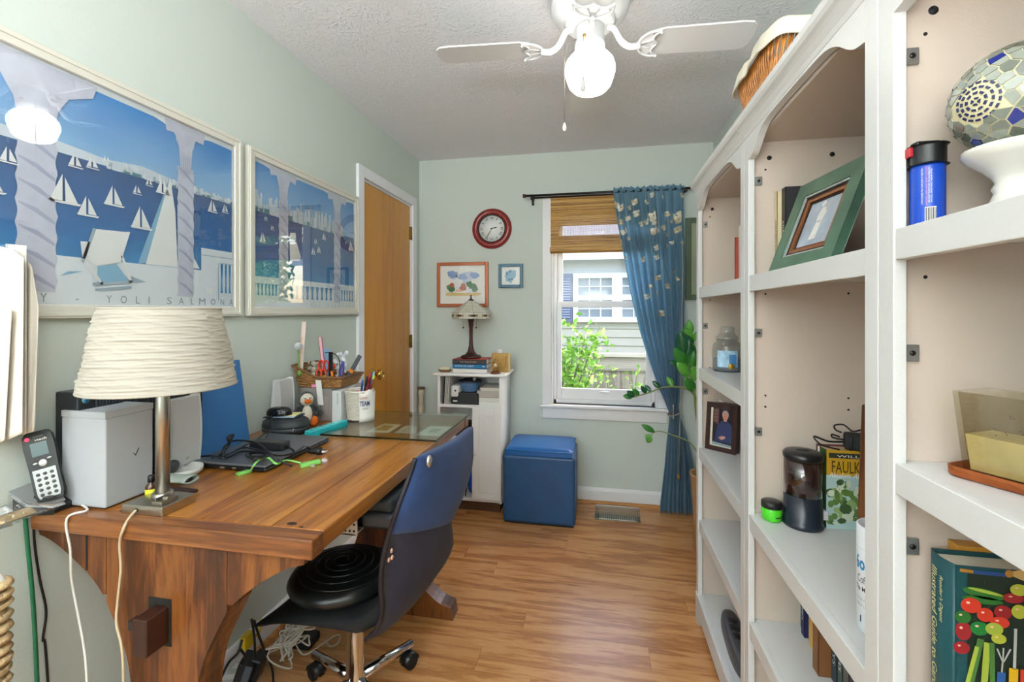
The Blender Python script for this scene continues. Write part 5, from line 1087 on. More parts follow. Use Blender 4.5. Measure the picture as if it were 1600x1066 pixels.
# mouse and dock behind the lamp
r = thing('label_tray', 'white plastic charging tray under the grey mouse beside the lamp', 'tray', D(283, 745)); c = D(283, 742)
b = B(); b.lathe([(0, 0), (.045, 0), (.055, .01), (.056, .022), (.052, .02), (.048, .012), (0, .012)], c, 28, sq=(1, .9)); b.build('tray', mat('tray_white', '#d6d6d2', .4), r)
m0 = c+V((-.022, -.022, .012)); ms_ = B().ell(m0+V((0, 0, .016)), (.026, .042, .024), 22, 14, ax=rot('Z', 25)).build('computer_mouse', mat('mouse_grey', '#3e4346', .35), None, label='dark grey mouse resting on the white tray behind the lamp pole', cat='mouse')
r = thing('glasses_case', 'pale open eyeglass sleeve in front of the white tray', 'glasses case', D(283, 762)); c = D(280, 757)+V((0, 0, .016))
b = B(); b.grid(lambda u, v: c+V((-.055+.1*v, -.004, 0))+V((0, .022*math.cos(2*PI*u), .008*math.sin(2*PI*u)+.002*v)), 28, 8, cu=True); b.build('sleeve', mat('sleeve_sage', '#a8b3a8', .6), r, solid=.002)
B().ell(c+V((.03, -.004, 0)), (.012, .014, .005), 12, 8).build('lining', mat('lining_plum', '#3c2a30', .7), r)
c = D(285, 772); r = thing('leather_wallet', 'dark brown wallet with keys under the eyeglass sleeve', 'wallet', c)
B().obox(c+V((-.06, -.028, 0)), (.085, -.004, 0), (.006, .05, 0), (0, 0, .009)).build('wallet', mat('wallet_brown', '#3b2020', .5), r, bevel=.003); b = B()
for k in range(4): b.ell(c+V((-.022+.008*k, -.034+.004*(k % 2), .012+.004*(k % 3))), (.006, .005, .005), 10, 6)
b.tube([c+V((-.02, -.03, .012)), c+V((-.028, -.04, .01)), c+V((-.024, -.05, .003))], .0012, 5); b.build('keys', mat('key_metal', '#58524c', .35, .8), r)
c = D(234, 783)+V((0, .004, 0)); r = thing('dropper_bottle', 'small amber bottle with yellow label behind the lamp', 'bottle', c)
B().lathe([(0, 0), (.0115, 0), (.0125, .003), (.0125, .034), (.011, .038), (.006, .044), (.006, .048), (0, .048)], c, 18).build('bottle', mat('bottle_amber', '#4a2712', .15, coat=.5), r); B().lathe([(.0128, .006), (.0128, .03)], c, 18).build('label', mat('label_yellow', '#c9c81e', .6), r); B().lathe([(.0075, .046), (.0075, .06), (.006, .062), (0, .062)], c, 14).build('cap', BLACK, r)
# table lamp
lx0, ly0 = -1.08, .862; bx, by = .112, .088
tlp = thing('table_lamp', 'brushed nickel table lamp with pleated cream shade at the desk front', 'lamp', (lx0+bx/2, ly0+by/2, Z))
B().box((lx0, ly0, Z), (lx0+bx, ly0+by, Z+.0215)).build('base', STEEL, tlp, bevel=.0022)
PC = V((-1.02, .91, 0)); B().lathe([(.0145, Z+.02), (.0145, 1.31), (0, 1.31)], PC, 24).build('pole', STEEL, tlp)
B().lathe([(.022, Z+.0205), (.022, Z+.034), (.018, Z+.037), (0, Z+.037)], PC, 24).build('collar', STEEL, tlp)
b = B(); b.box((PC.x+.014, ly0+.008, Z+.0215), (PC.x+.042, ly0+.05, Z+.03)); b.box((PC.x+.02, ly0+.01, Z+.03), (PC.x+.024, ly0+.045, Z+.036)); b.tube([(PC.x+.034, ly0+.02, Z+.034), (PC.x+.046, ly0+.022, Z+.034)], .005, 10); b.build('switch_block', mat('switch_nickel', '#a8a49b', .3, 1), tlp, bevel=.001)
B().lathe([(0, 0), (.0045, 0), (.0045, .002), (0, .003)], (lx0+.043, ly0+.0005, Z+.011), 14, ax=AX).build('cord_bushing', BLACK, tlp)
SHD = mat('lamp_linen', '#cdc6b8', .85, bump=.15, bscale=500)
n = SHD.node_tree; p = n.nodes['Principled BSDF']; tr2 = n.nodes.new('ShaderNodeBsdfTranslucent'); tr2.inputs[0].default_value = lin('#dcd4c4'); ms = n.nodes.new('ShaderNodeMixShader'); ms.inputs[0].default_value = .3; o_ = [q for q in n.nodes if q.type == 'OUTPUT_MATERIAL'][0]
n.links.new(p.outputs[0], ms.inputs[1]); n.links.new(tr2.outputs[0], ms.inputs[2]); n.links.new(ms.outputs[0], o_.inputs[0])
sz0, sz1, r0_, r1_ = 1.142, 1.327, .152, .118
def shd(u, v):
    a = 2*PI*u; r = r0_+(r1_-r0_)*v
    env = min(1, v*14, (1-v)*14)
    f = 0
    for (m_, k_, ph_, am) in ((2, 9.0, 0, .3), (-3, 13.0, 1.7, .25), (1, 21.0, .6, .22), (4, 6.0, 2.9, .2), (-2, 26, .3, .12)):
        s_ = math.sin(k_*2*PI*v*.55+m_*a*.9+ph_+1.1*math.sin(a*2+ph_)); f += am*(1-abs(s_))**2.2
    r += .0075*f*env+.0015*math.sin(a*5+v*9)*env
    return V((PC.x+r*math.cos(a), PC.y+r*math.sin(a), sz0+(sz1-sz0)*v))
B().grid(shd, 220, 110, cu=True).build('lamp_shade', SHD, tlp, label='cream lampshade wrapped in gathered linen')
for zz, rr in ((sz0, r0_), (sz1, r1_)): B().tube([V((PC.x+rr*math.cos(2*PI*k/48), PC.y+rr*math.sin(2*PI*k/48), zz)) for k in range(48)], .0025, 6, closed=True).build('shade_rim', SHD, tlp)
b = B()
for k in range(3): a = 2*PI*k/3+.4; b.tube([(PC.x, PC.y, 1.30), (PC.x+r1_*math.cos(a), PC.y+r1_*math.sin(a), sz1-.01)], .002, 6)
b.build('spider', STEEL, tlp)
B().tube(spline([(lx0+.043, ly0-.002, Z+.011), P(203, 808, y=.845), P(193, 826, y=.822), P(187, 850, y=.83), P(189, 890, y=.838), P(184, 940, y=.843), P(182, 975, y=.843), P(190, 1010, y=.84), P(193, 1066, y=.84), P(190, 1200, y=.84)], 6), .0029, 8).build('lamp_cable', mat('cord_clear_gold', '#c9b594', .35), None, label='beige lamp cord hanging down the front of the desk end', cat='cord')
# cordless phone
pb = D(64, 778); r = thing('phone_base', 'silver and black charging cradle under the cordless phone', 'phone base', (-1.25, .85, Z))
PX0 = V((-1.303, .79, Z)); SLV = mat('phone_silver', '#a7a8a8', .35, .5)
b0 = P(25, 765, z=Z+.03); ys = b0.y
B().prism([(-1.306, .800, Z+.048), (-1.306, .862, Z+.054), (-1.27, .862, Z+.042), (-1.226, .848, Z+.016), (-1.23, .828, Z+.016), (-1.262, .800, Z+.028)], (0, 0, .010)).build('cradle_top', SLV, r, bevel=.003)
B().prism([(-1.306, .805, Z), (-1.23, .83, Z), (-1.23, .83, Z+.016), (-1.262, .81, Z+.028), (-1.306, .805, Z+.048)], (0, .05, 0)).build('cradle_body', BLACK, r, bevel=.002)
B().ell((-1.255, .834, Z+.04), (.03, .02, .008), 20, 8).build('well', BLACK, r)
# handset: a slab tilted back
ph = thing('cordless_phone', 'black and silver cordless phone handset standing in its cradle', 'phone', (-1.262, .862, Z+.035))
c0 = P(82, 779, x=-1.238); c1_ = P(58, 677, x=-1.283); uh = (c1_-c0).normalized(); hh = (c1_-c0).length; face = V((.72, -.69, .0)).normalized(); face = (face-uh*face.dot(uh)).normalized(); rt = uh.cross(face)*-1
if rt.dot(V((.7, .7, 0))) < 0: rt = -rt
Wp, Tp = .041, .02
def hpt(a, t, d=0): return c0+rt*(a*Wp)+uh*(t*hh)+face*d
out = [(-.44, .02), (.44, .02), (.5, .1), (.5, .5), (.54, .8), (.5, .95), (.38, 1), (-.38, 1), (-.5, .95), (-.54, .8), (-.5, .5), (-.5, .1)]
B().prism([hpt(a, t, -Tp/2) for a, t in out], face*Tp).build('body', BLACK, ph, bevel=.004, seg=3)
B().prism([hpt(a, t, Tp/2) for a, t in [(-.4, .04), (.4, .04), (.46, .1), (.46, .46), (-.46, .46), (-.46, .1)]], face*.0012).build('keypad_panel', SLV, ph, bevel=.0005, seg=1)
B().prism([hpt(a, t, Tp/2) for a, t in [(-.34, .66), (.34, .66), (.34, .86), (-.34, .86)]], face*.0008).build('screen', mat('phone_screen', '#4f6468', .15), ph)
for i in range(3):
    for j in range(5): q = hpt(-.28+.28*i, .09+.075*j, Tp/2+.0012); B().ell(q, (.0038, .0038, .0012), 10, 6, ax=basis(rt, uh, face)).build('key', mat('key_dark', '#3b3d3f', .4), ph)
B().ell(hpt(.02, .55, Tp/2+.001), (.0075, .0085, .0018), 16, 8, ax=basis(rt, uh, face)).build('nav_key', mat('nav_silver', '#c4c4c4', .3, .6), ph)
B().ell(hpt(-.28, .56, Tp/2+.0006), (.0045, .0025, .001), 10, 6, ax=basis(rt, uh, face)).build('soft_key', SLV, ph); B().ell(hpt(.3, .6, Tp/2+.0006), (.0045, .0025, .001), 10, 6, ax=basis(rt, uh, face)).build('soft_key', SLV, ph)
B().prism([hpt(a, t, Tp/2) for a, t in [(-.15, .935), (.25, .935), (.25, .96), (-.15, .96)]], face*.0008).build('earpiece', mat('ear_grey', '#55585c', .4), ph, bevel=.0003)
B().ell(hpt(-.4, .935, Tp/2), (.004, .004, .001), 10, 6, ax=basis(rt, uh, face)).build('signal_light', mat('red_led', '#ff3048', .4, em=2.5), ph)
text('vtech', hpt(-.12, .885, Tp/2+.001), rt*Wp*.5, uh*.0055, PAPER, ph, bold=.02)
# laptop
lx = [-1.188, -.94, 1.152, 1.468]; r = thing('laptop', 'closed dark grey laptop under the tangle of cables', 'laptop', ((lx[0]+lx[1])/2, (lx[2]+lx[3])/2, Z))
B().box((lx[0], lx[2], Z+.002), (lx[1], lx[3], Z+.0135)).build('base', BLACK, r, bevel=.005, seg=3)
B().box((lx[0], lx[2], Z+.0142), (lx[1], lx[3], Z+.0215)).build('lid', mat('laptop_lid', '#6c7077', .35, .3, bump=.03, bscale=600), r, bevel=.003, seg=3)
for xx in (-1.09, -1.05): B().box((xx, lx[2]-.0006, Z+.005), (xx+.014, lx[2]+.004, Z+.011)).build('port', mat('port_metal', '#b5b0a5', .3, .8), r)
LT = Z+.0217
# power brick with cable
def L_(px, py, dz=0): return P(px, py, z=LT+dz)
r = thing('power_adapter', 'black power adapter and cord lying on the laptop', 'power adapter', L_(420, 700))
a, c = L_(396, 700), L_(447, 703); dd_ = (c-a).normalized(); e_ = V((-dd_.y, dd_.x, 0)); B().obox(a-e_*.02, dd_*(c-a).length, e_*.042, (0, 0, .026)).build('brick', mat('brick_black', '#26272a', .4), r, bevel=.005)
pl = D(497, 712)+V((0, 0, .014)); 
B().tube(spline([c+V((0, 0, .013)), L_(456, 702, .014), L_(458, 708, .006), L_(435, 712, .012), L_(410, 705, .03), L_(380, 700, .012), L_(350, 712, .03), L_(362, 690, .03), L_(400, 692, .045), L_(425, 712, .03), L_(440, 722, .012), L_(455, 728, .006)], 8), .003, 8).build('cable', BLACK, r)
B().tube(spline([L_(455, 712, .006), L_(465, 706, .008), D(474, 708)+V((0, 0, .02)), D(484, 709)+V((0, 0, .017)), pl+V((-.01, 0, .0))], 6), .004, 8).build('plug_cord', BLACK, r)
dpl = V((.9, .3, 0)).normalized(); ax2 = basis(V((0, 0, 1)), V((-dpl.y, dpl.x, 0)), dpl)
pg_ = B().lathe([(.005, -.03), (.008, -.02), (.009, -.008), (.013, 0), (.012, .012), (0, .013)], pl, 14, ax=ax2).build('plug', BLACK, r)
for k in (-1, 1): B().obox(pl+dpl*.012+V((-dpl.y, dpl.x, 0))*(.006*k-.0008)-V((0, 0, .003)), dpl*.016, V((-dpl.y, dpl.x, 0))*.0016, (0, 0, .006)).build('prong', CHROME, pg_)
b = B()
for k in range(5): b.tube([L_(402+1.5*math.cos(t)*(8+k), 711+math.sin(t)*(3+k*.6), .012+.004*k+.004*math.sin(2*t+k)) for t in [2*PI*j/20 for j in range(20)]], .0028, 6, closed=True)
b.build('coiled_cable', BLACK, None, label='small coil of black cable in the middle of the laptop lid', cat='cable')
b = B(); b.tube(spline([L_(348, 715, .004), L_(350, 700, .03), L_(358, 692, .05), L_(356, 684, .07), L_(364, 680, .062), L_(360, 690, .05), L_(352, 702, .03), L_(340, 715, .003)], 8), .0042, 8); b.build('black_strap', BLACKM, None, label='looped black strap standing up at the laptop hinge', cat='strap')
b = B(); b.tube(spline([D(302, 729)+V((0, 0, .028)), D(330, 728)+V((0, 0, .03)), L_(352, 716, .008), L_(376, 706, .004), L_(398, 706, .012)], 8), .003, 8); b.tube(spline([L_(330, 716, .003), L_(360, 708, .01), L_(385, 695, .03), L_(400, 688, .02), L_(418, 672, .03), L_(422, 660, .06)], 8), .0024, 6); b.build('black_cable', BLACK, None, label='thin black cables trailing across the left of the laptop', cat='cable')
GRN = mat('cable_green', '#85cf68', .45); r = thing('green_cable', 'bright green usb cable draped over the laptop corner', 'cable', D(430, 735))
B().tube(spline([D(392, 741)+V((0, 0, .008)), L_(396, 728, .014), L_(408, 717, .022), L_(420, 716, .02), L_(432, 725, .014), D(448, 731)+V((0, 0, .022)), D(470, 730)+V((0, 0, .012))], 8), .0027, 8).build('cable', GRN, r)
for a, c, h in ((D(370, 744), D(391, 738), .008), (D(470, 731), D(500, 724), .012)):
    d_ = (c-a).normalized(); e_ = V((-d_.y, d_.x, 0)); cn = B().obox(a-e_*.008, d_*(c-a).length, e_*.017, (0, 0, h)).build('connector', GRN, r, bevel=.002)
a = D(490, 730)+V((0, 0, .002)); B().box((a.x-.006, a.y-.006, a.z), (a.x+.006, a.y-.002, a.z+.007)).build('plug_shell', mat('plug_shell', '#d9dfd0', .3, .6), r)
# headset case with notepad and mouse
cc_ = V((-1.178, 1.555, Z)); r = thing('zip_case', 'round black zippered case behind the laptop', 'case', cc_); CS = mat('case_black', '#2b3034', .5, bump=.04, bscale=300)
B().lathe([(0, 0), (.075, 0), (.085, .006), (.09, .018), (.0895, .024)], cc_, 40, sq=(1.0, .8)).build('lower_shell', CS, r); B().lathe([(.0895, .028), (.09, .034), (.085, .05), (.07, .058), (0, .060)], cc_, 40, sq=(1.0, .8)).build('upper_shell', CS, r)
B().lathe([(.0885, .023), (.0885, .029)], cc_, 40, sq=(1, .8)).build('zipper', mat('zip_grey', '#6a6d70', .4), r); q = cc_+V((.07, -.055, .026)); B().tube([q+V((.005*math.cos(t)*.7, -.005*math.cos(t)*.3, .006*math.sin(t))) for t in [2*PI*k/14 for k in range(14)]], .0012, 6, closed=True).build('zip_pull', CHROME, r)
nz_ = Z+.061; r = thing('notepad', 'small yellow notepad on top of the black case', 'notepad', (cc_.x, cc_.y, nz_)); q = cc_+V((-.01, 0, 0)); M_ = rot('Z', 12)
for k, (c_, w_, h_, o_) in enumerate((('#1f2c3c', .13, .085, -.01), ('#b9cbe0', .08, .08, .03), ('#e6e2a0', .11, .075, 0))):
    B().obox(V((q.x+o_-.05, q.y-.04+.004*k, nz_+.003*k)), M_ @ V((w_, 0, 0)), M_ @ V((0, h_*.8, 0)), (0, 0, .003)).build('sheet_stack', mat('note_%d' % k, c_, .7), r)
mo = V((q.x-.012, q.y-.01, nz_+.0095)); r = thing('computer_mouse', 'glossy black mouse on the yellow notepad', 'mouse', mo)
B().grid(lambda u, v: mo+M_ @ V((.048*math.cos(2*PI*u)*math.cos(v*PI/2)**.6, .029*math.sin(2*PI*u)*math.cos(v*PI/2)**.6, .03*math.sin(v*PI/2)**.8)), 28, 10, cu=True).build('body', mat('mouse_black', '#15171a', .12), r); B().ell(mo+M_ @ V((.027, 0, .022)), (.006, .003, .005), 10, 6).build('wheel', mat('wheel_grey', '#55595e', .3), r)
B().tube(spline([mo+V((-.01, -.03, .002)), P(426, 668, z=Z+.05), P(418, 680, z=Z+.035), P(412, 690, z=Z+.028), P(404, 692, z=LT+.004)], 6), .0024, 6).build('mouse_cord', BLACK, r)
# penguin plush
pc_ = D(470, 672)+V((.002, .028, 0)); pc_ = V((-1.185, 1.685, Z)); r = thing('penguin_plush', 'small plush penguin sitting against the grey file box', 'plush toy', pc_)
PK = mat('plush_black', '#1d1f23', .95, sheen=.4, bump=.5, bscale=350); PWH = mat('plush_white', '#ddd6c4', .95, bump=.4, bscale=350); POR = mat('plush_orange', '#e2701c', .9, bump=.4, bscale=350)
fd = V((.72, -.69, 0)); sd_ = V((.69, .72, 0)); MF = basis(sd_, -fd, V((0, 0, 1)))
b = B(); b.ell(pc_+V((0, 0, .045)), (.034, .03, .048), 20, 14, ax=MF); b.build('body', PK, r)
B().ell(pc_+fd*.012+V((0, 0, .042)), (.024, .024, .042), 18, 12, ax=MF).build('belly', PWH, r)
hd = B().ell(pc_+V((0, 0, .106))+fd*.003, (.032, .031, .031), 22, 14, ax=MF).build('head', PK, r); B().ell(pc_+fd*.0155+V((0, 0, .105)), (.027, .0215, .027), 18, 12, ax=MF).build('face', PWH, hd)
B().ell(pc_+fd*.04+V((0, 0, .101)), (.014, .013, .0095), 14, 10, ax=MF).build('beak', POR, hd)
for s_ in (-1, 1):
    q = pc_+fd*.032+sd_*(.009*s_)+V((0, 0, .114)); B().ell(q, (.005, .004, .0065), 12, 8, ax=MF).build('eye', PAPER, hd); B().ell(q+fd*.003-V((0, 0, .0015)), (.0028, .0022, .0035), 10, 6, ax=MF).build('pupil', INK, hd)
    B().tube(spline([pc_+sd_*(.026*s_)+V((0, 0, .072)), pc_+sd_*(.042*s_)+fd*.012+V((0, 0, .055)), pc_+sd_*(.05*s_)+fd*.03+V((0, 0, .045))], 6), [.012]*6+[.012]*6+[.010], 10).build('wing', PK, r)
    b = B(); b.ell(pc_+sd_*(.02*s_)+fd*.046+V((0, 0, .015)), (.015, .02, .014), 14, 10, ax=MF); b.ell(pc_+sd_*(.022*s_)+fd*.056+V((0, 0, .024)), (.014, .009, .018), 14, 10, ax=MF); b.build('foot', POR, r)
speaker(437, 458, 589, 655, -1.235, 'white desk speaker behind the plush penguin')
# silver file box, white slab
r = thing('file_box', 'silver-grey metal file box behind the penguin', 'file box', (-1.18, 1.81, Z)); FS = mat('file_silver', '#a9a39c', .35, .4)
fx0_, fx1_ = -1.255, -1.105; fy = 1.745; fz = P(490, 607, y=fy).z
B().box((fx0_, fy, Z), (fx1_, fy+.10, fz)).build('case', FS, r, bevel=.003); B().box((fx0_+.02, fy-.003, Z+.006), (fx1_-.016, fy, fz-.03)).build('front_panel', mat('file_panel', '#b7aea9', .3, .4), r, bevel=.001); B().box((fx0_+.1, fy-.0036, Z+.008), (fx0_+.101, fy-.003, Z+.08)).build('groove', BLACK, r)
B().box((fx1_+.0005, fy+.004, Z), (fx1_+.006, fy+.09, fz-.012)).build('dark_divider', BLACKM, None, label='thin black divider beside the silver file box', cat='divider')
sx0, sx1 = fx1_+.0065, -1.0565; fz2 = P(522, 611, y=1.735).z; r = thing('white_box', 'upright narrow white box beside the silver file box', 'box', ((sx0+sx1)/2, 1.79, Z))
B().box((sx0, 1.735, Z), (sx1, 1.84, fz2)).build('carton', mat('carton_white', '#d9dcdc', .4), r, bevel=.0015); text('ORGANIZER', (sx1-.012, 1.7345, fz2-.058), (0, 0, .05), (-.008, 0, 0), mat('letter_grey', '#7d8386', .5), r)
q = P(497, 600, y=1.73); B().obox((q.x-.004, 1.735, q.z-.09), (.026, 0, 0), (0, .0012, 0), (-.012, 0, .105)).build('paper_tag', PAPER, None, label='white paper tag hanging down the front of the silver box', cat='tag')
# pill organiser
r = thing('pill_organizer', 'teal translucent seven-day pill organizer', 'pill organizer', (-1.04, 1.6, Z)); TE = mat('teal_plastic', '#27b6bd', .15, trans=.0, coat=.5)
o0 = V((-1.07, 1.512, Z)); dv = V((.035, .19, 0)); dn = dv.normalized(); sd2 = V((dn.y, -dn.x, 0))
B().obox(o0, dv, sd2*.034, (0, 0, .017)).build('tray', TE, r, bevel=.001)
for k in range(7): B().obox(o0+dv*(k/7+.006)+V((0, 0, .0172))+sd2*.001, dv*(1/7-.012), sd2*.032, (0, 0, .007)).build('lid', mat('teal_lid', '#4cd0d4', .12, coat=.5), r, bevel=.0015)
# glass plate with prints under it
gx0, gx1, gy0, gy1 = -1.02, -.566, 1.535, 1.962
for k, (lab, pts, cm_, ci) in enumerate((('cream bordered brown photo under the glass, nearest the white cup', [(572, 675), (600, 662), (627, 664), (606, 677)], '#e6dfc6', '#a8803e'), ('pale printed card under the glass between two photos', [(616, 677), (634, 666), (652, 667), (650, 678)], '#cfccc0', '#bdbab0'), ('white matted photo under the glass near the desk edge', [(650, 680), (672, 666), (706, 667), (686, 682)], '#eceae2', '#a9b0a0'))):
    q = [P(a, c, z=Z+.0005) for a, c in pts]; cen = sum(q, V((0, 0, 0)))/4; m = thing('photo_print', lab, 'photo', cen, group=None)
    B().prism(q, (0, 0, .0008)).build('card', mat('card_%d' % k, cm_, .7), m)
    B().prism([cen+(a-cen)*(.55 if k < 2 else .4)+V((0, 0, .0008)) for a in q], (0, 0, .0002)).build('picture', mat('cardpic_%d' % k, ci, .7, var=.5, vscale=60), m)
pt = B().box((gx0, gy0, Z+.0025), (gx1, gy1-.008, Z+.0085)).build('glass_plate', glassy('plate_glass', '#eef4f0', 2.2), None, label='clear glass plate with green edge covering the far end of the desk', cat='glass plate')
ge = B(); ge.box((gx0, gy0-.0006, Z+.0025), (gx1, gy0-.0001, Z+.0085)); ge.box((gx0-.0006, gy0, Z+.0025), (gx0-.0001, gy1-.008, Z+.0085)); ge.box((gx1+.0001, gy0, Z+.0025), (gx1+.0006, gy1-.008, Z+.0085)); ge.build('polished_edge', glassy('green_edge', '#3f8f6a', 2), pt)
for xx, yy in ((gx1-.012, gy1-.03), (gx0+.006, gy0+.012), (gx1-.012, gy0+.012), (gx0+.006, gy1-.03)): B().box((xx, yy, Z), (xx+.01, yy+.012, Z+.0025)).build('bumper', BLACK, pt)
GZ = Z+.0087
# white wicker cup with pens
cb_ = V((-.997, 1.778, GZ)); WWK = mat('wicker_white', '#ded6c9', .6); r = thing('wicker_cup', 'white woven cup holding pens on the glass plate', 'pen cup', cb_)
weave(.044, .055, .004, .118, cb_, 14, 20, .0034).build('woven_wall', WWK, r, kind='stuff'); B().tube([cb_+V((.0565*math.cos(a), .0565*math.sin(a), .122)) for a in [2*PI*k/32 for k in range(32)]], .005, 8, closed=True).build('rim', WWK, r)
B().lathe([(0, .001), (.04, .001), (.051, .115)], cb_, 24, cap=False).build('liner', mat('liner_cream', '#c7bba4', .8), r)
q = cb_+V((.03, -.056, 0)); bag = thing('paper_bag', 'folded white printed paper bag beside the wicker cup', 'paper', (cb_.x+.075, cb_.y, GZ))
pw = [cb_+V((.0655*math.cos(a), .0655*math.sin(a), 0)) for a in [math.radians(t) for t in (-62, -48, -34, -20, -6, 8)]]
b = B()
b.grid(lambda u, v: cb_+V(((.0645+.003*v)*math.cos(math.radians(-62+70*u)), (.0645+.003*v)*math.sin(math.radians(-62+70*u)), .125*v*(1-.06*math.sin(9*u)))), 16, 6)
b.build('sheet', PAPER, bag, solid=.0012)
dt = (pw[2]-pw[0])*1.25; text('TEAM', pw[0]+V((.006, -.006, .068)), dt, (0, 0, .02), mat('letter_navy', '#2a3a6e', .6), bag, bold=.02); text('SUPER', pw[0]+V((.006, -.006, .095)), dt*.8, (0, 0, .01), mat('letter_red', '#c0453c', .6), bag); text('NATION', pw[0]+V((.006, -.006, .052))+dt*.3, dt*.5, (0, 0, .007), MC['letter_navy'], bag)
def pen(p0, p1_, r_, mc, name, lab, cat, tip=None, grp=None):
    p0, p1_ = V(p0), V(p1_); t = thing(name, lab, cat, p0, group=grp); d = p1_-p0
    B().tube([p0, p0+d*.08, p0+d*.9, p1_], [r_*.6, r_, r_, r_*.8], 10).build('barrel', mc, t)
    if tip: B().tube([p0+d*.8, p1_+d*.04], [r_*1.15, r_*1.05], 10).build('cap', tip, t)
    return t
PENC = [('#2a4fa0', 'blue pen'), ('#222428', 'black pen'), ('#a02034', 'dark red pen'), ('#7f2f3c', 'maroon pen'), ('#cfd83c', 'lime yellow pen'), ('#6fb4c4', 'pale turquoise pen'), ('#3a3c40', 'charcoal pen with a clear clip')]
for k, (c_, lb) in enumerate(PENC):
    a = -1.2+k*.35; pen(cb_+V((.02*math.cos(a), .02*math.sin(a), .02)), cb_+V((.048*math.cos(a+.3)+.005*k, .03*math.sin(a), .165+.014*(k % 3)+(.02 if k == 6 else 0))), .0042, mat('pen_%d' % k, c_, .35), 'pen', lb+' in the white wicker cup', 'pen', tip=mat('pen_%d' % k, c_, .35), grp='pens in the wicker cup')
a, c = P(548, 622, y=cb_.y-.03), P(560, 612, y=cb_.y-.03); pen(a+V((-.012, .01, -.015)), c, .0085, mat('pink_marker', '#f02f95', .35), 'marker', 'hot pink highlighter leaning over the rim of the wicker cup', 'highlighter')
a = P(574, 604, y=cb_.y); pen(cb_+V((.03, 0, .03)), a, .004, mat('brush_pale', '#d6cab0', .5), 'paintbrush', 'pale handled brush at the right of the wicker cup', 'brush')
# wicker basket of supplies
WK = mat('wicker_brown', '#a97a45', .55, var=.35, vscale=70); bc = V((-1.165, 1.925, Z)); bk0 = 1.0
# two baskets standing on a low box behind the files
B().box((-1.297, 1.848, Z), (-1.06, 1.93, fz)).build('carton', mat('carton_grey', '#b5b2ab', .6), None, bevel=.002, label='low grey carton under the brown supply basket', cat='box')
bc = V((-1.182, 1.843, fz+.0008)); r = thing('wicker_basket', 'brown wicker basket full of desk supplies by the door', 'basket', bc)
def rect_weave(c, hx, hy, z0, z1, fl_, rows_, rad, tilt=lambda x: 0):
    b = B(); path0 = []
    for k in range(rows_):
        t = k/(rows_-1); s_ = 1+fl_*t; pts = []
        cor = [(-hx, -hy), (hx, -hy), (hx, hy), (-hx, hy)]
        for i in range(4):
            p0, p1_ = cor[i], cor[(i+1) % 4]; n_ = max(3, int(math.hypot(p1_[0]-p0[0], p1_[1]-p0[1])/.011))
            for j in range(n_): f = j/n_; x, y = p0[0]+(p1_[0]-p0[0])*f, p0[1]+(p1_[1]-p0[1])*f; am = .0028*(1 if (j+k) % 2 else -1); nx, ny = ((0, -1), (1, 0), (0, 1), (-1, 0))[i]; pts.append(V((c.x+x*s_+nx*am, c.y+y*s_+ny*am, z0+(z1-z0)*t+tilt(x)*t)))
        b.tube(pts, rad, 5, closed=True)
    return b
tf = lambda x: .055*max(0, -x/.11)
rect_weave(bc, .098, .075, bc.z+.004, bc.z+.038, .14, 7, .0042, tf).build('woven_wall', WK, r, kind='stuff'); rect_weave(bc, .1, .077, bc.z+.043, bc.z+.0435, .15, 2, .0055, tf).build('rim', mat('wicker_dark', '#7a5230', .5), r); B().box((bc.x-.093, bc.y-.07, bc.z), (bc.x+.093, bc.y+.07, bc.z+.004)).build('bottom', WK, r)
def W(px, py, y=1.800): return P(px, py, y=y)
def strip(p0, p1_, w, t, m, name, lab, cat, fn=None):
    p0, p1_ = V(p0), V(p1_); d = (p1_-p0); s_ = d.normalized().cross(V((0, -1, 0))).normalized()*w; r = thing(name, lab, cat, p0); B().obox(p0-s_/2, s_, d, V((0, t, 0))).build('blade', m, r, bevel=.0004, seg=1)
    if fn: fn(r, p0, d, s_)
    return r
bz_ = bc.z+.006
def base_at(px, y=1.800): q = W(px, 590, y); q.z = bz_; return q
strip(base_at(468, 1.790), W(475, 503, 1.800), .021, .002, mat('paint_stick', '#e6d3c6', .6), 'paint_stick', 'tall pale wooden paint stick with red print', 'paint stick', lambda r, p, d, s_: text('ACE PAINT HERE', p+d*.35-s_*.12+V((0, -.0006, 0)), d*.4, -s_*.35, mat('letter_rust', '#b5504a', .6), r))
strip(base_at(508, 1.825), W(500, 527, 1.815), .016, .002, mat('ruler_clear', '#e7b9c4', .3), 'red_ruler', 'clear pink ruler with red edges tilting left', 'ruler', lambda r, p, d, s_: (B().obox(p-s_*.52+V((0, -.001, 0)), s_*.1, d, V((0, .003, 0))).build('edge', mat('ruler_red', '#b02a3a', .4), r), B().obox(p+s_*.42+V((0, -.001, 0)), s_*.1, d, V((0, .003, 0))).build('edge', MC['ruler_red'], r)))
strip(base_at(537, 1.825), W(562, 556, 1.825), .018, .006, mat('knife_grey', '#555c60', .35), 'utility_knife', 'dark grey snap-off cutter slanting right with an orange collar', 'cutter', lambda r, p, d, s_: B().obox(p+d*.42-s_*.55+V((0, -.001, 0)), s_*1.1, d*.1, V((0, .008, 0))).build('collar', mat('collar_orange', '#e0861f', .4), r))
r = thing('plush_ball_pen', 'white fluffy ball topped green pen at the basket left end', 'pen', base_at(467, 1.785)); a = W(466, 547, 1.745); B().tube([base_at(469, 1.775), a], .0035, 8).build('stem', mat('stem_leaf', '#6f9f4a', .5), r); B().ell(W(466, 541, 1.745), .0165, 16, 12).build('fluff_ball', mat('fluff_white', '#dde3e6', .95, bump=1, bscale=200), r)
B().ell(W(468, 583, 1.758), (.01, .008, .016), 12, 8).build('leaf', MC['stem_leaf'], r)
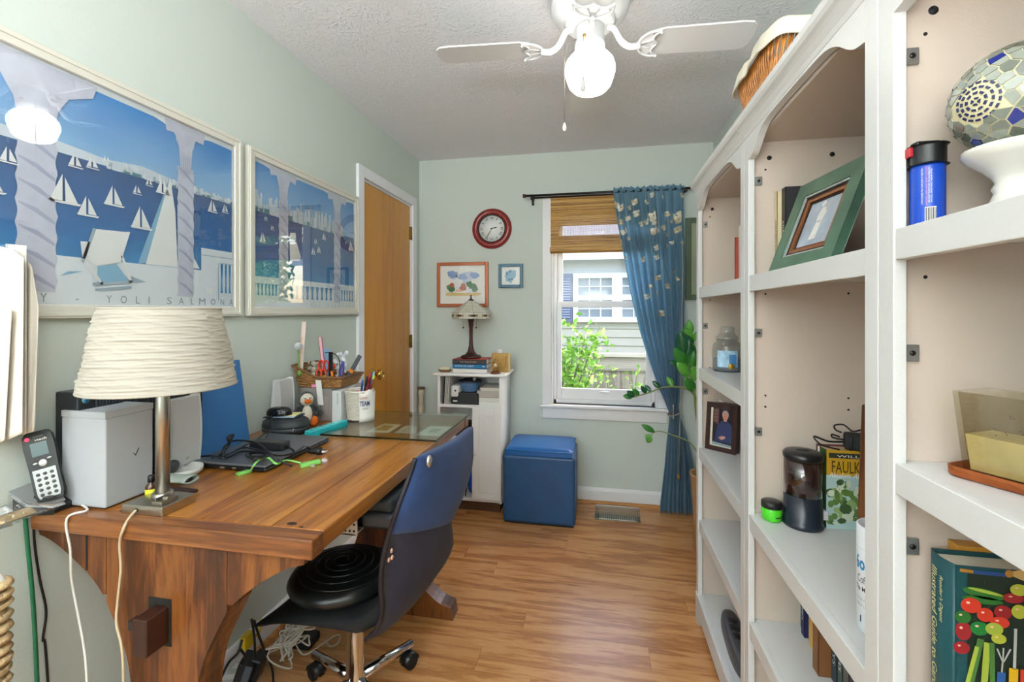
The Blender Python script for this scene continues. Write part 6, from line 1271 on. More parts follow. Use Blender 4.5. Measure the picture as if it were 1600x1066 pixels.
def scissors(px, py, mc, lab, y=1.815, s_=1):
    q = W(px, py, y); r = thing('scissors', lab, 'scissors', (q.x, y, bz_))
    for k in (-1, 1): B().tube([q+V((.012*k*s_+.012*s_*math.cos(t), 0, .022*s_*math.sin(t))) for t in [2*PI*j/20 for j in range(20)]], .0042*s_, 8, closed=True).build('finger_loop', mc, r); B().obox((q.x-.003*k-.004, y-.001*k, bz_), (.008, 0, 0), (0, .0015, 0), (0, 0, q.z-bz_-.015*s_)).build('blade', STEEL, r)
    return r
scissors(506, 572, mat('scissor_red', '#d8331f', .35), 'red-orange handled scissors left of the orange punch', 1.805, 1.0)
scissors(502, 584, mat('scissor_orange', '#e2482a', .35), 'second pair of orange-red scissors lower in the basket', 1.790, .9)
q = W(519, 572, 1.815); r = thing('hole_punch', 'orange-red rounded stapler-like tool in the basket middle', 'tool', (q.x, 1.815, bz_)); B().ell(q, (.016, .01, .013), 16, 10, ax=rot('Y', 25)).build('head', mat('tool_orange', '#e0431c', .35), r); B().box((q.x-.009, 1.810, bz_), (q.x+.003, 1.821, q.z)).build('grip', MC['tool_orange'], r)
q = W(507, 590, 1.785); r = thing('yellow_marker', 'chunky yellow highlighter in the basket', 'highlighter', (q.x, 1.785, bz_)); B().tube([(q.x+.008, 1.785, bz_), (q.x, 1.785, q.z)], [.009, .0085], 12).build('barrel', mat('marker_yellow', '#f2cf1d', .35), r); B().tube([(q.x, 1.785, q.z), (q.x, 1.785, q.z+.008)], [.0085, .005], 12).build('cap', MC['marker_yellow'], r)
q = W(516, 590, 1.785); pen((q.x+.002, 1.785, bz_), W(515, 588, 1.785), .0055, mat('marker_green', '#69c64a', .35), 'marker', 'lime green marker next to the yellow highlighter', 'marker'); pen((q.x+.012, 1.790, bz_), W(518, 580, 1.790), .0045, mat('marker_orange', '#ef7f1a', .35), 'marker', 'orange marker right of the lime green marker', 'marker')
q = W(534, 578, 1.805); r = thing('purple_scissors', 'closed purple handled scissors standing upright', 'scissors', (q.x, 1.805, bz_)); B().tube(spline([(q.x-.002, 1.805, bz_+.02), (q.x-.006, 1.805, q.z-.01), (q.x+.002, 1.805, q.z+.03), (q.x+.008, 1.805, q.z+.03), (q.x+.007, 1.805, q.z-.01), (q.x+.002, 1.805, bz_+.02)], 6), .0042, 8).build('handle', mat('handle_purple', '#4f479c', .35), r); B().box((q.x-.003, 1.804, bz_), (q.x+.003, 1.806, bz_+.03)).build('blade', STEEL, r)
r = thing('glue_gun', 'black cable hook and sleeve standing in the basket', 'tool', base_at(520, 1.790)); q = base_at(513, 1.790); B().box((q.x, 1.790, bz_), (q.x+.018, 1.798, W(513, 550, 1.790).z)).build('sleeve', BLACK, r, bevel=.002); B().tube(spline([W(508, 551, 1.835), W(520, 552, 1.835), W(529, 560, 1.835), W(531, 575, 1.835), W(529, 592, 1.835)], 6), .0022, 6).build('hook', BLACK, r)
q = W(511, 545, 1.890); B().obox((q.x-.014, 1.890, bz_), (.028, 0, 0), (0, .001, 0), (0, 0, q.z-bz_)).build('blue_card', mat('card_blue', '#8fb6dc', .5), None, label='pale blue card peeking out behind the ruler', cat='card')
b = B(); q = W(533, 550, 1.885); random.seed(8)
for k in range(30): b.ell(V((q.x+random.uniform(-.024, .024), 1.885+random.uniform(-.012, .012), bz_+.015+k*.0040)), (random.uniform(.009, .018), .005, random.uniform(.006, .013)), 7, 4, ax=rot('Y', random.uniform(-70, 70)))
b.build('plastic_wrap', mat('wrap_white', '#dfe3e8', .3), None, label='crumpled clear plastic wrap at the back of the basket', cat='plastic wrap')
b = B(); q = W(487, 575, 1.885)
for k in range(34): b.ell(V((q.x+random.uniform(-.035, .035), 1.86+random.uniform(-.015, .02), bz_+.01+random.uniform(0, .075))), (random.uniform(.01, .022), .006, random.uniform(.006, .014)), 7, 4, ax=rot('Y', random.uniform(-70, 70)))
b.build('plastic_bag', mat('bag_beige', '#b9b2a0', .4), None, label='crumpled beige plastic bag in the left of the basket', cat='plastic bag')
q = W(486, 590, 1.790); r = thing('seed_packet', 'small packet with blue and white print leaning in the basket', 'packet', (q.x, 1.790, bz_)); B().obox((q.x-.02, 1.793, bz_), (.04, 0, .006), (0, .002, 0), (-.003, 0, .048)).build('packet', mat('packet_cream', '#dcd8b8', .6), r); B().obox((q.x-.018, 1.792, bz_+.005), (.036, 0, .005), (0, .001, 0), (0, 0, .016)).build('blue_print', mat('packet_blue', '#2f5fae', .6), r)
q = W(468, 580, 1.825); B().obox((q.x-.008, 1.825, bz_), (.013, 0, 0), (0, .01, 0), (-.004, 0, .06)).build('white_tube', mat('tube_white', '#e4e4e2', .4), None, label='white narrow tube at the far left inside the basket', cat='tube')
q = P(490, 603, y=1.752); B().ell(V((q.x, 1.754, fz+.008)), (.012, .01, .009), 12, 8).build('pink_eraser', mat('eraser_pink', '#e68bb6', .6), None, label='small pink eraser on top of the silver file box', cat='eraser')
# ================================================================ UNDER THE DESK, LEFT EDGE
def floorp(px, py, dz=0): return P(px, py, z=dz)
r = thing('power_strip', 'white power strip behind the desk leg near the wall', 'power strip', floorp(372, 1040)); a = floorp(345, 1085, .03); c = floorp(392, 1000, .03); d_ = (c-a).normalized(); e_ = V((-d_.y, d_.x, 0))
B().obox(a-e_*.025-V((0, 0, .03)), d_*.30, e_*.05, (0, 0, .035)).build('body', mat('strip_white', '#d8d5cc', .5), r, bevel=.004)
for k in range(5): B().obox(a-e_*.014+d_*(.03+.05*k)+V((0, 0, .005)), d_*.024, e_*.028, (0, 0, .001)).build('socket', mat('socket_grey', '#b9b5ab', .5), r)
for k, (px, py, s_, rz_, lb) in enumerate(((385, 1046, .062, 20, 'ribbed black transformer on the power strip, left one'), (402, 1040, .05, 12, 'smooth black transformer on the power strip, right one'))):
    q = floorp(px, py, .085); r = thing('transformer', lb, 'power adapter', (q.x, q.y, .036)); M_ = rot('Z', rz_) @ rot('Y', 18)
    B().obox(q-M_ @ V((s_*.4, s_*.6, .045)), M_ @ V((s_*.8, 0, 0)), M_ @ V((0, s_*1.2, 0)), M_ @ V((0, 0, .085))).build('block', mat('trans_black', '#22252a', .4), r, bevel=.008 if k else .004, seg=3)
    if not k: B().obox(q+M_ @ V((.0, -s_*.61, -.045)), M_ @ V((.022, 0, 0)), M_ @ V((0, .001, 0)), M_ @ V((0, 0, .085))).build('stripe', mat('trans_grey', '#59646e', .4), r)
yl_ = B(); yl_.tube(spline([P(408, 968, x=-1.2), P(406, 985, x=-1.2), P(396, 997, x=-1.2), P(383, 998, x=-1.2)], 6), .0045, 8); q = P(386, 1000, x=-1.2); yl_.box((q.x-.01, q.y-.02, q.z-.025), (q.x+.01, q.y+.02, q.z+.02)); yl_.build('yellow_cable', mat('cable_yellow', '#d3b41c', .4), None, label='yellow network cable and plug behind the desk leg', cat='cable')
b = B()
for pts in ([(393, 968), (396, 985), (398, 1005), (398, 1028)], [(397, 970), (405, 995), (415, 1020), (425, 1045), (427, 1068)], [(378, 1000), (372, 1020), (358, 1035), (345, 1060)], [(376, 1015), (385, 1030), (380, 1045)]):
    b.tube(spline([P(a, c, x=-1.12) for a, c in pts], 6), .004, 8)
b.build('black_cables', BLACK, None, label='black cables hanging down behind the near desk leg', cat='cables')
random.seed(21); b = B()
for k in range(9):
    q = P(450+random.uniform(-6, 14), 985+random.uniform(-5, 25), x=-1.05); pts = [q+V((random.uniform(-.05, .05), random.uniform(-.06, .08), random.uniform(-.05, .06))) for _ in range(6)]
    for p in pts: p.z = max(.008, min(.2, p.z)); p.x = max(-1.22, p.x)
    b.tube(spline(pts, 6, True), .0028, 6, closed=True)
b.build('white_cord_tangle', mat('cord_dirty_white', '#cfc7b8', .6), None, label='tangled pale cords heaped on the floor under the desk', cat='cords', kind='stuff')
b = B(); b.tube(spline([floorp(439, 1012, .01), floorp(420, 1022, .006), floorp(410, 1045, .005), floorp(405, 1060, .004)], 6), .003, 6); b.tube(spline([floorp(461, 1005, .03), floorp(470, 1020, .006), floorp(480, 1022, .005), floorp(505, 1006, .005), floorp(522, 994, .01), floorp(531, 993, .014), floorp(528, 1005, .01), floorp(516, 1010, .006), floorp(509, 1002, .008)], 6), .003, 6)
b.build('loose_cable', MC['cord_dirty_white'], None, label='thin white cord looping over the floor beside the chair base', cat='cord')
q = floorp(473, 1000, .03); B().box((q.x-.06, q.y-.02, 0), (q.x+.04, q.y+.06, .035)).build('cable_box', BLACKM, None, bevel=.01, label='small black cable box on the floor under the desk', cat='box')
def wallcord(pts, r_, m, name, lab): B().tube(spline([P(a, c, x=XL+.012) for a, c in pts], 6), r_, 8).build(name, m, None, label=lab, cat='cable')
wallcord([(38, 790), (43, 850), (50, 920), (54, 980), (58, 1066), (60, 1150)], .0042, mat('cable_dark_green', '#1d6a45', .5), 'green_wall_cable', 'green cable running down the wall left of the desk')
wallcord([(52, 800), (54, 850), (62, 905), (72, 955), (67, 1000), (71, 1012), (80, 1150)], .0026, BLACK, 'black_wall_cable', 'thin black cable on the wall left of the desk')
# seagrass basket
bcn = V((-1.19, .62, .0)); bw_ = P(26, 915, y=.70); bh = bw_.z; SG = mat('seagrass', '#c0a67c', .7, var=.35, vscale=60)
bcn = V((bw_.x-.10, .70, 0)); r = thing('seagrass_basket', 'tall woven seagrass basket at the lower left picture edge', 'basket', (bcn.x, bcn.y, 0))
if bcn.x < -1.19: bcn.x = -1.19
R_ = bw_.x-bcn.x-.04
b = B(); nr = 36
for k in range(nr):
    z = .012+(bh-.02)*k/(nr-1); rr = R_*(.78+.2*k/(nr-1)); pts = []
    for ply in (0, 1):
        pts = [bcn+V(((rr+.0045*math.sin(a*34+ply*PI+k))*math.cos(a), (rr+.0045*math.sin(a*34+ply*PI+k))*math.sin(a), z+.0045*math.cos(a*34+ply*PI))) for a in [2*PI*i/204 for i in range(204)]]
        b.tube(pts, .0045, 5, closed=True)
b.build('woven_wall', SG, r, kind='stuff'); B().lathe([(0, .005), (R_*.75, .005), (R_*.93, bh-.015)], bcn, 28).build('liner', mat('liner_tan2', '#8c7550', .8), r)
B().ell(bcn+V((0, 0, bh-.01)), (R_*.86, R_*.86, .03), 20, 10).build('white_cloth', PAPER, None, label='white cloth filling the seagrass basket', cat='cloth')
# plastic bag with envelopes on the near desk corner
q = P(88, 792, z=Z+.012); r = thing('plastic_bag', 'clear plastic bag with tan envelope jutting over the desk corner', 'plastic bag', (q.x, q.y, Z+.004))
tip = P(90, 788, y=.822); lt = P(0, 792, y=.74); lb_ = P(0, 828, y=.72)
def bagf(u, v, s_):
    top = lt.lerp(tip, u); bot = lb_.lerp(tip, u); w_ = 1*1
    top.z = lt.z+(tip.z-lt.z)*u+.012*math.sin(u*5); bot.z = lb_.z+(tip.z-.004-lb_.z)*max(0,u)**2.2
    q = bot.lerp(top, v); n_ = .016*math.sin(PI*v)*(1-u**3)
    return q+V((.2, -1, .3)).normalized()*(s_*n_+.0035*math.sin(u*31+v*9)+.003*math.sin(v*23-u*12))+V((-.0, 0, 0))
ext = lambda u: -.55+1.55*u
PLB = glassy('bag_plastic', '#e6e8e8', 4, .18)
b = B(); b.grid(lambda u, v: bagf(ext(u), v, 1), 60, 14); b.grid(lambda u, v: bagf(ext(u), v, -1), 60, 14); b.build('bag', PLB, r)
e0, e1 = bagf(-.4, .18, 0), bagf(.62, .3, 0); e2, e3 = bagf(.5, .7, 0), bagf(-.4, .62, 0); B().prism([e0, e1, e2, e3], (.0015, -.004, .001)).build('envelope', mat('envelope_tan', '#d3b48c', .7), r); B().prism([bagf(-.4, .5, .3), bagf(.3, .55, .3), bagf(.1, .88, .3), bagf(-.4, .9, .3)], (.001, -.002, .001)).build('paper_sheet', PAPER, r)
# hanging cream cloth, upper left
r = thing('linen_cloth', 'cream linen cloth hanging over the poster at the left edge', 'cloth', (-1.2, .76, 1.06)); LIN = mat('linen_cream', '#e9e1d4', .85, bump=.1, bscale=400)
def drape(pts_top, pts_bot, y0, name, seed):
    b = B()
    def f(u, v):
        t = u*(len(pts_top)-1); i = min(int(t), len(pts_top)-2); fr = t-i
        tx = pts_top[i][0]+(pts_top[i+1][0]-pts_top[i][0])*fr; ty = pts_top[i][1]+(pts_top[i+1][1]-pts_top[i][1])*fr; bx_ = pts_bot[i][0]+(pts_bot[i+1][0]-pts_bot[i][0])*fr; by_ = pts_bot[i][1]+(pts_bot[i+1][1]-pts_bot[i][1])*fr
        yy = y0+.004*math.sin(u*5+seed)*(.4+.6*v)+.0015*math.sin(u*9+v*3); return P(tx+(bx_-tx)*v, ty+(by_-ty)*v, y=yy)
    b.grid(f, 60, 30); b.build(name, LIN, r, solid=.0015)
drape([(-120, 372), (0, 380), (41, 384)], [(-120, 700), (10, 683), (41, 678)], .79, 'back_layer', 0)
drape([(39, 412), (44, 410), (50, 417), (60, 480)], [(36, 680), (44, 677), (50, 675), (54, 673)], .80, 'side_layer', 2)
drape([(-120, 375), (-30, 378), (20, 390), (37, 404)], [(-120, 705), (-30, 690), (14, 687), (35, 677)], .772, 'middle_layer', 1)
drape([(-120, 470), (0, 478), (18, 484)], [(-120, 705), (0, 692), (7, 688)], .758, 'front_layer', 4)
q = P(-20, 372, y=.78); B().tube([(XL+.001, .78, q.z+.005), (q.x-.02, .78, q.z+.005), (q.x+.03, .775, q.z+.012)], .006, 8).build('hanging_bar', STEEL, r)

# ================================================================ SHELF CONTENTS
def S(px, py, z): return P(px, py, z=z)
# --- far bookcase
c = V((.512, 1.972, 1.08)); r = thing('jar_candle', 'glass jar candle with blue label and glass lid, far bookcase', 'candle', c)
JG = glassy('jar_glass', '#f3f6f6', 1.5)
B().lathe([(0, 0), (.05, 0), (.0555, .005), (.0555, .095), (.05, .11), (.038, .12), (.038, .13)], c, 32).build('jar', JG, r); B().lathe([(0, .004), (.05, .004), (.051, .05), (0, .05)], c, 28).build('wax', mat('wax_grey', '#8b9199', .5), r)
B().lathe([(.041, .124), (.043, .128), (.043, .137), (.036, .143), (.03, .148), (.026, .16), (.028, .172), (.02, .18), (0, .182)], c, 28).build('lid', JG, r)
lb_ = B(); lb_.grid(lambda u, v: c+V((.0562*math.cos(-2.5+1.4*u), .0562*math.sin(-2.5+1.4*u), .02+.065*v)), 14, 4); lb_.build('label', mat('label_sky', '#a8cbe4', .5, var=.3, vscale=40), r)
b = B(); b.grid(lambda u, v: c+V((.0566*math.cos(-1.7+.5*u), .0566*math.sin(-1.7+.5*u), .02+.05*v)), 8, 3); b.build('label_blue', mat('label_deep', '#4f8fc4', .5), r); a_ = -1.55; q = c+V((.0568*math.cos(a_), .0568*math.sin(a_), .024)); B().lathe([(0, 0), (.012, 0), (.012, .001)], q, 16, ax=basis(V((-math.sin(a_), math.cos(a_), 0)), V((0, 0, 1)), V((math.cos(a_), math.sin(a_), 0)))).build('gold_seal', mat('seal_gold', '#d3a83a', .4, .5), r)
def sbook(x, y0, y1, z0, h, c_, lab, d=.15, group=None, spine=None, nm='book'):
    """upright book, spine facing the room (-x)"""
    return book(nm, lab, 'book', (x, y0, z0), h, d, y1-y0, mat('bk_'+c_, '#'+c_, .5), ldir=V((0, 0, 1)), wdir=V((1, 0, 0)), up=V((0, 1, 0)), group=group)
q = P(1151, 575, y=1.88); sbook(.575, 1.87, 1.90, 1.0806, .2, '6a8fb0', 'blue and pale spined book behind the jar candle', .13); r = sbook(.568, 1.84, 1.868, 1.0806, .215, '7a2a2e', 'dark red book behind the jar candle, farthest right', .13)
q = P(1148, 430, y=1.85); sbook(q.x, 1.842, 1.852, 1.4206, .18, 'b5533f', 'thin red book on the far bookcase top shelf', .12); sbook(q.x+.01, 1.80, 1.838, 1.4206, .22, 'd8d4c8', 'pale book next to the thin red one, far bookcase top shelf', .12)
# portrait frame
a, c_ = V((.442, 2.035, .7445)), V((.537, 1.957, .7445)); dx = (c_-a); ux = dx.normalized(); nn = V((ux.y, -ux.x, 0))
if nn.y > 0: nn = -nn
tz = P(1102, 629, y=a.y).z; hh = tz-.7445; lean = -nn*.02; r = thing('picture_frame', 'dark wood framed photo of a seated person in blue', 'picture frame', (a+c_)/2); DKW = mat('frame_walnut', '#3b2320', .4)
T_ = lambda s, t, d=0: a+ux*(s*dx.length)+V((0, 0, t*hh))+lean*t+nn*d
for (s0, t0, s1, t1) in ((0, 0, .12, 1), (.88, 0, 1, 1), (.12, 0, .88, .09), (.12, .91, .88, 1)): B().prism([T_(s0, t0), T_(s1, t0), T_(s1, t1), T_(s0, t1)], -nn*.035).build('frame_rail', DKW, r, bevel=.002)
B().prism([T_(.1, .07, -.006), T_(.9, .07, -.006), T_(.9, .93, -.006), T_(.1, .93, -.006)], -nn*.003).build('mat_board', mat('mat_ivory', '#e2dcc0', .7), r)
b = B()
def pt(s, t, l): return T_(s, t, -.0055+l*.0004)
def pf(l, m, pts): b.add([pt(s, t, l) for s, t in pts], [tuple(range(len(pts)))], m)
def pe(l, m, s, t, rs, rt_): pf(l, m, [(s+rs*math.cos(2*PI*k/20), t+rt_*math.sin(2*PI*k/20)) for k in range(20)])
pf(1, 0, [(.2, .12), (.88, .12), (.88, .92), (.2, .92)]); pf(2, 1, [(.22, .6), (.4, .55), (.4, .9), (.24, .88)]); pf(2, 5, [(.2, .12), (.88, .12), (.88, .16), (.2, .18)])
for k in range(4): pf(2.5, 6, [(.25, .62+.07*k), (.38, .61+.07*k), (.38, .64+.07*k), (.25, .65+.07*k)])
pf(3, 2, [(.3, .2), (.86, .2), (.87, .45), (.8, .6), (.66, .66), (.52, .65), (.38, .56), (.32, .38)]); pe(4, 3, .62, .74, .085, .085); pf(4, 3, [(.57, .64), (.68, .64), (.66, .7), (.58, .7)]); pe(3.6, 4, .62, .78, .11, .09)
pe(5, 3, .62, .735, .075, .075); pe(4, 3, .5, .28, .09, .035); pe(4, 3, .58, .3, .07, .03)
for s_ in (.59, .65): pe(6, 0, s_, .75, .009, .006)
pf(6, 7, [(.595, .70), (.645, .70), (.64, .692), (.6, .692)]); pf(4, 2, [(.42, .34), (.5, .26), (.46, .24), (.36, .3)])
b.build('photo', [mat('ph_dark', '#2a1f2a', .4), mat('ph_brown', '#6b4a48', .4), mat('ph_blue', '#38426e', .4), mat('ph_skin', '#d99c88', .4), mat('ph_hair', '#b9a8a4', .4), mat('ph_grey', '#8fa4b0', .4), mat('ph_brick', '#8a6460', .4), mat('ph_lip', '#a84a4a', .4)], r)
B().prism([T_(.1, .07, -.0015), T_(.9, .07, -.0015), T_(.9, .93, -.0015), T_(.1, .93, -.0015)], nn*.0006).build('pane', GLASS, r)
q = thing('tissue_cloth', 'small pale cloth corner poking up behind the portrait frame', 'cloth', T_(.2, 1, -.05)); B().grid(lambda u, v: T_(.1+.3*u, 0, -.055)+V((0, 0, (hh+.012)*v*(1-.1*abs(u-.5)))), 6, 6).build('cloth', PAPER, q, solid=.001)
# dark handheld device on the bottom shelf
p0, p1_ = V((.50, 1.93, .1215)), V((.475, 1.58, .1215)); d_ = (p1_-p0).normalized(); s_ = V((d_.y, -d_.x, 0)); r = thing('remote_device', 'long dark grey remote-like device on the far bookcase bottom shelf', 'remote', p0.lerp(p1_, .5)); MM = basis(d_, s_, V((0, 0, 1)))
def rem(u, v): a_ = 2*PI*u; L_ = (p1_-p0).length/2; e = 2.6; ca, sa = math.cos(a_), math.sin(a_); x = L_*(abs(ca)**(2/e))*(1 if ca > 0 else -1); y = .038*(abs(sa)**(2/e))*(1 if sa > 0 else -1); k = math.cos(v*PI/2)**.35; return p0.lerp(p1_, .5)+MM @ V((x*k, y*k, .045*math.sin(v*PI/2)))
B().grid(rem, 60, 10, cu=True).build('body', mat('device_grey', '#4c4a4c', .45), r)
for k, (t, rr) in enumerate(((.3, .02), (.42, .022), (.55, .02))): B().ell(p0.lerp(p1_, t)+V((0, 0, .0455)), (rr, rr*.9, .003), 20, 6, ax=MM).build('button', mat('device_button', '#24262b', .25), r)
# --- middle bookcase, top shelf: anatomy books, big green frame, blue books
TS = 1.4206
r = sbook(.488, 1.382, 1.397, TS, .235, 'd9c9a0', 'cream spined colouring book, upright beside the green frame', .13); text('ANATOMY COLORING', (.4875, 1.393, TS+.155), (0, 0, -.135), (0, -.008, 0), INK, r); text('BOOK', (.4875, 1.393, TS+.018), (0, 0, -.016), (0, -.008, 0), mat('ink_gold', '#c9a833', .5), r)
r = sbook(.50, 1.356, 1.3815, TS, .24, '2b2a2e', 'black covered anatomy atlas next to the cream spined book', .13); text('ATLAS OF ANATOMY', (.4995, 1.374, TS+.15), (0, 0, -.13), (0, -.009, 0), PAPER, r)
B().prism([(.56+.017*math.cos(t), 1.3555, TS+.19+.022*math.sin(t)) for t in [2*PI*k/20 for k in range(20)]], (0, -.0004, 0)).build('red_disc', mat('disc_red', '#b02c36', .5), r); B().box((.51, 1.355, TS+.001), (.64, 1.3558, TS+.09)).build('white_band', PAPER, r)
B().box((.53, 1.3552, TS+.148), (.58, 1.3556, TS+.151)).build('line', PAPER, r)
# leaning frame: corners from the picture, set on real planes
A_ = S(1214, 419, TS); A_ = P(1214, 419, y=1.30); A_.z = TS; BL = A_; BR_ = P(1310, 392, y=1.03); 
ratio = (BR_.x-BL.x); BL = V((.445, 1.318, TS)); BR_ = V((.475, 1.06, TS+.002))
hgt = .245; ux = (BR_-BL); W_ = ux.length; ux = ux.normalized(); up_ = V((.36, .12, 1)); up_ = (up_-ux*up_.dot(ux)).normalized(); nn = ux.cross(up_); nn = nn if nn.x < 0 else -nn
r = thing('picture_frame', 'green picture frame of a pale figure leaning on the top shelf', 'picture frame', (BL+BR_)/2); GFM = mat('frame_green', '#4c6c58', .4, var=.25, vscale=14); SILV = mat('frame_silver_lip', '#c2c8c4', .35, .4); COP = mat('frame_copper_lip', '#a5683c', .3, .5)
F_ = lambda s, t, d=0: BL+ux*(s*W_)+up_*(t*hgt)+nn*d
def ringf(name, i0, i1, d, th_, m):
    a, c = i0, i1; ar = W_/hgt
    for q in ([(a, a), (1-a, a), (1-c, c), (c, c)], [(1-a, a), (1-a, 1-a), (1-c, 1-c), (1-c, c)], [(1-a, 1-a), (a, 1-a), (c, 1-c), (1-c, 1-c)], [(a, 1-a), (a, a), (c, c), (c, 1-c)]): B().prism([F_(s, t, d) for s, t in q], nn*th_).build(name, m, r, bevel=.001, seg=1)
ringf('frame_rail', 0, .155, -.018, .02, GFM); ringf('silver_lip', .155, .175, -.014, .013, SILV); ringf('dark_lip', .175, .2, -.014, .009, BRONZE); ringf('copper_lip', .2, .235, -.014, .008, COP); ringf('inner_lip', .235, .255, -.014, .004, BRONZE)
B().prism([F_(s, t, -.018) for s, t in ((.02, .02), (.98, .02), (.98, .98), (.02, .98))], nn*.002).build('backing', BRONZE, r)
b = B(); b.prism([F_(s, t, -.014) for s, t in ((.25, .25), (.75, .25), (.75, .75), (.25, .75))], nn*.0012, 0)
def fp(l, m, pts): b.add([F_(s, t, -.0126+l*.0003) for s, t in pts], [tuple(range(len(pts)))], m)
fp(1, 1, [(.42, .33), (.53, .33), (.535, .5), (.56, .6), (.52, .66), (.47, .66), (.44, .58), (.45, .5)]); fp(1, 1, [(.475+.035*math.cos(t), .70+.03*math.sin(t)) for t in [2*PI*k/14 for k in range(14)]]); fp(2, 2, [(.46, .5), (.53, .5), (.53, .52), (.46, .52)]); fp(1, 2, [(.55, .62), (.6, .7), (.58, .72), (.52, .65)]); fp(1, 3, [(.26, .26), (.74, .26), (.74, .272), (.26, .272)])
b.build('print', [mat('fp_blue', '#aab6c4', .5, var=.15, vscale=25), mat('fp_white', '#e6e2dc', .6), mat('fp_shade', '#c2bcb8', .6), mat('fp_red', '#a8504a', .6)], r)
B().prism([F_(s, t, -.0105) for s, t in ((.2, .2), (.8, .2), (.8, .8), (.2, .8))], nn*.0006).build('pane', GLASS, r)
sbook(.600, 1.0, 1.05, TS, .235, '1c2f55', 'dark blue book behind the green frame', .125); sbook(.61, .955, .995, TS, .25, '23405f', 'navy book at the near end behind the green frame', .115); sbook(.615, 1.055, 1.085, TS, .2, '35572f', 'dark green book behind the green frame', .11)
# second shelf
MS = .7486
c = V((.468, 1.362, MS)); r = thing('green_jar', 'small bright green jar with black lid on the middle bookcase', 'jar', c); B().lathe([(0, 0), (.022, 0), (.025, .003), (.025, .034), (.023, .037)], c, 28).build('jar', mat('jar_green', '#4fd426', .2, coat=.4), r); B().lathe([(.0262, .035), (.0262, .048), (.024, .0505), (0, .0505)], c, 28).build('lid', BLACK, r); b = B(); b.grid(lambda u, v: c+V((.0253*math.cos(-1.5+.7*u), .0253*math.sin(-1.5+.7*u), .012+.003*v)), 8, 1); b.build('print', INK, r)
c = V((.538, 1.343, MS)); r = thing('coffee_canister', 'round coffee canister with clear upper half and dark lid', 'canister', c); SM = glassy('smoke_glass', '#b9a7a4', 3)
B().lathe([(0, 0), (.046, 0), (.049, .006), (.047, .012), (.0455, .015), (.045, .085), (0, .085)], c, 36).build('lower_body', mat('canister_black', '#212a34', .25), r)
B().lathe([(.0452, .085), (.044, .178)], c, 36).build('clear_wall', SM, r); B().lathe([(.042, .0855), (.041, .1), (.03, .108), (0, .104)], c, 30).build('coffee', mat('coffee_brown', '#6b3d30', .9, bump=.8, bscale=300), r)
B().lathe([(.0455, .178), (.047, .183), (.047, .191), (.042, .197), (.02, .2), (0, .2)], c, 36).build('lid', BLACK, r); B().ell(c+V((0, 0, .2)), (.018, .01, .004), 14, 8).build('lid_knob', BLACK, r); B().box((c.x+.045, c.y-.012, MS+.02), (c.x+.058, c.y+.008, MS+.045)).build('latch', mat('latch_white', '#cfcfcf', .4), r, bevel=.003)
# books with the novel facing the room
hB = .207; 
r = thing('book', 'dark red boxed book behind the yellow paperback novel', 'book', (.65, 1.385, MS)); B().box((.594, 1.383, MS), (.712, 1.399, MS+hB-.002)).build('cover', mat('bk_red', '#6b2422', .5, var=.4, vscale=90), r)
r = thing('book', 'white spined book between the dark red book and yellow novel', 'book', (.65, 1.37, MS)); B().box((.591, 1.370, MS), (.712, 1.3825, MS+hB-.004)).build('cover', PAPER, r)
nvx0, nvx1, nvy = .590, .712, 1.333
r = thing('novel', 'yellow and green paperback novel with its front cover showing', 'book', (.66, nvy+.018, MS)); B().box((nvx0+.001, nvy+.001, MS+.001), (nvx1-.001, nvy+.035, MS+hB-.001)).build('pages', mat('pages_tan', '#cdb27c', .8), r); B().box((nvx0, nvy, MS), (nvx0+.001, nvy+.036, MS+hB)).build('spine', mat('novel_green', '#3f5a34', .5), r)
cv = B()
def nf(l, m, pts): cv.add([(nvx0+(nvx1-nvx0)*s, nvy-.0002-l*.0003, MS+hB*t) for s, t in pts], [tuple(range(len(pts)))], m)
cv.box((nvx0, nvy, MS), (nvx1, nvy+.001, MS+hB), 0); nf(0, 1, [(0, 0), (1, 0), (1, .68), (0, .68)]); nf(0, 2, [(.05, .9), (1, .9), (1, .965), (.05, .965)])
random.seed(31)
for k in range(60):
    s, t = random.uniform(.06, .94), random.uniform(.05, .6); rs, rt_ = random.uniform(.04, .14), random.uniform(.015, .08); a0 = random.uniform(-.6, .6); nf(1+.02*k, random.choice([3, 3, 4, 5, 6]), [(min(1, max(0, s+rs*math.cos(q)*math.cos(a0)-rt_*math.sin(q)*math.sin(a0))), min(.67, max(.0, t+rt_*math.sin(q)+rs*.4*math.cos(q)*math.sin(a0)))) for q in [2*PI*i/7 for i in range(7)]])
cv.build('cover', [mat('cv_yellow', '#c79a22', .5), mat('cv_sky', '#a9c4c0', .5), mat('cv_dark', '#33362c', .5), mat('cv_g1', '#5f7d3c', .5), mat('cv_g2', '#8ba468', .5), mat('cv_g3', '#3e5a34', .5), mat('cv_pale', '#c3cdb4', .5)], r)
wx = nvx1-nvx0; yt = nvy-.0022
text('WILLIAM', (nvx0+wx*.2, yt, MS+hB*.915), (wx*.75, 0, 0), (0, 0, .0065), PAPER, r); text('FAULKNER', (nvx0+wx*.1, yt, MS+hB*.72), (wx*.9, 0, 0), (0, 0, .032), mat('cv_ink', '#4b3d14', .5), r); text('Absalom, Absalom!', (nvx0+wx*.04, yt-.0006, MS+hB*.66), (wx*.92, 0, 0), (0, 0, .013), PAPER, r, shear=.35)
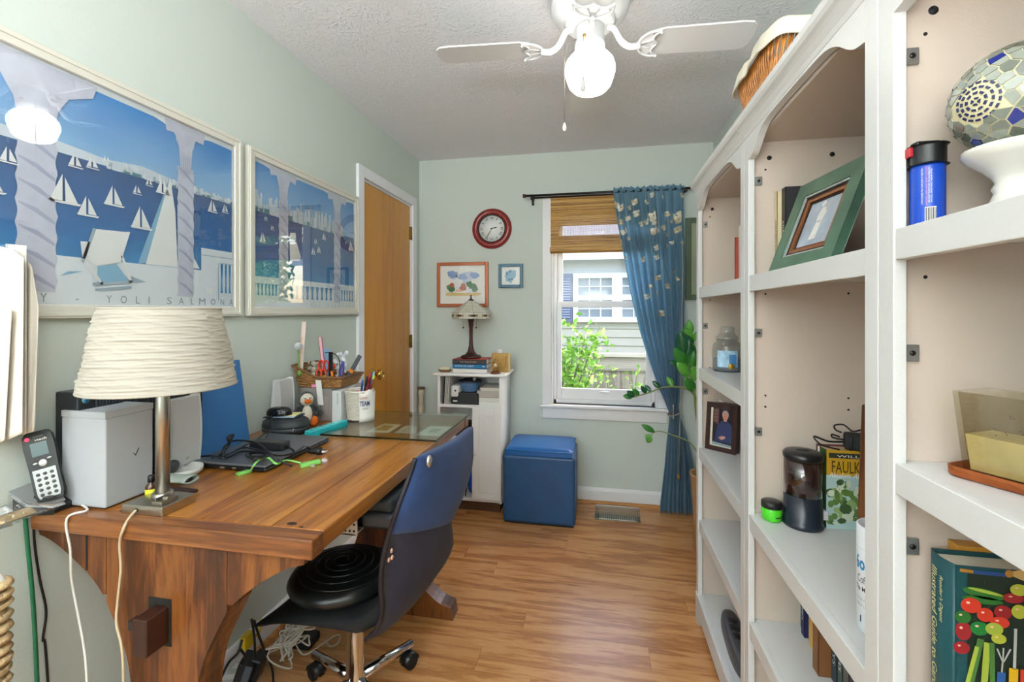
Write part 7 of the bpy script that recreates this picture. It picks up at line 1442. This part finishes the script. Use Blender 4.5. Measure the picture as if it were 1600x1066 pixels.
zt3 = MS+hB; r = thing('cable_bundle', 'black adapter wrapped in its own cord on the yellow novel', 'adapter', (.665, 1.34, zt3)); M_ = rot('Z', -20); q = V((.672, 1.338, zt3+.022)); B().obox(q-M_ @ V((.035, .018, .02)), M_ @ V((.07, 0, 0)), M_ @ V((0, .036, 0)), M_ @ V((0, 0, .042))).build('brick', BLACKM, r, bevel=.006)
for k in range(3): B().tube([q+M_ @ V((-.02+.02*k, .021*math.cos(t), .024*math.sin(t))) for t in [2*PI*j/20 for j in range(20)]], .0025, 6, closed=True).build('cord_wrap', BLACK, r)
b = B(); b.tube(spline([q+V((-.035, 0, .0)), P(1295, 690, y=1.32), P(1272, 682, y=1.32), P(1283, 695, y=1.31), P(1312, 703, y=1.31)], 8), .0024, 6); b.tube(spline([q+V((-.035, 0, .005)), P(1302, 684, y=1.33), P(1300, 679, y=1.33), P(1312, 683, y=1.33)], 8), .0022, 6)
b.tube(spline([P(1315, 676, y=1.33), P(1306, 672, y=1.34), P(1304, 665, y=1.34), P(1318, 664, y=1.34), P(1332, 674, y=1.33), P(1345, 672, y=1.33)], 8), .0022, 6); b.build('loose_cord', BLACK, r)
bd = thing('wooden_board', 'tall brown wooden board edge beside the yellow novel', 'board', (.70, 1.15, MS)); B().obox((.605, 1.225, MS), (.055, -.16, 0), (.018, .006, 0), (.012, 0, .35)).build('board', wood('board_wood', [(.2, '#4a2716'), (.8, '#84502c')], (10, 10, 1), 2, .4), bd, bevel=.004)
c = V((.4975, .92, MS)); r = thing('white_canister', 'tall white cylinder canister with blue print on the middle bookcase', 'canister', c); B().lathe([(0, 0), (.036, 0), (.0375, .002), (.0375, .186), (.036, .188), (.0335, .188), (.0335, .184), (0, .184)], c, 40).build('tube', mat('canister_white', '#e3e7ec', .4), r)
B().lathe([(.0377, .148), (.0377, .1485)], c, 40).build('seam', mat('seam_grey', '#b5b9be', .5), r)
def onc(s, a0, a1, z, h, m, rr=.0378, bold=0):
    c_ = bpy.data.curves.new('t', 'FONT'); c_.body = s; c_.size = 1; c_.resolution_u = 2; c_.offset = bold; t_ = bpy.data.objects.new('t', c_); me = bpy.data.meshes.new_from_object(t_); bpy.data.objects.remove(t_); bpy.data.curves.remove(c_)
    xs = [v.co.x for v in me.vertices]; x0, x1 = min(xs), max(xs)
    for v in me.vertices: a = math.radians(a0+(a1-a0)*(v.co.x-x0)/(x1-x0)); v.co = WM[r.name] @ V((c.x+rr*math.cos(a), c.y+rr*math.sin(a), c.z+z+h*v.co.y/.72))
    me.materials.clear(); me.materials.append(m); o = bpy.data.objects.new('lettering', me); col.objects.link(o); o.parent = r
CB = mat('letter_cyan', '#1f86bd', .5)
onc('6oo', -192, -140, .112, .024, CB, bold=.03); onc('Coffee', -184, -138, .088, .014, INK); onc('Tip Mug', -192, -142, .074, .008, INK, bold=.02); onc('12 OZ TEA', -188, -148, .056, .005, MC['letter_grey']); onc('DAILY USE', -188, -148, .046, .005, MC['letter_grey']); onc('I', -174, -170, .018, .012, INK, bold=.02)
# third shelf of the middle bookcase: books
LS = .4466; cols = [('2c6f64', 'teal book, first on the lower shelf of the middle bookcase'), ('c04a34', 'thin red-orange book next to the teal one'), ('1f2558', 'navy blue book next to the thin red-orange one'), ('d8b48a', 'pale orange paperback right of the navy book'), ('dfae45', 'golden yellow book beside the pale orange paperback'), ('c7c489', 'light olive spined book beside the golden yellow one'), ('c98a66', 'dull orange thin book before the dark slate one'), ('2c3448', 'dark slate blue book with white bands'), ('8a5a34', 'tan leather-like book jutting forward on the lower shelf'), ('2e4048', 'dark blue-grey book right of the tan jutting one'), ('49605c', 'grey green book near the end of the lower shelf'), ('6a6560', 'taupe book second from the row end'), ('3a3a3e', 'black book at the near end of the row')]
y = 1.388; ths = [.014, .010, .02, .024, .018, .026, .012, .018, .03, .026, .022, .024, .02]
for (c_, lb), t in zip(cols, ths):
    h = random.uniform(.165, .2); off = -.028 if c_ == '8a5a34' else random.uniform(-.004, .006); r = sbook(.545+off, y-t, y, LS, h, c_, lb, .15)
    if c_ in ('1f2558', '2c3448', '2e4048', '49605c', 'c7c489', 'd8b48a'): text({'1f2558': 'Chambers', '2c3448': 'HISTORY', '2e4048': 'ESSAYS', '49605c': 'POEMS', 'c7c489': 'GARDENS', 'd8b48a': 'TRAVEL'}[c_], (.5446+off, y-t*.3, LS+h*.75), (0, 0, -h*.5), (0, -t*.45, 0), PAPER if c_ not in ('c7c489', 'd8b48a') else INK, r)
    y -= t+.0012
# --- near bookcase
AS = 1.4376; c = V((.4535, .736, AS)); r = thing('spray_can', 'blue pepper spray canister with black cap and red tab', 'spray can', c); BLC = mat('can_blue', '#1747b4', .3)
B().lathe([(0, 0), (.019, 0), (.0195, .002), (.0195, .083), (.018, .088), (0, .088)], c, 28).build('can', BLC, r); B().prism([c+V((.0205*math.cos(t), .0205*math.sin(t), .086)) for t in [2*PI*k/24 for k in range(24)]], (0, 0, .028)).build('cap', BLACK, r, bevel=.003); B().box((c.x-.016, c.y-.006, AS+.114), (c.x+.012, c.y+.01, AS+.121)).build('actuator', BLACK, r, bevel=.002); B().box((c.x-.024, c.y-.004, AS+.1), (c.x-.014, c.y+.01, AS+.113)).build('red_tab', mat('tab_red', '#b0202c', .35), r, bevel=.001)
def oncv(s, z0, z1, a, w, m):
    """lettering running up the can"""
    aa = math.radians(a); nrm = V((math.cos(aa), math.sin(aa), 0)); tg_ = V((-math.sin(aa), math.cos(aa), 0)); text(s, c+nrm*.0199+V((0, 0, z0)), (0, 0, z1-z0), -tg_*w, m, r)
oncv('CONTAINER MAY EXPLODE IF HEATED', .03, .08, -135, .002, PAPER); oncv('WARNING: KEEP AWAY FROM CHILDREN', .028, .082, -122, .0018, mat('letter_pink', '#d79ad0', .5)); oncv('DO NOT PUNCTURE OR INCINERATE', .032, .08, -114, .0018, PAPER); oncv('AVOID SPRAYING NEAR EYES', .032, .078, -107, .0018, PAPER)
aa = math.radians(-112); nrm = V((math.cos(aa), math.sin(aa), 0)); tg_ = V((-math.sin(aa), math.cos(aa), 0)); B().obox(c+nrm*.0197-tg_*.006+V((0, 0, .006)), tg_*.012, (0, 0, .02), nrm*.0004).build('barcode_label', PAPER, r)
b = B()
for k in range(9): b.obox(c+nrm*.0202-tg_*(.0052-.00125*k)+V((0, 0, .007)), tg_*(.0005 if k % 2 else .0009), (0, 0, .018), nrm*.0001)
b.build('bars', INK, r)
# mosaic lamp on a white pedestal
c = V((.507, .668, AS)); ml = thing('mosaic_lamp', 'egg-shaped mosaic glass lamp on a white pedestal', 'lamp', c); PED = mat('ceramic_white', '#d5d1c8', .2, coat=.4)
B().lathe([(.036, 0), (.038, .004), (.034, .012), (.024, .02), (.02, .03), (.0225, .036), (.019, .043), (.022, .05), (.03, .06), (.044, .072), (.05, .08), (.05, .086), (.045, .088), (0, .088)], c, 40).build('pedestal', PED, ml)
ec = c+V((.004, 0, .146)); ER = (.066, .066, .064)
gb_ = B().ell(ec, ER, 40, 24).build('globe', mat('grout_cream', '#d8cfa8', .5), ml)
random.seed(17); pts_ = []
Ng = 320
for k in range(Ng):
    z = 1-2*(k+.5)/Ng; rr = math.sqrt(1-z*z); a = k*2.39996+random.uniform(-.1, .1); pts_.append(V((rr*math.cos(a)+random.uniform(-.03, .03), rr*math.sin(a)+random.uniform(-.03, .03), z)).normalized())
MG = [mat('mosaic_grey', '#7a8076', .12, coat=.6), mat('mosaic_silver', '#92978c', .1, coat=.6), mat('mosaic_olive', '#5f6558', .15, coat=.6), mat('mosaic_blue', '#1c2f86', .12, coat=.6)]
spd = V((-.80, -.28, -.12)).normalized()
pv = {}
for i, p in enumerate(pts_):
    near = sorted(range(Ng), key=lambda j: (pts_[j]-p).length)[1:9]; t1 = p.orthogonal().normalized(); t2 = p.cross(t1)
    if (p-spd).length < .42: continue
    poly = [V((.3*math.cos(q), .3*math.sin(q))) for q in [2*PI*k/12 for k in range(12)]]
    for j in near:
        d = pts_[j]-p; n2 = V((d.dot(t1), d.dot(t2))); L2 = n2.length; n2 = n2/L2; lim = L2*.5-.012; out = []
        for k in range(len(poly)):
            a, b_ = poly[k], poly[(k+1) % len(poly)]; da, db = a.dot(n2)-lim, b_.dot(n2)-lim
            if da <= 0: out.append(a)
            if da*db < 0: out.append(a+(b_-a)*(da/(da-db)))
        poly = out
        if len(poly) < 3: break
    if len(poly) < 3: continue
    f3 = lambda q, h: V([ec[m]+ER[m]*h*x for m, x in enumerate((p+t1*q.x+t2*q.y).normalized())])
    n_ = len(poly); B().add([f3(q, 1.0) for q in poly]+[f3(q, 1.022) for q in poly], [tuple(range(n_, 2*n_))]+[(k, (k+1) % n_, n_+(k+1) % n_, n_+k) for k in range(n_)]).build('glass_tile', MG[3] if i % 31 == 5 else random.choice(MG[:3]), gb_)
t1 = spd.orthogonal().normalized(); t2 = spd.cross(t1)
for (rr, nn_) in ((.06, 4), (.16, 9), (.26, 14), (.36, 18)):
    for k in range(nn_):
        a0, a1 = 2*PI*k/nn_, 2*PI*(k+.62)/nn_; q4 = [(rr-.022, a0), (rr+.022, a0), (rr+.022, a1), (rr-.022, a1)]
        vs = [V([ec[m]+ER[m]*h*x for m, x in enumerate((spd+t1*(r_*math.cos(a))+t2*(r_*math.sin(a))).normalized())]) for h in (1.0, 1.02) for r_, a in q4]
        B().add(vs, [(4, 5, 6, 7), (0, 1, 5, 4), (1, 2, 6, 5), (2, 3, 7, 6), (3, 0, 4, 7)]).build('spiral_tile', mat('mosaic_navy', '#2a2f5a', .15, coat=.5), gb_)
q = P(1543, 300, y=.74); sbook(.565, .725, .752, AS, .10, '5c1f1a', 'small dark red book behind the lamp pedestal', .1); text('MCGAVIC', (.5645, .745, AS+.09), (0, 0, -.07), (0, -.008, 0), mat('letter_gold', '#c8a874', .5), bpy.data.objects['book.%03d' % (max(int(o.name[5:]) for o in bpy.data.objects if o.name.startswith('book.') and o.name[5:].isdigit()))])
# candle in glass on copper tray
BS = 1.1036; o0 = V((.452, .703, BS)); dL = V((.47, -.883, 0)); dS = V((.883, .47, 0)); LL, SS = .155, .085; r = thing('copper_tray', 'copper tray under the square glass candle', 'tray', o0+dL*LL/2+dS*SS/2); CP = mat('copper', '#b5663a', .3, .9, var=.2, vscale=30)
def rr_(off, z, n_=5, rc=.012):
    out = []
    for (cx_, cy_, a0) in ((rc, rc, 180), (LL-rc, rc, 270), (LL-rc, SS-rc, 0), (rc, SS-rc, 90)):
        for k in range(n_+1): a = math.radians(a0+90*k/n_); out.append(o0+dL*(cx_+(rc+off)*math.cos(a))+dS*(cy_+(rc+off)*math.sin(a))+V((0, 0, z)))
    return out
rg = [rr_(-.004, 0), rr_(0, .003), rr_(.001, .014), rr_(-.0015, .014), rr_(-.003, .004), rr_(-.012, .003)]; n_ = len(rg[0]); b = B()
b.add([q for g_ in rg for q in g_], [(i*n_+k, i*n_+(k+1) % n_, (i+1)*n_+(k+1) % n_, (i+1)*n_+k) for i in range(5) for k in range(n_)]+[tuple(range(5*n_, 6*n_)), tuple(range(n_))[::-1]], 0, True); b.build('tray', CP, r)
def tb_(i0, z0, z1, i1=None):
    i1 = i0 if i1 is None else i1; f = lambda i, z: [o0+dL*a+dS*c+V((0, 0, z)) for a, c in ((i, i), (LL-i, i), (LL-i, SS-i), (i, SS-i))]; return f(i0, z0)+f(i1, z1)
FB = [(0, 3, 2, 1), (4, 5, 6, 7), (0, 1, 5, 4), (1, 2, 6, 5), (2, 3, 7, 6), (3, 0, 4, 7)]
gcn = thing('glass_candle', 'pale yellow candle in a rectangular glass vessel on copper tray', 'candle', o0+dL*LL/2+dS*SS/2+V((0, 0, .0042)))
CG = glassy('candle_glass', '#efece4', 1.6)
b = B(); vo_ = tb_(.014, .0045, .112, .006); vi_ = tb_(.018, .010, .112, .010); b.add(vo_, FB[:1]+FB[2:]); b.add(vi_, FB[:1]+FB[2:]); b.add(vo_[4:]+vi_[4:], [(k, (k+1) % 4, 4+(k+1) % 4, 4+k) for k in range(4)]); b.build('glass_vessel', CG, gcn)
b = B(); b.add(tb_(.0185, .0105, .057, .0147), FB); b.build('wax', mat('wax_yellow', '#e0d29c', .4, var=.15, vscale=25, sss=0), gcn, bevel=.001)
b = B(); random.seed(2)
for k in range(40): b.ell(o0+dL*random.uniform(.02, LL-.02)+dS*.0122+V((0, 0, random.uniform(.062, .09))), (.0007, .0007, .0006), 6, 4)
b.build('soot_specks', mat('soot', '#4a3f34', .9), gcn, kind='stuff'); b = B().tube([o0+dL*LL*.4+dS*SS*.5+V((0, 0, .056)), o0+dL*LL*.42+dS*SS*.5+V((0, 0, .068))], .001, 6).build('wick', BLACK, gcn)
# garden book and its neighbour
CS_ = .6906; gz = .988; gx, gyn, gyf = .460, .695, .738
r = thing('garden_book', 'teal gardening book with vegetables on its front cover', 'book', (gx+.11, .715, CS_)); GT = mat('book_teal', '#174a50', .45)
B().box((gx+.004, gyn+.003, CS_+.003), (gx+.24, gyf-.003, gz-.006)).build('pages', mat('page_edges', '#e4ddca', .9), r); b = B(); b.grid(lambda u, v: V((gx-.005*math.sin(PI*u), gyn+(gyf-gyn)*u, CS_+(gz-CS_)*v)), 12, 1); b.build('spine', GT, r, solid=.0015)
B().box((gx, gyf-.002, CS_), (gx+.245, gyf, gz)).build('back_cover', GT, r)
cv = B(); cv.box((gx, gyn-.002, CS_), (gx+.245, gyn, gz), 0)
def cf(l, m, pts): cv.add([(gx+x, gyn-.0022-l*.0002, gz-z) for x, z in pts], [tuple(range(len(pts)))], m)
def ce(l, m, x, z, rx, rz_, rot_=0, n_=18): cf(l, m, [(x+rx*math.cos(t)*math.cos(rot_)-rz_*math.sin(t)*math.sin(rot_), z+rx*math.cos(t)*math.sin(rot_)+rz_*math.sin(t)*math.cos(rot_)) for t in [2*PI*k/n_ for k in range(n_)]])
cf(0, 1, [(.012, .004), (.245, .004), (.245, .3), (.012, .3)]); cf(1, 2, [(.012, .17), (.245, .1), (.245, .3), (.012, .3)])
random.seed(6)
for k in range(130): x, z = random.uniform(.014, .24), random.uniform(.008, .12); cf(1.2, 3, [(x, z), (x+random.uniform(-.008, .008), z+.006), (x+.001, z+.0005)])
for k in range(6): cf(1.5, 4, [(.012, .2+.03*k), (.245, .12+.03*k), (.245, .1215+.03*k), (.012, .2015+.03*k)])
def g2(px, py): q = P(px, py, y=gyn-.003); return (q.x-gx, gz-q.z)
SC = (gyn*cs-(gx+.05)*sn)/FP
def V2(l, m, px, py, rx, ry, ro=0): x, z = g2(px, py); ce(l, m, x, z, rx*SC*.92, ry*SC, ro)
def ln_(l, m, p0, p1_, w): (a, b_), (c_, d) = g2(*p0), g2(*p1_); dx, dz = c_-a, d-b_; L_ = math.hypot(dx, dz); nx, nz = -dz/L_*w*SC/2, dx/L_*w*SC/2; cf(l, m, [(a+nx, b_+nz), (c_+nx, d+nz), (c_-nx, d-nz), (a-nx, b_-nz)])
ln_(3, 5, (1500, 891), (1521, 894), 5); ln_(3, 6, (1521, 894), (1572, 899), 6); V2(3.5, 5, 1577, 897, 6, 6); cf(3, 7, [g2(1580, 894), g2(1640, 880), g2(1640, 925), g2(1580, 900)])
V2(4, 8, 1537, 928, 31, 8, .15); V2(4.5, 9, 1540, 925, 26, 2.5, .17); V2(4, 8, 1535, 938, 30, 6, .05)
for k, (m, px, py, rx, ry) in enumerate(((10, 1517, 946, 15, 12), (10, 1539, 961, 12, 11), (11, 1567, 957, 13, 11), (11, 1583, 935, 15, 8), (10, 1562, 973, 14, 9), (11, 1505, 986, 12, 15), (11, 1502, 1012, 12, 10), (12, 1592, 956, 11, 11), (12, 1592, 922, 13, 9), (8, 1504, 964, 12, 10), (13, 1530, 982, 14, 11), (9, 1553, 983, 13, 10), (12, 1560, 998, 11, 8))): V2(5+.2*k, m, px, py, rx, ry); V2(5.1+.2*k, 14, px-rx*.3, py-ry*.35, rx*.2, ry*.15)
for k, (a, c_, w_) in enumerate((((1532, 998), (1516, 1066), 9), ((1542, 1004), (1537, 1070), 9), ((1549, 1004), (1550, 1070), 7), ((1526, 1010), (1510, 1070), 6))): ln_(8+.1*k, 9 if k % 2 else 15, a, c_, w_)
for a, c_ in (((1557, 1013), (1565, 1032)), ((1567, 1012), (1566, 1032)), ((1578, 1014), (1567, 1034)), ((1566, 1030), (1564, 1052))): ln_(9, 16, a, c_, 2.2)
ln_(9, 17, (1564, 1050), (1562, 1080), 11); ln_(9, 16, (1586, 982), (1584, 1046), 4); ln_(9, 18, (1583, 1044), (1582, 1080), 12); ln_(9, 10, (1598, 1046), (1598, 1080), 8)
cv.build('front_cover', [GT] + [mat('gc_%d' % k, c_, .4) for k, c_ in enumerate(['#1f2c22', '#3a2a24', '#33502f', '#241a17', '#b07a30', '#2a4a86', '#c8a565', '#2f6f2c', '#a3b541', '#d23a24', '#9c2226', '#b5b83a', '#1f7a34', '#f0c0a8', '#4c7a38', '#b7b7b0', '#2a5c9a', '#e0b018'])], r)
GL = mat('letter_pale_gold', '#d9cf8f', .5)
text("Illustrated Guide to Gardening", (gx-.0070, gyn+.031, gz-.016), (0, 0, -.20), (0, -.0095, 0), GL, r, shear=.25); text("Reader's Digest", (gx-.0070, gyn+.017, gz-.024), (0, 0, -.062), (0, -.006, 0), GL, r, shear=.25)
r = thing('book', 'orange-yellow book standing behind the teal gardening book', 'book', (.6, .748, CS_)); B().box((.492, .7385, CS_), (.70, .757, gz+.006)).build('cover', mat('bk_orange', '#c48a32', .5), r); text('DR', (.575, .738, gz-.009), (.02, 0, 0), (0, 0, .01), INK, r)
# --- wicker basket on top of the bookcases
tz0 = 1.8735; WB = mat('wicker_honey', '#b5722c', .4, var=.45, vscale=40, coat=.3); r = thing('wicker_tray_basket', 'honey wicker basket with cream liner on top of the bookcase', 'basket', (.57, 1.43, tz0))
hx0, hx1, hy0, hy1 = .435, .70, 1.23, 1.52
b = B(); NR = 12
def rect(s, z, am=0, n_=0, ph=0):
    cx_, cy_ = (hx0+hx1)/2, (hy0+hy1)/2; hx, hy = (hx1-hx0)/2*s-.04, (hy1-hy0)/2*s-.04; out = []
    for (sx_, sy_, a0) in ((1, 1, 0), (-1, 1, 90), (-1, -1, 180), (1, -1, 270)):
        for k in range(6): a = math.radians(a0+90*k/5); out.append(V((cx_+sx_*hx+.04*math.cos(a), cy_+sy_*hy+.04*math.sin(a), z)))
    return out
def along(pts, n_):
    seg = [(pts[(i+1) % len(pts)]-pts[i]).length for i in range(len(pts))]; T = sum(seg); out = []; i = 0; acc = 0
    for k in range(n_):
        t = T*k/n_
        while acc+seg[i] < t: acc += seg[i]; i += 1
        out.append(pts[i].lerp(pts[(i+1) % len(pts)], (t-acc)/seg[i]))
    return out
lo, hi = along(rect(.96, tz0+.012), 150), along(rect(1.10, tz0+.135), 150)
ctr = V(((hx0+hx1)/2, (hy0+hy1)/2, 0))
for k in range(150):
    # slanting willow rods, crossing in pairs
    a, c_ = lo[k], hi[(k+4) % 150]; od = V((a.x-ctr.x, a.y-ctr.y, 0)).normalized(); b.tube([a, a.lerp(c_, .33)+od*.004*(1 if k % 2 else -.5), a.lerp(c_, .66)+od*.004*(-.5 if k % 2 else 1), c_], .0034, 5)
b.build('woven_wall', WB, r, kind='stuff')
b = B()
for t_ in (.03, .1): q = along(rect(.96+.14*t_, tz0+.004+.135*t_), 120); b.tube(q, .0065, 6, closed=True)
b.build('willow_band', mat('willow_dark', '#8a4f1e', .4), r)
cl_ = along(rect(1.115, 0), 120)
def liner(u, v):
    k = int(round(u*120)) % 120; p = cl_[k]; od = V((p.x-ctr.x, p.y-ctr.y, 0)).normalized(); w_ = .004*math.sin(k*.9)+.004*math.sin(k*.37)
    z = tz0+.115+.004*math.sin(k*.5)+.048*v; return V((p.x, p.y, z))+od*(.016-.014*v+w_*.5)
b = B(); b.grid(liner, 120, 8, cu=True); b.build('fabric_liner', mat('liner_muslin', '#ddd6c2', .9, bump=.2, bscale=300), r, solid=.003); ins = along(rect(.93, 0), 60)
b = B(); b.add([V((p.x, p.y, tz0+.008)) for p in ins], [tuple(range(60))]); b.build('bottom', WB, r)

# ================================================================ PLANT
pc2 = V((.605, 2.66, 0)); r = thing('potted_plant', 'glossy green zz plant in a tan pot behind the far bookcase', 'plant', pc2); POT = mat('pot_tan', '#b58a58', .5); 
pz = P(1081, 745, y=2.6).z; prx = pc2.x-P(1078, 760, y=2.66).x
B().lathe([(.08, .0), (.09, .01), (prx*.82, pz*.5), (prx-.004, pz-.02), (prx, pz-.012), (prx, pz), (prx-.01, pz), (prx-.012, pz-.03), (0, pz-.035)], pc2, 32).build('pot', POT, r)
LF = [mat('zz_leaf', '#2f7a2a', .3), mat('zz_leaf_light', '#5aa33a', .3), mat('zz_leaf_dark', '#1f5c38', .25)]; STM = mat('zz_stem', '#7d8a4a', .5)
def leaf(p0, d, ln, w_, m, up=V((0, 0, 1)), par=None):
    d = V(d).normalized(); s_ = d.cross(up); s_ = s_.normalized() if s_.length > .01 else V((1, 0, 0)); n_ = s_.cross(d); vs = []; K = 6
    for k in range(K+1):
        t = k/K; ww = w_*math.sin(PI*(t*.93+.05))**.8; c = p0+d*ln*t-n_*.08*ln*t*t; vs += [c-s_*ww+n_*ww*.25, c, c+s_*ww+n_*ww*.25]
    fs = []
    for k in range(K): a = 3*k; fs += [(a, a+1, a+4, a+3), (a+1, a+2, a+5, a+4)]
    return B().add(vs, fs, 0, True).build('leaf', m, par, solid=.0006)
def stem(pts, r_, leaves, tipn=None):
    sp = spline(pts, 8); o = B().tube(sp, [r_*(1-.5*i/len(sp)) for i in range(len(sp))], 8).build('stem', STM, r)
    for (t, sd3, ln, w_, m) in leaves:
        i = min(len(sp)-2, int(t*(len(sp)-1))); tg3 = (sp[i+1]-sp[i]).normalized(); leaf(sp[i], tg3*.55+V(sd3), ln, w_, LF[m], V((-.3, -1, .4)), o)
PY = 2.72
s0 = V((.61, 2.66, pz-.03))
stem([s0, P(1092, 650, y=2.74), P(1086, 620, y=2.85), P(1070, 607, y=2.92), P(1040, 605, y=2.96), P(1010, 615, y=2.98), P(984, 622, y=2.99)], .007,
     [(.62, (0, 0, .9), .07, .018, 1), (.72, (-.3, 0, .9), .065, .017, 2), (.84, (.1, -.2, .8), .06, .016, 2), (.9, (-.2, -.2, .9), .06, .018, 0), (.95, (-.3, -.2, .8), .06, .019, 2), (.97, (-.9, -.2, .35), .06, .019, 0), (.8, (-.1, .1, .9), .055, .014, 2)])
stem([s0, P(1088, 705, y=2.72), P(1075, 690, y=2.76), P(1050, 680, y=2.8), P(1032, 674, y=2.82), P(1022, 676, y=2.82), P(1017, 681, y=2.82)], .0045, [(.82, (-.5, 0, .8), .085, .018, 0), (.985, (-.3, 0, -.9), .05, .02, 1), (.97, (-.9, 0, .1), .04, .01, 1)])
stem([s0, P(1090, 660, y=2.7), P(1083, 600, y=2.7), P(1072, 575, y=2.7), P(1068, 550, y=2.7)], .008, [(.45, (-.6, -.3, .5), .1, .028, 0), (.55, (.5, -.3, .5), .1, .028, 1), (.62, (-.7, -.3, .5), .11, .03, 1), (.72, (.5, -.3, .6), .12, .03, 0), (.8, (-.6, -.2, .6), .12, .03, 0), (.88, (.3, -.2, .8), .12, .03, 2), (.95, (-.2, -.2, .9), .14, .032, 2), (.75, (-.9, -.2, -.1), .1, .022, 2)])
stem([s0, P(1100, 640, y=2.75), P(1096, 580, y=2.75), P(1088, 550, y=2.75), P(1078, 522, y=2.75)], .006, [(.5, (-.6, -.3, .4), .09, .02, 1), (.6, (-.7, -.3, .3), .08, .018, 0), (.7, (-.7, -.3, .3), .08, .015, 2), (.78, (-.7, -.3, .4), .08, .015, 0), (.86, (-.6, -.3, .4), .075, .015, 2), (.93, (-.5, -.2, .6), .075, .02, 1), (.98, (0, -.2, 1), .09, .024, 1), (.99, (-.7, -.2, .3), .06, .02, 0), (.9, (.6, -.2, .5), .07, .016, 1)])
